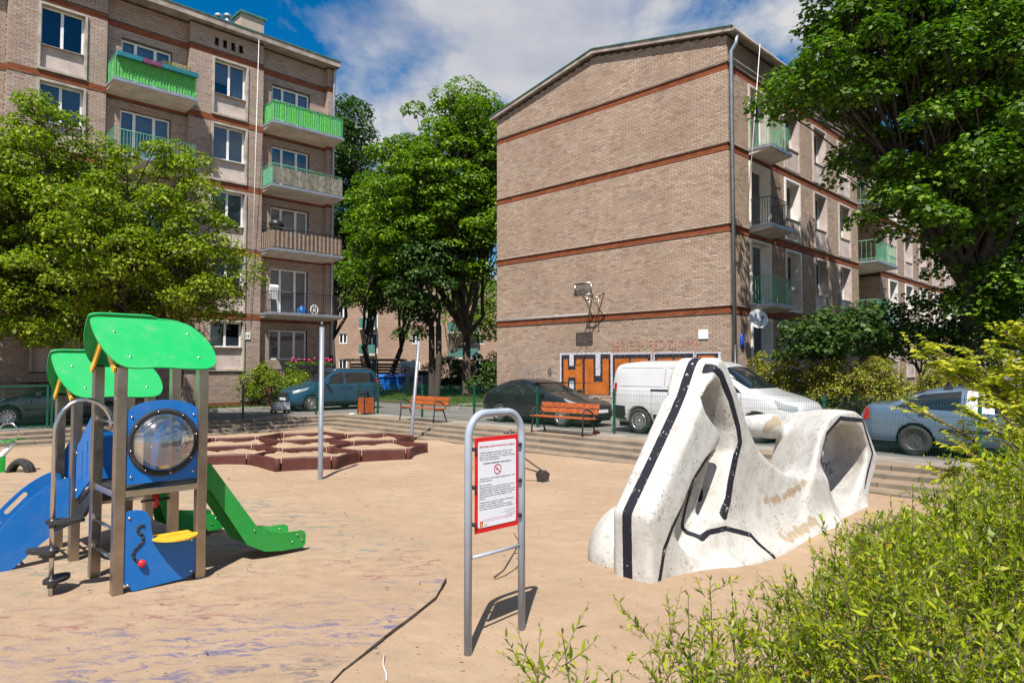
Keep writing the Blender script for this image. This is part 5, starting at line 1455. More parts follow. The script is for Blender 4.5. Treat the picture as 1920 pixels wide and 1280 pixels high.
def make_car(name, label, loc_ab, heading, spec, paint, z=ROAD_Z):
    """heading: rotation of the car's forward axis (+x). spec: stations from front (x=0) to rear (x=L)"""
    L, Wd = spec['L'], spec['W']; hw = Wd/2
    root = bpy.data.objects.new(name, None); COL.objects.link(root)
    root.location = W(*loc_ab, z); root.rotation_euler = (0, 0, heading); OFF[root.name] = (0,0,0)
    tag(root, label, 'van' if spec.get('van') else 'car')
    X = lambda x: L/2 - x
    # body: loft of cross-sections
    rings = []
    top = spec['top']; belt = spec['belt']; bot = spec['bot']; plan = spec['plan']; roofw = spec['roofw']
    ip = lambda tb, x: float(np.interp(x, [q[0] for q in tb], [q[1] for q in tb]))
    xs = sorted(set([q[0] for q in top] + [q[0] for q in belt] + list(np.linspace(0, L, 15).round(3))))
    for x in xs:
        zt, zb, z0, w, rw = ip(top, x), ip(belt, x), ip(bot, x), ip(plan, x)*hw, ip(roofw, x)
        zb = min(zb, zt - 0.03)
        green = zt - zb
        half = [(0, z0), (w*0.78, z0), (w*0.955, z0+0.07), (w*0.995, z0+0.40*(zb-z0)), (w, z0+0.62*(zb-z0)), (w*0.985, zb-0.05), (w*0.955, zb),
                (w*(0.955+(rw-0.955)*0.55), zb+green*0.50), (w*rw, zt-min(0.09, green*0.32)), (w*rw*0.86, zt-min(0.022, green*0.1)), (w*rw*0.45, zt+0.012), (0, zt+0.018)]
        rings.append([(X(x), y, zz) for y, zz in half] + [(X(x), -y, zz) for y, zz in half[-2:0:-1]])
    n = len(rings[0]); mb = MB()
    vs = [p for r_ in rings for p in r_]
    fs = [(i*n+k, i*n+(k+1)%n, (i+1)*n+(k+1)%n, (i+1)*n+k) for i in range(len(rings)-1) for k in range(n)]
    fs += [tuple(range(n)), tuple((len(rings)-1)*n+k for k in range(n-1,-1,-1))]
    mb.add(vs, fs, True)
    body = mb.build('body', paint, root, off=(0,0,0))
    sub = body.modifiers.new('s', 'SUBSURF'); sub.levels = 2; sub.render_levels = 2
    cutters = []
    wr = spec['wr']
    for wx in spec['wheels']:
        for sg in (-1, 1):
            c = MB().cyl((X(wx), sg*(hw-0.30), wr), (X(wx), sg*(hw+0.3), wr), wr*1.17, 28).build('cut', None, None, off=(0,0,0)); cutters.append(c)
            c.matrix_world = root.matrix_world
            m = body.modifiers.new('b', 'BOOLEAN'); m.operation = 'DIFFERENCE'; m.object = c; m.solver = 'EXACT'
            c.parent = root
    bpy.context.view_layer.update()
    dg = bpy.context.evaluated_depsgraph_get()
    me = bpy.data.meshes.new_from_object(body.evaluated_get(dg)); body.modifiers.clear()
    old = body.data; body.data = me; bpy.data.meshes.remove(old)
    for c in cutters:
        d = c.data; bpy.data.objects.remove(c); bpy.data.meshes.remove(d)
    if not me.materials: me.materials.append(paint)
    me.polygons.foreach_set('use_smooth', [True]*len(me.polygons))
    bm = bmesh.new(); bm.from_mesh(me); bvh = BVHTree.FromBMesh(bm); bm.free()
    # patches projected on the bodywork
    def project(p, d):
        hit = bvh.ray_cast(Vector(p), Vector(d))
        return hit[0], hit[1]
    def side_patch(pname, low, up, mat, sg, parent=body, lift=0.006, nx=10, nz=4, thick=None):
        """low/up: polylines (x from the front, z) bounding a patch on the flank"""
        pm = MB(); pts = []
        def samp(pl, t):
            ds = [0]
            for a, b in zip(pl[:-1], pl[1:]): ds.append(ds[-1] + math.hypot(b[0]-a[0], b[1]-a[1]))
            s = t*ds[-1]
            for i in range(len(pl)-1):
                if s <= ds[i+1] + 1e-9:
                    f = (s-ds[i])/max(1e-9, ds[i+1]-ds[i]); return (pl[i][0]+(pl[i+1][0]-pl[i][0])*f, pl[i][1]+(pl[i+1][1]-pl[i][1])*f)
            return pl[-1]
        for i in range(nx+1):
            a, b = samp(low, i/nx), samp(up, i/nx)
            for j in range(nz+1):
                x = a[0]+(b[0]-a[0])*j/nz; zz = a[1]+(b[1]-a[1])*j/nz
                co, nn = project((X(x), sg*3, zz), (0, -sg, 0))
                if co is None: co, nn = Vector((X(x), sg*hw*0.9, zz)), Vector((0, sg, 0))
                pts.append(co + Vector((0, sg, 0))*lift)
        pm.add(pts, [(i*(nz+1)+j, (i+1)*(nz+1)+j, (i+1)*(nz+1)+j+1, i*(nz+1)+j+1) for i in range(nx) for j in range(nz)], True)
        return pm.build(pname, mat, parent, off=(0,0,0))
    def end_patch(pname, rect, mat, front=True, lift=0.008, ny=14, nz=6, parent=body, skew=None):
        """rect: (y0, y1, z0, z1) seen along the car; skew: function giving z offset by y"""
        y0, y1, z0, z1 = rect; pm = MB(); pts = []; d = -1 if front else 1
        for i in range(ny+1):
            y = y0+(y1-y0)*i/ny; dz0, dz1 = skew(y) if skew else (0, 0)
            for j in range(nz+1):
                zz = (z0+dz0)+((z1+dz1)-(z0+dz0))*j/nz
                co, nn = project((-d*4, y, zz), (d, 0, 0))
                if co is None: co, nn = Vector((-d*L/2*0.95, y, zz)), Vector((-d,0,0))
                pts.append(co + nn*lift)
        pm.add(pts, [(i*(nz+1)+j, (i+1)*(nz+1)+j, (i+1)*(nz+1)+j+1, i*(nz+1)+j+1) for i in range(ny) for j in range(nz)], True)
        return pm.build(pname, mat, parent, off=(0,0,0))
    for sg in (-1, 1):
        for (low, up) in spec['side_glass']:
            side_patch('side_window', low, up, M['car_glass'], sg)
        for (low, up) in spec.get('trim', []):
            side_patch('trim_strip', low, up, M['trim'], sg, lift=0.010, nz=2)
        for pl in spec.get('lines', []):
            up = [(x+0.010, zz) for x, zz in pl] if abs(pl[0][0]-pl[-1][0]) < 0.6*abs(pl[0][1]-pl[-1][1]) else [(x, zz+0.010) for x, zz in pl]
            side_patch('door_seam', pl, up, M['arch'], sg, lift=0.0035, nx=14, nz=1)
        for (x, zz) in spec.get('handles', []):
            co, nn = project((X(x), sg*3, zz), (0, -sg, 0))
            if co: MB().bbox(co.x-0.085, co.x+0.085, co.y-0.012, co.y+sg*0.028+0.0, zz-0.016, zz+0.016, 0.005).build('door_handle', spec.get('handle_mat', paint), body, off=(0,0,0))
        for (low, up, kind) in spec.get('lamps', []):
            side_patch('headlamp' if kind == 'lamp' else 'tail_lamp', low, up, M[kind], sg, lift=0.010, nx=8, nz=5)
        mx, mz = spec['mirror']
        co, nn = project((X(mx), sg*3, mz), (0, -sg, 0))
        yb = co.y if co else sg*hw
        m = MB(); m.bbox(X(mx)-0.08, X(mx)+0.07, yb+sg*0.05, yb+sg*0.24, mz-0.04, mz+0.11, 0.03); m.box(X(mx)-0.03, X(mx)+0.03, yb-sg*0.03, yb+sg*0.06, mz-0.03, mz+0.01)
        m.build('wing_mirror', spec.get('mirror_mat', paint), root, off=(0,0,0))
    y0, y1, z0, z1, sk = spec['windscreen']
    end_patch('windscreen', (y0, y1, z0, z1), M['car_glass'], True, 0.007, 16, 10, skew=sk)
    if 'rearscreen' in spec:
        end_patch('rear_window', spec['rearscreen'], M['car_glass'], False, 0.007, 14, 6)
    for rect in spec.get('grille', []): end_patch('grille', rect, M['trim'], True, 0.010)
    for rect in spec.get('plate', []): end_patch('number_plate', rect, M['white_paint'], rect[4] if len(rect) > 4 else True, 0.014, 4, 2) if len(rect) == 4 else end_patch('number_plate', rect[:4], M['white_paint'], rect[4], 0.014, 4, 2)
    for rect in spec.get('endlamps', []): end_patch('headlamp' if rect[5] == 'lamp' else 'tail_lamp', rect[:4], M[rect[5]], rect[4], 0.012, 6, 5)
    # underside and wheels
    m = MB(); m.box(X(L-0.25), X(0.25), -hw*0.80, hw*0.80, 0.17, 0.40); m.build('underbody', M['arch'], root, off=(0,0,0))
    for wx in spec['wheels']:
        for sg in (-1, 1):
            Mw = Matrix.Translation((X(wx), sg*(hw-0.115), wr)) @ Matrix.Rotation(-sg*PI/2, 4, 'X')
            m = MB(); m.lathe([(wr*0.62,-0.10),(wr*0.90,-0.105),(wr*0.985,-0.08),(wr,-0.03),(wr,0.03),(wr*0.985,0.08),(wr*0.90,0.105),(wr*0.64,0.10),(wr*0.62,0.07)], 32, Mw)
            ty = m.build('wheel', M['tyre'], root, off=(0,0,0))
            rm = M['steel_rim'] if spec.get('rim') == 'steel' else M['rim']
            m = MB(); m.lathe([(wr*0.66,0.103),(wr*0.63,0.108),(wr*0.60,0.06),(wr*0.15,0.045),(0.0,0.05)] if spec.get('rim') != 'steel' else [(wr*0.66,0.104),(wr*0.63,0.108),(wr*0.58,0.05),(wr*0.40,0.075),(wr*0.20,0.055),(0.0,0.06)], 32, Mw)
            ri = m.build('rim', M['arch'] if spec.get('rim') != 'steel' else rm, ty, off=(0,0,0))
            if spec.get('rim') != 'steel':
                m = MB(); ns = spec.get('spokes', 8)
                for k in range(ns):
                    an = 2*PI*k/ns; c, s_ = math.cos(an), math.sin(an)
                    m.add([Mw @ Vector(q) for q in [(c*wr*.10-s_*.028, s_*wr*.10+c*.028, .088), (c*wr*.10+s_*.028, s_*wr*.10-c*.028, .088), (c*wr*.62+s_*.020, s_*wr*.62-c*.020, .100), (c*wr*.62-s_*.020, s_*wr*.62+c*.020, .100),
                            (c*wr*.10-s_*.028, s_*wr*.10+c*.028, .05), (c*wr*.10+s_*.028, s_*wr*.10-c*.028, .05), (c*wr*.62+s_*.020, s_*wr*.62-c*.020, .06), (c*wr*.62-s_*.020, s_*wr*.62+c*.020, .06)]],
                          [(0,1,2,3),(0,3,7,4),(1,2,6,5),(2,3,7,6),(0,1,5,4)])
                m.lathe([(wr*0.12,0.085),(wr*0.11,0.10),(0,0.104)], 16, Mw); m.lathe([(wr*0.665,0.102),(wr*0.645,0.112),(wr*0.60,0.104),(wr*0.59,0.08)], 32, Mw)
                m.build('spokes', rm, ri, off=(0,0,0))
    return root, X, body, side_patch, end_patch

HEAD_NEGB = math.radians(45-90)        # forward along -b (to the right in view)
HEAD_NEGA = math.radians(45+180)       # forward along -a
def vsk(slope, k=0.0):                  # windscreen outline: arched lower edge and rounded top
    return lambda y: (k*y*y, -slope*y*y)

# white panel van
van = dict(van=True, L=5.45, W=2.02, wr=0.355, wheels=(1.02, 4.42),
    top=[(0,0.80),(0.10,0.98),(0.55,1.13),(1.05,1.25),(1.30,1.36),(2.02,1.86),(2.35,1.985),(2.9,2.03),(4.6,2.02),(5.20,1.97),(5.36,1.90),(5.45,1.2)],
    belt=[(0,0.62),(0.3,0.85),(1.05,1.12),(1.5,1.17),(5.2,1.18),(5.45,0.9)], bot=[(0,0.34),(0.2,0.24),(5.2,0.26),(5.45,0.38)],
    plan=[(0,0.66),(0.15,0.82),(0.5,0.93),(1.0,0.985),(1.6,1.0),(5.0,1.0),(5.3,0.97),(5.45,0.93)], roofw=[(0,0.9),(1.2,0.88),(2.0,0.78),(2.6,0.80),(5.2,0.83),(5.45,0.86)],
    side_glass=[([(1.42,1.21),(2.55,1.22)], [(2.02,1.70),(2.50,1.78)])],
    trim=[([(0.15,0.30),(0.62,0.30)],[(0.10,0.52),(0.60,0.56)]), ([(4.87,0.36),(5.30,0.42)],[(4.87,0.76),(5.30,0.78)]), ([(1.48,0.44),(3.95,0.44)],[(1.48,0.56),(3.95,0.56)]), ([(2.95,1.19),(4.05,1.19)],[(2.95,1.245),(4.05,1.245)])],
    lines=[[(2.68,0.40),(2.68,1.95)], [(3.62,1.26),(3.62,1.86)], [(1.35,0.50),(1.42,1.20)], [(4.0,0.55),(4.0,1.24)]],
    handles=[(2.48,1.05)], lamps=[([(0.10,0.74),(0.50,0.86)], [(0.12,0.90),(0.62,1.06)], 'lamp'), ([(5.20,0.85),(5.33,0.85)],[(5.20,1.40),(5.31,1.40)], 'tail')],
    mirror=(1.62,1.28), mirror_mat=M['trim'], windscreen=(-0.80,0.80,1.31,1.86,vsk(0.10,0.0)), grille=[(-0.42,0.42,0.62,0.74),(-0.6,0.6,0.36,0.50)], plate=[(-0.26,0.26,0.52,0.62,True)], spokes=14)
v_root, X, vbody, sp, ep = make_car('delivery_van', 'white panel van parked before the graffiti wall', (16.95, 9.28), HEAD_NEGB, van, car_paint('van_white', (0.56, 0.56, 0.57)))
# pressed recess panels of the cargo side (raised rims)
for sg in (-1, 1):
    for xa, xb in ((2.80, 3.56), (3.68, 5.12)):
        for low, up in (([(xa,1.32),(xb,1.32)],[(xa,1.345),(xb,1.345)]), ([(xa,1.83),(xb,1.83)],[(xa,1.85),(xb,1.85)]), ([(xa,1.34),(xa,1.84)],[(xa+0.025,1.34),(xa+0.025,1.84)]), ([(xb-0.025,1.34),(xb-0.025,1.84)],[(xb,1.34),(xb,1.84)])):
            sp('pressed_rim', low, up, vbody.data.materials[0], sg, lift=0.012, nx=8, nz=2)

# black hatchback
hatch = dict(L=4.75, W=1.82, wr=0.325, wheels=(0.95, 3.72),
    top=[(0,0.62),(0.08,0.70),(0.5,0.82),(1.25,0.985),(1.55,1.06),(2.25,1.38),(2.6,1.455),(3.0,1.475),(3.5,1.43),(4.1,1.25),(4.5,1.05),(4.68,0.98),(4.75,0.6)],
    belt=[(0,0.50),(0.3,0.66),(1.3,0.90),(2.0,0.93),(3.6,0.98),(4.4,0.98),(4.75,0.7)], bot=[(0,0.28),(0.2,0.19),(4.5,0.21),(4.75,0.34)],
    plan=[(0,0.60),(0.12,0.76),(0.45,0.92),(1.0,0.99),(2.0,1.0),(3.8,1.0),(4.4,0.93),(4.75,0.78)], roofw=[(0,0.9),(1.4,0.86),(2.2,0.72),(3.0,0.70),(3.9,0.74),(4.5,0.86),(4.75,0.9)],
    side_glass=[([(1.72,0.965),(3.02,0.985)], [(2.22,1.29),(3.02,1.385)]), ([(3.10,0.988),(4.10,1.03)], [(3.10,1.385),(3.72,1.28)])],
    trim=[([(1.35,0.50),(3.3,0.52)],[(1.35,0.545),(3.3,0.565)])], lines=[[(3.06,0.35),(3.06,0.97)], [(1.42,0.40),(1.60,0.95)]], handles=[(2.88,0.84)],
    lamps=[([(0.10,0.58),(0.80,0.80)], [(0.18,0.69),(0.92,0.885)], 'lamp'), ([(4.52,0.80),(4.70,0.80)],[(4.36,1.05),(4.58,1.02)], 'tail')],
    mirror=(1.72,0.98), windscreen=(-0.66,0.66,1.08,1.37,vsk(0.06)), rearscreen=(-0.5,0.5,1.09,1.33), grille=[(-0.40,0.40,0.55,0.63),(-0.48,0.48,0.26,0.44)], plate=[(-0.26,0.26,0.44,0.54,True)], spokes=10)
make_car('parked_car', 'black hatchback parked behind the orange bench in front of the gable wall', (16.95, 15.35), HEAD_NEGB, hatch, car_paint('black_paint_car', (0.008, 0.009, 0.014), 0.0, 0.05))

# silver-blue saloon with a roof rack and a taped window
saloon = dict(L=4.75, W=1.78, wr=0.315, wheels=(0.92, 3.62), rim='steel',
    top=[(0,0.60),(0.08,0.70),(0.5,0.84),(1.25,0.975),(1.50,1.03),(2.15,1.36),(2.45,1.42),(2.9,1.44),(3.3,1.41),(3.7,1.29),(4.02,1.13),(4.15,1.085),(4.5,1.065),(4.66,1.03),(4.75,0.62)],
    belt=[(0,0.50),(0.3,0.68),(1.3,0.90),(2.0,0.93),(3.7,0.98),(4.5,0.98),(4.75,0.7)], bot=[(0,0.28),(0.2,0.20),(4.5,0.22),(4.75,0.34)],
    plan=[(0,0.66),(0.12,0.80),(0.45,0.93),(1.0,0.99),(2.0,1.0),(3.8,1.0),(4.4,0.96),(4.75,0.84)], roofw=[(0,0.9),(1.4,0.86),(2.1,0.73),(2.9,0.72),(3.6,0.75),(4.1,0.88),(4.75,0.92)],
    side_glass=[([(2.80,0.955),(3.98,1.0)], [(2.80,1.355),(3.50,1.27)])],
    trim=[([(1.35,0.52),(3.15,0.54)],[(1.35,0.575),(3.15,0.60)])], lines=[[(2.74,0.30),(2.74,1.35)], [(3.30,0.56),(3.72,0.80),(3.92,0.99)], [(1.42,0.35),(1.50,0.92)]], handles=[(3.45,0.86),(2.42,0.84)], handle_mat=M['trim'],
    lamps=[([(0.14,0.62),(0.62,0.76)], [(0.20,0.74),(0.72,0.87)], 'lamp'), ([(4.48,0.72),(4.63,0.72)],[(4.50,0.97),(4.60,0.97)], 'tail')],
    mirror=(1.70,0.98), windscreen=(-0.66,0.66,1.06,1.35,vsk(0.06)), rearscreen=(-0.55,0.55,1.13,1.33), grille=[(-0.30,0.30,0.56,0.70)], plate=[(-0.26,0.26,0.74,0.86,False)])
s_root, X, sbody, sp, ep = make_car('parked_car', 'silver-blue saloon with roof rack and taped-up front window', (16.85, 2.92), HEAD_NEGB, saloon, car_paint('silver_blue', (0.14, 0.205, 0.30), 0.45, 0.12))
for sg in (-1, 1):
    sp('side_window', [(1.70,0.935),(2.24,0.945)], [(2.06,1.24),(2.28,1.335)], M['car_glass'], sg)
    sp('taped_sheet', [(2.22,0.92),(2.70,0.94)], [(2.26,1.35),(2.70,1.375)], M['tape'], sg, lift=0.016, nx=12, nz=10)
m = MB()
for x in (2.35, 3.05):
    m.box(X(x)-0.02, X(x)+0.02, -0.62, 0.62, 1.53, 1.565)
m.build('roof_rack', M['trim'], s_root, off=(0,0,0))
for x in (2.35, 3.05):
    for sg in (-1, 1):
        f = MB(); f.add([(X(x)-0.09, sg*0.60, 1.36), (X(x)+0.09, sg*0.60, 1.36), (X(x)+0.03, sg*0.58, 1.535), (X(x)-0.03, sg*0.58, 1.535), (X(x)-0.09, sg*0.52, 1.38), (X(x)+0.09, sg*0.52, 1.38), (X(x)+0.03, sg*0.53, 1.535), (X(x)-0.03, sg*0.53, 1.535)],
                        [(0,1,2,3),(4,5,6,7),(0,3,7,4),(1,2,6,5)]); f.build('rack_foot', M['trim'], s_root, off=(0,0,0))

# blue compact people carrier
mpv = dict(L=4.35, W=1.80, wr=0.325, wheels=(0.88, 3.45),
    top=[(0,0.72),(0.08,0.86),(0.45,1.02),(0.95,1.13),(1.20,1.22),(1.95,1.66),(2.25,1.76),(2.8,1.80),(3.9,1.77),(4.15,1.70),(4.28,1.3),(4.35,0.7)],
    belt=[(0,0.55),(0.3,0.78),(1.2,1.06),(2.0,1.10),(3.9,1.16),(4.35,0.9)], bot=[(0,0.30),(0.2,0.22),(4.1,0.24),(4.35,0.36)],
    plan=[(0,0.62),(0.12,0.78),(0.45,0.93),(1.0,0.99),(3.8,1.0),(4.2,0.96),(4.35,0.9)], roofw=[(0,0.9),(1.2,0.86),(1.9,0.76),(2.6,0.78),(4.1,0.80),(4.35,0.85)],
    side_glass=[([(1.50,1.13),(2.42,1.15)], [(1.98,1.56),(2.42,1.63)]), ([(2.50,1.15),(4.02,1.20)], [(2.50,1.635),(3.92,1.60)])],
    trim=[([(1.25,0.30),(3.1,0.30)],[(1.25,0.38),(3.1,0.38)])], lines=[[(2.46,0.35),(2.46,1.12)], [(1.28,0.45),(1.36,1.08)]], handles=[(2.28,0.98),(2.68,1.0)],
    lamps=[([(0.12,0.74),(0.66,0.90)], [(0.16,0.88),(0.80,1.02)], 'lamp'), ([(4.18,0.85),(4.32,0.85)],[(4.10,1.35),(4.22,1.35)], 'tail')],
    mirror=(1.55,1.16), windscreen=(-0.70,0.70,1.26,1.67,vsk(0.07)), grille=[(-0.42,0.42,0.62,0.80),(-0.5,0.5,0.34,0.46)], plate=[(-0.26,0.26,0.48,0.58,True)], spokes=10)
p_root, X, pbody, sp, ep = make_car('parked_car', 'blue people carrier parked at the corner of the pale block', (15.75, 27.25), HEAD_NEGA, mpv, car_paint('petrol_blue', (0.012, 0.070, 0.135), 0.3, 0.06))
m = MB()
for sg in (-1, 1): m.tube([(X(1.95), sg*0.64, 1.70), (X(2.2), sg*0.65, 1.80), (X(3.7), sg*0.66, 1.81), (X(3.95), sg*0.66, 1.74)], 0.018, 6)
m.build('roof_rails', M['chrome'], p_root, off=(0,0,0))

# dark grey car in the shade behind the gate
grey = dict(saloon); grey = {k: v for k, v in hatch.items()}
grey.update(spokes=12)
make_car('parked_car', 'dark grey car in the shade behind the gate and play tower', (5.35, 26.75), HEAD_NEGA, grey, car_paint('grey_paint', (0.085, 0.095, 0.115), 0.4, 0.1))
# ------------------------------------------------------------------ play tower
def arc(cx, cy, r, a0, a1, n): return [(cx + r*math.cos(math.radians(a0+(a1-a0)*i/n)), cy + r*math.sin(math.radians(a0+(a1-a0)*i/n))) for i in range(n+1)]
def smooth_poly(pts, it=3):
    for _ in range(it):
        q = []
        for i in range(len(pts)):
            a, b = pts[i], pts[(i+1) % len(pts)]
            q += [(a[0]*.75+b[0]*.25, a[1]*.75+b[1]*.25), (a[0]*.25+b[0]*.75, a[1]*.25+b[1]*.75)]
        pts = q
    return pts
def board(name, outline, holes, mat, parent, frame, th=0.016, bevel=0.003):
    """flat plastic board: outline and holes in (s,t); frame maps (s,t,h) to grid coordinates"""
    from mathutils.geometry import tessellate_polygon
    loops = [outline] + list(holes)
    flat = [p for l in loops for p in l]
    tris = tessellate_polygon([[Vector((p[0], p[1], 0)) for p in l] for l in loops])
    n = len(flat); V = [frame(p[0], p[1], 0) for p in flat] + [frame(p[0], p[1], th) for p in flat]
    F = [tuple(t) for t in tris] + [tuple(i+n for i in reversed(t)) for t in tris]
    k = 0
    for l in loops:
        m = len(l)
        for i in range(m): F.append((k+i, k+(i+1)%m, n+k+(i+1)%m, n+k+i))
        k += m
    return MB().add(V, F).build(name, mat, parent)
def bolt(parent, p, d, mat='bright_steel', r=0.014):
    p, d = Vector(p), Vector(d).normalized()
    q = d.to_track_quat('Z', 'Y').to_matrix().to_4x4(); q.translation = p
    return MB().lathe([(r, 0), (r*0.95, 0.006), (r*0.6, 0.011), (0, 0.013)], 10, q).build('bolt', M[mat], parent)

pt = thing('play_tower', 'play tower with two green roofs, blue boards, slides and bubble window', 'playground', 2.31, 8.2, 0.0)
PW = 0.047
A0, A1 = 1.94, 2.68
posts1 = [(A0,7.12),(A1,7.12),(A0,7.88),(A1,7.88)]; posts2 = [(A0,8.70),(A1,8.70),(A0,9.45),(A1,9.45)]
for (a, b) in posts1 + posts2:
    h = 2.135 if (a, b) in posts1 else 1.808
    po = MB().bbox(a-PW, a+PW, b-PW, b+PW, -0.25, h, 0.006).build('post', M['steel'], pt)
    MB().bbox(a-PW*0.9, a+PW*0.9, b-PW*0.9, b+PW*0.9, h+0.001, h+0.02, 0.006).build('post_cap', M['black_rubber'], po)
# roofs: each two leaning boards with rounded outline
def roof(bc, zr, drop, half, a0, a1):
    L = a1-a0; S = math.hypot(half, drop)
    out = smooth_poly([(0.0, 0.0), (-0.03, 0.10*S), (0.0, 0.55*S), (0.10, 0.92*S), (0.22, 1.02*S), (0.48*L, 0.985*S), (0.80*L, 1.03*S), (0.99*L, 1.01*S), (1.07*L, 0.80*S), (1.05*L, 0.45*S), (0.93*L, 0.12*S), (0.82*L, 0.03*S), (0.5*L, 0.0), (0.25*L, 0.0)], 2)
    for sg in (-1, 1):
        d = Vector((0, sg*half, -drop)).normalized(); nrm = Vector((0, sg*drop, half)).normalized()
        zt = zr + (0.02 if sg > 0 else 0.0)
        fr = lambda s, t, h, d=d, nrm=nrm, sg=sg, zt=zt: Vector((a0+s, bc + sg*0.012, zt)) + d*t + nrm*h
        o2 = out if sg < 0 else [(s, t-0.035 if t < 0.1*S and s < 0.55*L else t) for s, t in out]
        rp = board('roof_board', o2, [], M['hdpe_green'], pt, fr)
        for s, t in ((0.16*L, 0.30*S), (0.85*L, 0.30*S), (0.24*L, 0.80*S), (0.88*L, 0.80*S)):
            bolt(rp, fr(s, t, 0.016), nrm)
    for a in (a0+0.11, a1-0.10):          # yellow gable boards
        poly = [(bc-half*0.86, zr-drop*0.98), (bc-half*0.80, zr-drop*1.08), (bc-half*0.55, zr-drop*0.92), (bc, zr-drop*0.42), (bc+half*0.55, zr-drop*0.92), (bc+half*0.80, zr-drop*1.08), (bc+half*0.86, zr-drop*0.98), (bc, zr-0.06)]
        MB().prism(poly, a-0.009, a+0.009, 'x').build('gable_board', M['hdpe_yellow'], pt)
roof(7.50, 2.605, 0.49, 0.48, 1.77, 2.75)
roof(9.07, 2.28, 0.49, 0.48, 1.77, 2.75)
# decks
def deck(b0, b1, z):
    d = MB().box(A0, A1, b0, b1, z-0.035, z)
    dk = d.build('deck', M['black_rubber'], pt)
    f = MB()
    for x0, x1, y0, y1 in ((A0+PW, A1-PW, b0-0.032, b0-0.001), (A0+PW, A1-PW, b1+0.001, b1+0.02), (A0-0.03, A0-0.001, b0+PW, b1-PW), (A1+0.001, A1+0.03, b0+PW, b1-PW)):
        f.box(x0, x1, y0, y1, z-0.055, z+0.004)
    f.build('deck_rim', M['bright_steel'], dk)
deck(7.12, 7.88, 0.97); deck(8.70, 9.45, 0.66)
# sloping bridge planks between the decks
for i in range(7):
    b = 7.96 + i*0.098; z = 0.955 - i*0.046
    MB().obox((2.31, b+0.045, z), (0.36, 0, 0), (0, 0.043, -0.020), (0, 0.006, 0.013)).build('bridge_plank', M['dark_steel'], pt)
MB().prism([(7.93,0.90),(8.66,0.56),(8.66,0.50),(8.3,0.56),(7.93,0.80)], A0-0.02, A0+0.02, 'x').build('bridge_beam', M['black_rubber'], pt)
# front board with bubble window (between the two near posts)
fy = 7.12 - PW + 0.028
fr_front = lambda s, t, h: Vector((s, fy - h, t))
circ = lambda cx, cz, r, n=40: [(cx+r*math.cos(2*PI*k/n), cz+r*math.sin(2*PI*k/n)) for k in range(n)]
CX, CZ = 2.315, 1.405
outl = [(A0+PW+0.004, 1.03), (A1-PW-0.004, 1.03), (A1-PW-0.004, 1.69)] + [(2.31 + 0.318*math.cos(math.radians(q)), 1.69 + 0.125*math.sin(math.radians(q))) for q in range(15, 180, 15)] + [(A0+PW+0.004, 1.69)]
fb = board('window_board', outl, [circ(CX, CZ, 0.285)], M['hdpe_blue'], pt, fr_front)
for s, t in ((A0+0.09,1.10),(A1-0.09,1.10),(A0+0.09,1.66),(A1-0.09,1.66)): bolt(fb, (s, fy-0.016, t), (0,-1,0))
Mb = Matrix.Translation((CX, fy-0.017, CZ)) @ Matrix.Rotation(PI/2, 4, 'X')
MB().lathe([(0.325,0),(0.325,0.010),(0.31,0.016),(0.285,0.016),(0.278,0.010),(0.278,0)], 48, Mb).build('window_ring', M['black_rubber'], pt)
for k in range(8): bolt(pt, Mb @ Vector((0.302*math.cos(k*PI/4+.2), 0.302*math.sin(k*PI/4+.2), 0.016)), (0,-1,0), r=0.010)
t_ = NT('bubble_plastic'); tr = t_.new('ShaderNodeBsdfTransparent'); tr.inputs[0].default_value = (0.80, 0.84, 0.86, 1); gl = t_.new('ShaderNodeBsdfGlossy'); gl.inputs['Roughness'].default_value = 0.08
fz = t_.new('ShaderNodeFresnel'); fz.inputs[0].default_value = 1.5; df = t_.new('ShaderNodeBsdfDiffuse'); df.inputs[0].default_value = (0.12, 0.14, 0.17, 1)
mx0 = t_.new('ShaderNodeMixShader'); mx0.inputs[0].default_value = 0.35; t_.link(tr.outputs[0], mx0.inputs[1]); t_.link(df.outputs[0], mx0.inputs[2])
mx = t_.new('ShaderNodeMixShader'); t_.link(t_.math('ADD', t_.math('MULTIPLY', fz.outputs[0], 1.5), 0.24), mx.inputs[0]); t_.link(mx0.outputs[0], mx.inputs[1]); t_.link(gl.outputs[0], mx.inputs[2]); M['bubble'] = t_.done(mx)
MB().lathe([(0.279, 0.004), (0.265, 0.07), (0.22, 0.13), (0.15, 0.17), (0.07, 0.19), (0.0, 0.195)], 48, Mb).build('bubble_window', M['bubble'], pt)
# lower activity board with slot, red knob and yellow seat
lo = smooth_poly([(A0+PW+0.004, 0.03), (2.3, 0.05), (A1-PW-0.004, 0.06), (A1-PW-0.004, 0.25), (A1-PW-0.004, 0.475), (A1-PW-0.02, 0.48), (2.30, 0.48), (2.235, 0.50), (2.215, 0.62), (2.20, 0.74), (2.12, 0.785), (A0+PW+0.02, 0.785), (A0+PW+0.004, 0.77), (A0+PW+0.004, 0.4)], 1)
lb_ = board('activity_board', lo, [], M['hdpe_blue'], pt, fr_front)
slot = [(2.155,0.625),(2.125,0.640),(2.098,0.615),(2.105,0.575),(2.145,0.535),(2.150,0.490),(2.115,0.450),(2.075,0.415),(2.060,0.365),(2.085,0.320),(2.130,0.290)]
sm = MB(); 
for p, q in zip(slot[:-1], slot[1:]): sm.tube([(p[0], fy-0.0165, p[1]), (q[0], fy-0.0165, q[1])], 0.013, 8)
sm.build('slot', M['black_rubber'], lb_)
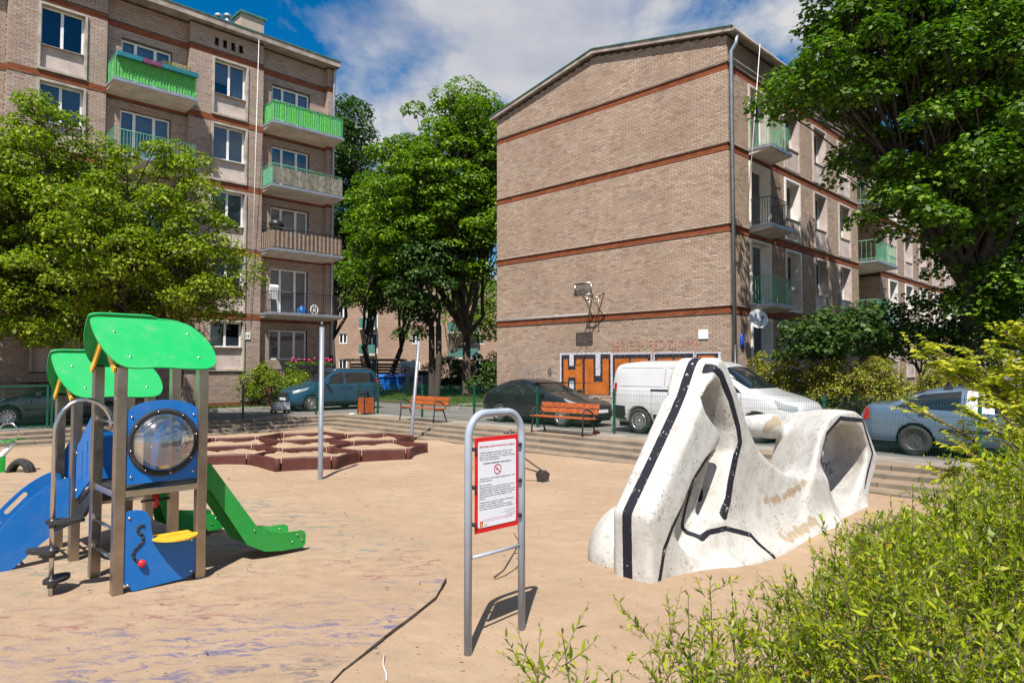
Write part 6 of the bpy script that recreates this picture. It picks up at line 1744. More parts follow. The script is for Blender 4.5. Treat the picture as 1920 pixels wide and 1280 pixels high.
MB().lathe([(0.030,0),(0.036,0.015),(0.034,0.03),(0.02,0.042),(0,0.044)], 14, Matrix.Translation((2.135, fy-0.017, 0.285)) @ Matrix.Rotation(PI/2, 4, 'X')).build('red_knob', M['red_plastic'], lb_)
seat = [(2.235, fy-0.02)] + [(2.43 + 0.205*math.cos(math.radians(q)), fy-0.02 - 0.21*math.sin(math.radians(q))) for q in range(180, -1, -12)]
MB().prism(seat, 0.478, 0.496, 'z').build('seat', M['hdpe_yellow'], pt)
MB().box(2.27, 2.60, fy+0.002, fy+0.12, 0.478, 0.496).build('seat_back', M['hdpe_yellow'], pt)
for s, t in ((A0+0.085,0.72),(A0+0.085,0.10),(A1-0.09,0.12),(A1-0.09,0.42)): bolt(lb_, (s, fy-0.016, t), (0,-1,0))
# side boards along the bridge
def bridge_board(a, nm):
    fr = lambda s, t, h: Vector((a + h, s, t))
    o = smooth_poly([(7.95, 1.02), (7.95, 1.52), (7.97, 1.62), (8.02, 1.66), (8.30, 1.47), (8.55, 1.30), (8.63, 1.28), (8.63, 0.72), (8.60, 0.70), (8.3, 0.86)], 1)
    hs = [[(8.20-0.017, 0.98), (8.20+0.017, 0.98), (8.20+0.017, 1.36), (8.20-0.017, 1.36)], [(8.38-0.017, 0.92), (8.38+0.017, 0.92), (8.38+0.017, 1.25), (8.38-0.017, 1.25)]]
    b = board('bridge_board', o, hs, M['hdpe_blue'], pt, fr)
    for s, t in ((7.985,1.50),(8.60,0.80),(8.60,1.20)): bolt(b, (a-0.001, s, t), (-1,0,0))
bridge_board(A0-0.01, 0); bridge_board(A1+0.0, 1)
for (a0, a1, b, z0, z1) in ((A0+PW, A1-PW, 9.45, 0.70, 1.30), (A0+PW, A1-PW, 7.885, 1.02, 1.05)):
    o = smooth_poly([(a0+0.004, z0), (a1-0.004, z0), (a1-0.004, z1), ((a0+a1)/2, z1+0.10), (a0+0.004, z1)], 1)
    if z1 > 1.1: board('back_board', o, [], M['hdpe_blue'], pt, lambda s, t, h, b=b: Vector((s, b+h-0.008, t)))
# barrier boards beside the slide entrance and tower 1 left side
for b0, b1 in ((7.18, 7.30), (7.70, 7.83)):
    board('entrance_board', smooth_poly([(b0, 0.99), (b1, 0.99), (b1, 1.55), ((b0+b1)/2, 1.66), (b0, 1.60)], 1), [], M['hdpe_blue'], pt, lambda s, t, h: Vector((A1+h, s, t)))
# slides
def slide(b0, b1, z0, aend):
    prof = [(A1+0.02, z0+0.02), (A1+0.16, z0), (aend-0.62, 0.30), (aend-0.42, 0.19), (aend-0.25, 0.155), (aend, 0.15)]
    up = [(A1+0.02, z0+0.20), (A1+0.16, z0+0.16), (aend-0.58, 0.41), (aend-0.40, 0.31), (aend-0.22, 0.275), (aend-0.04, 0.27), (aend, 0.245), (aend+0.01, 0.20)]
    dn = [(aend+0.005, 0.11), (aend-0.03, 0.075), (aend-0.28, 0.08), (aend-0.48, 0.11), (aend-0.68, 0.22), (A1+0.16, z0-0.11), (A1+0.02, z0-0.10)]
    for b in (b0, b1-0.02):
        s = MB().prism(up+dn, b, b+0.02, 'y').build('slide_side', M['hdpe_dgreen'] if b != b0 else M['hdpe_green_s'], pt)
        for q in ((aend-0.04,0.16),(aend-0.10,0.23),(aend-0.16,0.16),(aend-0.6,0.36),(A1+0.35,z0-0.02)): bolt(s, (q[0], b-0.001, q[1]), (0,-1,0), r=0.010)
    m = MB()
    pts = [Vector((p[0], 0, p[1])) for p in prof]
    for p, q in zip(prof[:-1], prof[1:]): m.quad((p[0], b0+0.02, p[1]), (q[0], b0+0.02, q[1]), (q[0], b1-0.02, q[1]), (p[0], b1-0.02, p[1])); m.quad((p[0], b0+0.02, p[1]-0.006), (q[0], b0+0.02, q[1]-0.006), (q[0], b1-0.02, q[1]-0.006), (p[0], b1-0.02, p[1]-0.006))
    m.build('slide_bed', M['bright_steel'], pt)
    MB().box(aend-0.16, aend-0.12, (b0+b1)/2-0.02, (b0+b1)/2+0.02, -0.1, 0.147).build('slide_foot', M['steel'], pt)
M['hdpe_green_s'] = board_mat('slide_side_green', (0.010, 0.27, 0.035))
slide(7.28, 7.72, 0.97, 3.92); slide(8.82, 9.26, 0.66, 3.62)
# climbing ramp on the far side of the lower deck
for b, hh in ((8.74, 0), (9.36, 1)):
    o = smooth_poly([(1.90, 0.80), (1.96, 0.86), (1.90, 0.92), (1.80, 0.92), (1.55, 0.76), (1.25, 0.42), (1.10, 0.10), (1.06, -0.05), (1.30, -0.05), (1.48, 0.10), (1.70, 0.30), (1.90, 0.42)], 2)
    hs = []
    def slot_hole(c0, c1, w):
        d = Vector((c1[0]-c0[0], c1[1]-c0[1])).normalized(); nn = Vector((-d.y, d.x)); pts = []
        an0 = math.atan2(nn.y, nn.x)
        for q in range(7): an = an0 + PI*q/6; pts.append((c0[0]+w*math.cos(an), c0[1]+w*math.sin(an)))
        for q in range(7): an = an0 + PI + PI*q/6; pts.append((c1[0]+w*math.cos(an), c1[1]+w*math.sin(an)))
        return pts
    if hh: hs = [slot_hole((1.60, 0.70), (1.44, 0.53), 0.026), slot_hole((1.36, 0.42), (1.24, 0.20), 0.026)]
    board('ramp_side', o, hs, M['hdpe_blue'], pt, lambda s, t, h, b=b: Vector((s, b+h, t)))
for i in range(5):
    a = 1.86 - i*0.14; z = 0.58 - i*0.13
    MB().cyl((a, 8.755, z), (a, 9.36, z), 0.017, 8).build('rung', M['bright_steel'], pt)
    MB().lathe([(0.045,0),(0.05,0.02),(0.03,0.035),(0,0.037)], 12, Matrix.Translation((a, 9.0+0.1*(i%2), z+0.01))).build('climbing_hold', M['dark_steel'], pt)
# bent pole with leaf-shaped steps
pm = MB(); pole = [(1.50, 7.50, -0.2), (1.50, 7.50, 1.52)] + [(1.50 + 0.24*(1-math.cos(math.radians(q))), 7.50, 1.52 + 0.30*math.sin(math.radians(q))) for q in range(15, 166, 15)] + [(1.965, 7.50, 1.56)]
pm.tube(pole, 0.021, 12); cp = pm.build('climbing_pole', M['bright_steel'], pt)
MB().tube([(1.94, 7.12+PW, 1.60), (1.95, 7.50, 1.60), (1.94, 7.88-PW, 1.60)], 0.016, 8).build('cross_bar', M['bright_steel'], pt)
for z, rot in ((0.70, -0.3), (0.43, 2.2), (0.155, 0.9)):
    o = smooth_poly([(-0.05,-0.05), (0.08,-0.10), (0.22,-0.07), (0.27,0.0), (0.20,0.08), (0.05,0.09), (-0.06,0.05)], 2)
    c, s_ = math.cos(rot), math.sin(rot)
    st = MB().prism([(1.50+x*c-y*s_, 7.50+x*s_+y*c) for x, y in o], z-0.012, z+0.018, 'z').build('step', M['black_rubber'], pt)
    MB().add([(1.50, 7.50-0.012, z-0.10), (1.50+0.20*c, 7.50+0.20*s_, z-0.014), (1.50, 7.50+0.012, z-0.013), (1.50, 7.50, z-0.013)], [(0,1,2),(0,2,3),(0,3,1),(1,2,3)]).build('step_bracket', M['dark_steel'], st)
    MB().cyl((1.50, 7.50, z-0.05), (1.50, 7.50, z+0.03), 0.030).build('step_collar', M['dark_steel'], st)
# counting bar with a red disc under the deck
MB().cyl((2.36, 7.88, 0.72), (A1, 7.88, 0.72), 0.014).build('counting_bar', M['dark_steel'], pt)
MB().lathe([(0.016,-0.012),(0.085,-0.012),(0.09,0),(0.085,0.012),(0.016,0.012)], 24, Matrix.Translation((2.50, 7.88, 0.72)) @ Matrix.Rotation(PI/2, 4, 'Y')).build('red_disc', M['red_plastic'], pt)
for z in (0.33, 0.60):
    MB().cyl((A0, 7.12+PW, z), (A0, 7.88-PW, z), 0.016).build('side_bar', M['bright_steel'], pt)

# ------------------------------------------------------------------ notice board
sg_ = thing('notice_board', 'red-edged white rules board on a bent grey tube stand', 'sign', 3.75, 3.93, 0.0)
a0, a1, bS = 3.46, 4.04, 3.93
tube = [(a0, bS, -0.3), (a0, bS, 1.56)] + [(a0 + 0.17 - 0.17*math.cos(math.radians(q)), bS, 1.58 + 0.19*math.sin(math.radians(q))) for q in range(10, 91, 10)] + \
       [(a1 - 0.17 + 0.17*math.sin(math.radians(q)), bS, 1.58 + 0.19*math.cos(math.radians(q))) for q in range(0, 81, 10)] + [(a1, bS, 1.56), (a1, bS, -0.3)]
M['sign_tube'] = plain('grey_painted_tube', (0.33, 0.37, 0.45), 0.42, var=0.06)
MB().tube(tube, 0.030, 16).build('stand', M['sign_tube'], sg_)
MB().cyl((a0+0.028, bS, 0.68), (a1-0.028, bS, 0.68), 0.013).build('cross_bar', M['sign_tube'], sg_)
M['sign_red'] = plain('sign_red', (0.62, 0.012, 0.015), 0.4, var=0.05)
pz0, pz1, pa0, pa1 = 0.855, 1.585, a0+0.055, a1-0.055
MB().bbox(pa0, pa1, bS-0.016, bS-0.008, pz0, pz1, 0.002).build('back_board', M['sign_red'], sg_)
M['sign_white'] = plain('sign_white', (0.74, 0.76, 0.84), 0.35, var=0.03)
o = smooth_poly([(pa0+0.03, pz0+0.04), (pa1-0.03, pz0+0.04), (pa1-0.03, pz1-0.035), (pa0+0.03, pz1-0.035)], 0)
rc_ = 0.014
def rrect(x0, x1, z0, z1, r): return arc(x1-r, z0+r, r, -90, 0, 4) + arc(x1-r, z1-r, r, 0, 90, 4) + arc(x0+r, z1-r, r, 90, 180, 4) + arc(x0+r, z0+r, r, 180, 270, 4)
MB().prism(rrect(pa0+0.030, pa1-0.030, pz0+0.040, pz1-0.034, rc_), bS-0.0195, bS-0.0165, 'y').build('white_sheet', M['sign_white'], sg_)
for z in (1.50, 1.21, 0.93):
    for a, s in ((pa0-0.012, -1), (pa1+0.012, 1)):
        k = MB(); k.cyl((a, bS-0.034, z), (a, bS-0.002, z), 0.016, 12); k.cyl((a, bS-0.01, z), (a+s*0.026, bS, z), 0.009, 8)
        k.build('clamp', M['black_rubber'], sg_)
M['ink'] = plain('black_ink', (0.03, 0.03, 0.05), 0.6, var=0.02); M['ink_red'] = plain('red_ink', (0.50, 0.02, 0.03), 0.6, var=0.02)
def sign_text(txt, a, z, size, mat, width=None, bold=0.0, align='LEFT'):
    off = OFF[sg_.name]
    return text_mesh('lettering', txt, size, mat, sg_, Matrix.Translation((a-off[0], bS-0.0202-off[1], z)) @ RX, align, bold, 1, width)
x0, x1 = pa0+0.042, pa1-0.042; wd = x1-x0
sign_text('REGULAMIN KORZYSTANIA Z PLACU ZABAW', x0, 1.505, 0.020, M['ink_red'], wd, 0.0006)
body_lines = [('Uwaga: Plac zabaw jest przeznaczony dla dzieci w wieku', 1.462, 0.93), ('od 3 do 12 lat. Dzieci moga korzystac z urzadzen tylko', 1.444, 0.90), ('zgodnie z ich przeznaczeniem, pod opieka osob doroslych', 1.426, 1.0), ('oraz na wlasna odpowiedzialnosc', 1.408, 0.55)]
low_lines = [('Opiekunowie sa odpowiedzialni za bezpieczenstwo dzieci', 1.262, 1.0), ('podczas zabawy.', 1.245, 0.35), ('Na terenie obowiazuje:', 1.212, 0.33), ('Zakaz palenia tytoniu, spozywania alkoholu i srodkow', 1.194, 0.99), ('odurzajacych, zakaz wprowadzania zwierzat, zakaz', 1.177, 0.86), ('niszczenia urzadzen i zieleni, zasmiecania terenu oraz', 1.160, 1.0), ('zaklocania spokoju. Prosimy o zglaszanie uszkodzen', 1.143, 0.99), ('administratorowi terenu lub strazy miejskiej na numer', 1.126, 0.92), ('alarmowy.', 1.109, 0.16),
             ('Telefony alarmowe: pogotowie ratunkowe, straz pozarna', 1.080, 0.97), ('policja oraz straz miejska', 1.063, 0.66), ('Prosimy o zachowanie czystosci i wrzucanie odpadow', 1.046, 0.90), ('do koszy oraz pozostawienie porzadku', 1.029, 0.94)]
for t, z, f in body_lines + low_lines: sign_text(t, x0, z, 0.0145, M['ink'], wd*f, 0.0003)
sign_text('Korzystanie ze zniszczonych urzadzen zabronione', x0+wd*0.11, 1.378, 0.0145, M['ink'], wd*0.78, 0.0007)
for i, t in enumerate(('Zarzadca terenu placu', 'ulica i numer budynku w miescie', 'telefon kontaktowy', 'w dni robocze 8-16')): sign_text(t, x1, 0.995-i*0.015, 0.0125, M['ink'], None, 0.0, 'RIGHT')
for i, t in enumerate(('W razie wypadku nalezy niezwlocznie powiadomic pogotowie', 'tel. alarmowy 112, straz miejska 986')): sign_text(t, x0+wd*0.08, 0.948-i*0.013, 0.0125, M['ink_red'], wd*0.84)
sign_text('Urzad', x0+0.05, 0.915, 0.0125, M['ink']); sign_text('Miasta', x0+0.05, 0.902, 0.0125, M['ink'])
Ms = Matrix.Translation((pa0+(pa1-pa0)*0.5, bS-0.0200, 1.328)) @ Matrix.Rotation(PI/2, 4, 'X')
rg = MB(); rg.lathe([(0.040,0),(0.040,0.0012),(0.033,0.0012),(0.033,0)], 32, Ms); c_ = Ms @ Vector((0,0,0.0014)); d_ = Vector((0.026, 0, -0.026)); n_ = Vector((0.0026, 0, 0.0026))
rg.quad(c_-d_-n_, c_+d_-n_, c_+d_+n_, c_-d_+n_); rg.build('prohibition_ring', M['ink_red'], sg_)
rg = MB(); rg.box(pa0+(pa1-pa0)*0.5-0.018, pa0+(pa1-pa0)*0.5+0.010, bS-0.0206, bS-0.0201, 1.324, 1.329); rg.build('cigarette_mark', M['ink'], sg_)
M['crest_yellow'] = plain('crest_yellow', (0.75, 0.45, 0.03), 0.5, var=0.03)
MB().box(x0+0.004, x0+0.036, bS-0.0206, bS-0.0201, 0.902, 0.945).build('crest', M['ink_red'], sg_)
MB().prism([(x0+0.012,0.908),(x0+0.026,0.906),(x0+0.030,0.918),(x0+0.022,0.925),(x0+0.028,0.936),(x0+0.018,0.942),(x0+0.013,0.930)], bS-0.0212, bS-0.0207, 'y').build('crest_figure', M['crest_yellow'], sg_)

# ------------------------------------------------------------------ shade posts
for a, b, lean, lab in ((6.87, 12.18, 0.0, 'straight grey steel post standing before the maroon sandbox'), (12.28, 16.52, 0.22, 'leaning grey steel post standing behind the maroon sandbox')):
    sp_ = thing('steel_post', lab, 'post', a, b, 0.0, 'shade sail posts')
    d = Vector((R2*lean, -R2*lean, 0))          # the lean is towards +x in the world
    MB().tube([Vector((a, b, -0.3)) - d*0.1, Vector((a, b, 0)), Vector((a, b, 2.93)) + d], [0.050, 0.050, 0.048], 16).build('pole', M['galv'], sp_)
    MB().cyl(Vector((a, b, 2.93)) + d, Vector((a, b, 3.03)) + d*1.03, 0.036, 14).build('cap', M['dark_steel'], sp_)
    ey = MB(); tp = Vector((a, b, 2.80)) + d*0.96
    for i in range(5): ey.tube([tp + Vector((-0.055, 0.0, -i*0.10)), tp + Vector((-0.085, 0, -i*0.10-0.02)), tp + Vector((-0.055, 0, -i*0.10-0.05))], 0.006, 6)
    ey.build('rope_eye', M['dark_steel'], sp_)

# ------------------------------------------------------------------ sandbox of hexagon cells
sb = thing_xy('sandbox', 'maroon plastic sandbox of seven joined hexagon cells', 'sandbox', (-5.25, 17.3, 0.0), math.radians(18))
s_ = 1.16; rs6 = random.Random(6)
cells = [(0.0, 0.0)] + [(math.sqrt(3)*s_*math.cos(math.radians(30+60*k)), math.sqrt(3)*s_*math.sin(math.radians(30+60*k))) for k in range(6)]
done = set()
for (cx, cy) in cells:
    for k in range(6):
        p = Vector((cx + s_*math.cos(math.radians(60*k)), cy + s_*math.sin(math.radians(60*k)), 0)); q = Vector((cx + s_*math.cos(math.radians(60*k+60)), cy + s_*math.sin(math.radians(60*k+60)), 0))
        key = (round((p.x+q.x)/2, 1), round((p.y+q.y)/2, 1))
        if key in done: continue
        done.add(key)
        d = (q-p).normalized(); n = Vector((-d.y, d.x, 0)); t = 0.030
        z1 = 0.24 + rs6.uniform(-.02, .02)
        dz = rs6.uniform(-.012, .012)
        w = MB(); P0, P1 = p + d*0.085, q - d*0.085
        # board bows outward a little
        m = 6; V = []; F = []
        for i in range(m+1):
            f = i/m; c = P0*(1-f) + P1*f + n*0.05*math.sin(PI*f)
            for zz, tt in ((-0.15, t), (z1-0.03, t), (z1, t*0.55), (z1, -t*0.55), (z1-0.03, -t), (-0.15, -t)):
                V.append((c.x+n.x*tt, c.y+n.y*tt, zz + dz*(f-.5)))
        for i in range(m):
            for j in range(5): F.append((i*6+j, (i+1)*6+j, (i+1)*6+j+1, i*6+j+1))
        F += [(0,1,2,3,4,5), tuple(m*6+j for j in range(5,-1,-1))]
        w.add(V, F); w.build('board', M['brown_plastic'], sb, off=(0,0,0))
vdone = set()
for (cx, cy) in cells:
    for k in range(6):
        p = (round(cx + s_*math.cos(math.radians(60*k)), 2), round(cy + s_*math.sin(math.radians(60*k)), 2))
        if any(abs(p[0]-q[0]) + abs(p[1]-q[1]) < 0.1 for q in vdone): continue
        vdone.add(p)
        MB().lathe([(0.0,-0.15),(0.068,-0.15),(0.068,0.225),(0.055,0.243),(0.0,0.245)], 10, Matrix.Translation((p[0], p[1], 0))).build('corner_joint', M['brown_plastic'], sb, off=(0,0,0))
# sand heaped inside the cells: an uneven sheet a little above the ground
fill = MB(); rr6 = np.random.default_rng(8)
for (cx, cy) in cells:
    n = 18; pts = []
    for i in range(n+1):
        for j in range(n+1):
            u, v = -1+2*i/n, -1+2*j/n
            rad = max(abs(u), abs(v)); an = math.atan2(v, u)
            R_ = s_*0.955*math.cos(PI/6)/math.cos(((an + 2*PI) % (PI/3)) - PI/6)
            x, y = cx + R_*rad*math.cos(an), cy + R_*rad*math.sin(an)
            pts.append((x, y, 0.160 + 0.028*math.sin(3.1*x+cx) * math.cos(2.7*y) + 0.028*math.sin(7*x-2*y+cy) + 0.018*math.sin(13*y+5*x) + rr6.normal(0, .008) - 0.04*rad))
    fill.add(pts, [(i*(n+1)+j, (i+1)*(n+1)+j, (i+1)*(n+1)+j+1, i*(n+1)+j+1) for i in range(n) for j in range(n)], True)
fo = fill.build('sand_fill', M['sand'], sb, off=(0,0,0)); fo['kind'] = 'stuff'

# ------------------------------------------------------------------ sand digger
dg_ = thing('sand_digger', 'black steel sand digger toy with a scoop on jointed arms', 'toy digger', 9.1, 8.9, 0.0)
MB().tube([(8.95, 9.05, -0.1), (8.95, 9.05, 0.62), (8.99, 9.03, 0.98)], 0.022, 8).build('post', M['dark_steel'], dg_)
MB().box(8.87, 9.06, 8.95, 9.14, 0.50, 0.53).build('seat', M['black_rubber'], dg_)
MB().tube([(8.99, 9.03, 0.60), (9.22, 8.83, 0.42), (9.46, 8.69, 0.22)], 0.016, 8).build('boom', M['steel'], dg_)
MB().tube([(8.97, 9.04, 0.40), (9.20, 8.86, 0.27), (9.45, 8.70, 0.17)], 0.014, 8).build('boom', M['steel'], dg_)
sc_ = MB(); sc_.prism([(9.38,0.16),(9.50,0.22),(9.60,0.15),(9.58,0.05),(9.48,-0.01),(9.42,0.02)], 8.60, 8.76, 'y'); sc_.build('scoop', M['dark_steel'], dg_)
MB().cyl((8.84, 9.05, 0.92), (9.10, 9.05, 0.92), 0.012).build('handle', M['black_rubber'], dg_)

# ------------------------------------------------------------------ spring rocker at the left edge
rk = thing('rocker', 'green and white rocking seesaw with ring handles and tyre ends', 'seesaw', 3.0, 17.4, 0.0)
def rk_p(d, h): return (2.35 + d*R2*0.9, 17.4 - d*R2*1.0 + 0.0, h)
bm_ = MB(); bm_.tube([rk_p(-1.6, 0.60), rk_p(-0.9, 0.42), rk_p(-0.3, 0.22), rk_p(0.0, 0.20), rk_p(0.25, 0.30), rk_p(0.55, 0.62)], [0.055, 0.06, 0.065, 0.065, 0.06, 0.05], 10); bm_.build('beam', M['white_paint'], rk)
MB().obox(rk_p(0.52, 0.66), (0.12, -0.12, 0.03), (0.09, 0.09, 0.0), (0, 0, 0.015)).build('seat', M['hdpe_dgreen'], rk)
for d, h, r in ((0.42, 0.80, 0.205), (-0.35, 0.66, 0.20)):
    c = Vector(rk_p(d, h)); MB().tube([c + Vector((r*math.cos(q)*R2, -r*math.cos(q)*R2, r*math.sin(q))) for q in np.linspace(0, 2*PI, 25)[:-1]], 0.014, 8, closed=True).build('ring_handle', M['bright_steel'], rk)
for d in (-0.35, 0.30):
    c = rk_p(d, 0); MB().bbox(c[0]-0.05, c[0]+0.05, c[1]-0.05, c[1]+0.05, -0.1, 0.34, 0.01).build('leg', M['hdpe_dgreen'], rk)
for d, w in ((0.72, 0.16), (-0.62, 0.16)):
    c = Vector(rk_p(d, 0)); hoop = []
    m = MB()
    for sgn in (-1, 1):
        m.tube([c + Vector((0.20*math.cos(q)*R2 + sgn*w*0.3, -0.20*math.cos(q)*R2 + sgn*w*0.3, 0.24*math.sin(q)-0.02)) for q in np.linspace(0, PI, 13)], 0.055, 8)
    m.tube([c + Vector((0.22*math.cos(q)*R2, -0.22*math.cos(q)*R2, 0.26*math.sin(q)-0.02)) for q in np.linspace(0, PI, 13)], 0.06, 8)
    m.build('half_tyre', M['tyre'], rk)
# ------------------------------------------------------------------ concrete play sculpture
def sdf_poly(px, pz, poly):
    """signed distance to a 2D polygon (negative inside), vectorised"""
    d2 = np.full(px.shape, 1e9); inside = np.zeros(px.shape, bool); n = len(poly)
    for i in range(n):
        ax, az = poly[i]; bx, bz = poly[(i+1) % n]
        ex, ez = bx-ax, bz-az; wx, wz = px-ax, pz-az
        t = np.clip((wx*ex + wz*ez)/(ex*ex+ez*ez), 0, 1)
        d2 = np.minimum(d2, (wx-ex*t)**2 + (wz-ez*t)**2)
        c = ((az > pz) != (bz > pz)) & (px < (bx-ax)*(pz-az)/((bz-az) if abs(bz-az) > 1e-12 else 1e-12) + ax)
        inside ^= c
    d = np.sqrt(d2); return np.where(inside, -d, d)
def smin(a, b, k):
    h = np.clip(0.5 + 0.5*(b-a)/k, 0, 1); return b*(1-h) + a*h - k*h*(1-h)
def smax(a, b, k): return -smin(-a, -b, k)

def sculpture():
    v = 0.030
    ga = np.arange(5.2, 12.7, v); gb = np.arange(3.15, 5.65, v); gz = np.arange(-0.18, 2.5, v)
    A, B, Z = np.meshgrid(ga, gb, gz, indexing='ij')
    # tall fin with its hole (profile in a, z), extruded across b
    fin = [(5.66,-0.4),(5.64,0.68),(6.10,1.17),(6.54,1.67),(6.92,2.20),(7.06,2.25),(7.19,2.17),(7.48,1.77),(7.70,1.41),(7.92,1.16),(8.22,0.98),(8.62,0.80),(9.2,0.66),(9.8,0.55),(9.8,-0.4)]
    hole = [(6.94,1.98),(6.80,1.90),(6.68,1.76),(6.72,1.66),(7.04,1.40),(7.06,1.20),(7.02,0.92),(6.90,0.72),(6.74,0.50),(6.92,0.46),(7.06,0.66),(7.17,0.95),(7.28,1.18),(7.25,1.45),(7.10,1.80),(7.02,1.93)]
    f2 = sdf_poly(A[:, 0, :], Z[:, 0, :], fin)[:, None, :]
    h2 = sdf_poly(A[:, 0, :], Z[:, 0, :], hole)[:, None, :]
    # the fin widens from the ramp to the saddle
    bl = np.interp(ga, [5.5, 7.0, 8.6, 9.6], [4.22, 4.28, 4.30, 4.60])[:, None, None]
    bn = np.interp(ga, [5.5, 6.5, 7.5, 9.0], [3.76, 3.74, 3.72, 3.70])[:, None, None]
    skirt = 0.30*np.exp(-np.maximum(Z, 0)/0.20)*np.clip((A-6.0)/0.8, 0, 1)
    slab = np.maximum(B - bl - skirt*0.6, bn - skirt - B)
    d = smax(f2 + 0*B, slab, 0.05)
    d = smax(d, -(h2 + 0*B), 0.06)
    # undercut of the ramp's near flank
    und = [(6.10,0.45),(6.36,0.80),(6.78,1.12),(7.00,1.28),(6.98,0.92),(6.86,0.72),(6.60,0.40),(6.3,0.2)]
    u2 = sdf_poly(A[:, 0, :], Z[:, 0, :], und)[:, None, :]
    d = smax(d, -np.maximum(u2 + 0.02, np.abs(B-3.66)-0.24), 0.12)
    # foot lobe on the far side
    e = np.sqrt(((A-6.45)/0.62)**2 + ((B-4.50)/0.46)**2 + ((Z-0.06)/0.56)**2) - 1.0
    d = smin(d, e*0.45, 0.14)
    # far rib: arch from the fin's back down to the hump
    def capsule(p, q, r0, r1):
        p, q = np.array(p), np.array(q); e_ = q-p
        t = np.clip(((A-p[0])*e_[0] + (B-p[1])*e_[1] + (Z-p[2])*e_[2])/(e_@e_), 0, 1)
        return np.sqrt((A-p[0]-e_[0]*t)**2 + (B-p[1]-e_[1]*t)**2 + (Z-p[2]-e_[2]*t)**2) - (r0 + (r1-r0)*t)
    rib = smin(capsule((7.50, 4.15, 1.36), (8.50, 4.60, 1.33), 0.17, 0.12), smin(capsule((8.50, 4.60, 1.33), (9.5, 4.78, 1.28), 0.12, 0.13), capsule((9.5, 4.78, 1.28), (10.4, 4.70, 1.22), 0.13, 0.2), 0.08), 0.08)
    # hump with a five-sided tunnel; its axis leans along a while going across b
    As = A - 1.0*(B - 3.75)
    hump = [(9.0,-0.4),(9.2,0.35),(9.40,0.62),(9.56,0.88),(9.78,1.20),(10.12,1.43),(10.6,1.50),(11.2,1.46),(11.5,1.36),(12.2,0.64),(11.55,0.08),(11.2,-0.4)]
    tun = [(10.50,1.30),(11.35,1.22),(11.72,0.74),(11.10,0.20),(10.40,0.02),(10.05,0.50),(9.80,0.84),(10.02,1.14)]
    tun = smooth_poly(tun, 1)
    hm = np.maximum(sdf_poly(As, Z, hump), np.maximum(B-4.72-0.2*np.exp(-np.maximum(Z,0)/.2), 3.68-0.12*np.exp(-np.maximum(Z,0)/0.15)-B))
    # the top rolls down towards the saddle side
    hm = smax(hm, (Z - 1.52 + 0.16*np.clip((B-3.9), 0, 2)), 0.06)
    d = smin(d, hm, 0.22)
    d = smin(d, rib, 0.12)
    d = smax(d, -sdf_poly(As, Z, tun), 0.07)
    # round everything a little
    for _ in range(2):
        for ax in (0, 1, 2):
            d = (np.roll(d, 1, ax) + 2*d + np.roll(d, -1, ax))/4
    d[0], d[-1], d[:, 0], d[:, -1], d[:, :, 0], d[:, :, -1] = 1, 1, 1, 1, 1, 1
    # surface nets
    s = d < 0
    cs = np.zeros(tuple(n-1 for n in d.shape), np.int8)
    acc = np.zeros(cs.shape + (3,)); cnt = np.zeros(cs.shape)
    nx, ny, nz = cs.shape
    offs = [(i, j, k) for i in (0, 1) for j in (0, 1) for k in (0, 1)]
    for o in offs:
        for ax in range(3):
            if o[ax]: continue
            q = list(o); q[ax] = 1
            d0 = d[o[0]:o[0]+nx, o[1]:o[1]+ny, o[2]:o[2]+nz]; d1 = d[q[0]:q[0]+nx, q[1]:q[1]+ny, q[2]:q[2]+nz]
            m = (d0 < 0) != (d1 < 0)
            t = np.where(m, d0/np.where(m, d0-d1, 1), 0)
            for c in range(3): acc[..., c] += np.where(m, o[c] + (t if c == ax else 0), 0)
            cnt += m
    act = cnt > 0
    idx = -np.ones(cs.shape, np.int64); idx[act] = np.arange(act.sum())
    ijk = np.argwhere(act)
    V = np.stack([ga[0] + v*(ijk[:,0]), gb[0] + v*ijk[:,1], gz[0] + v*ijk[:,2]], -1) + v*acc[act]/cnt[act][:,None]
    F = []
    for ax in range(3):
        a1, a2 = (ax+1) % 3, (ax+2) % 3
        sl0 = [slice(1, -1)]*3; sl0[ax] = slice(0, -1); sl1 = [slice(1, -1)]*3; sl1[ax] = slice(1, None)
        c = s[tuple(sl0)] != s[tuple(sl1)]
        P = np.argwhere(c); off = np.ones(3, int); off[ax] = 0; P = P + off
        flip = s[P[:,0], P[:,1], P[:,2]]
        e1 = np.zeros(3, int); e1[a1] = 1; e2 = np.zeros(3, int); e2[a2] = 1
        quad = [idx[tuple((P - e1*u - e2*w).T)] for u, w in ((0,0),(1,0),(1,1),(0,1))]
        Q = np.stack(quad, -1); Q[~flip] = Q[~flip][:, ::-1]
        F.append(Q[(Q >= 0).all(1)])
    F = np.concatenate(F)
    return V, F

scV, scF = sculpture()
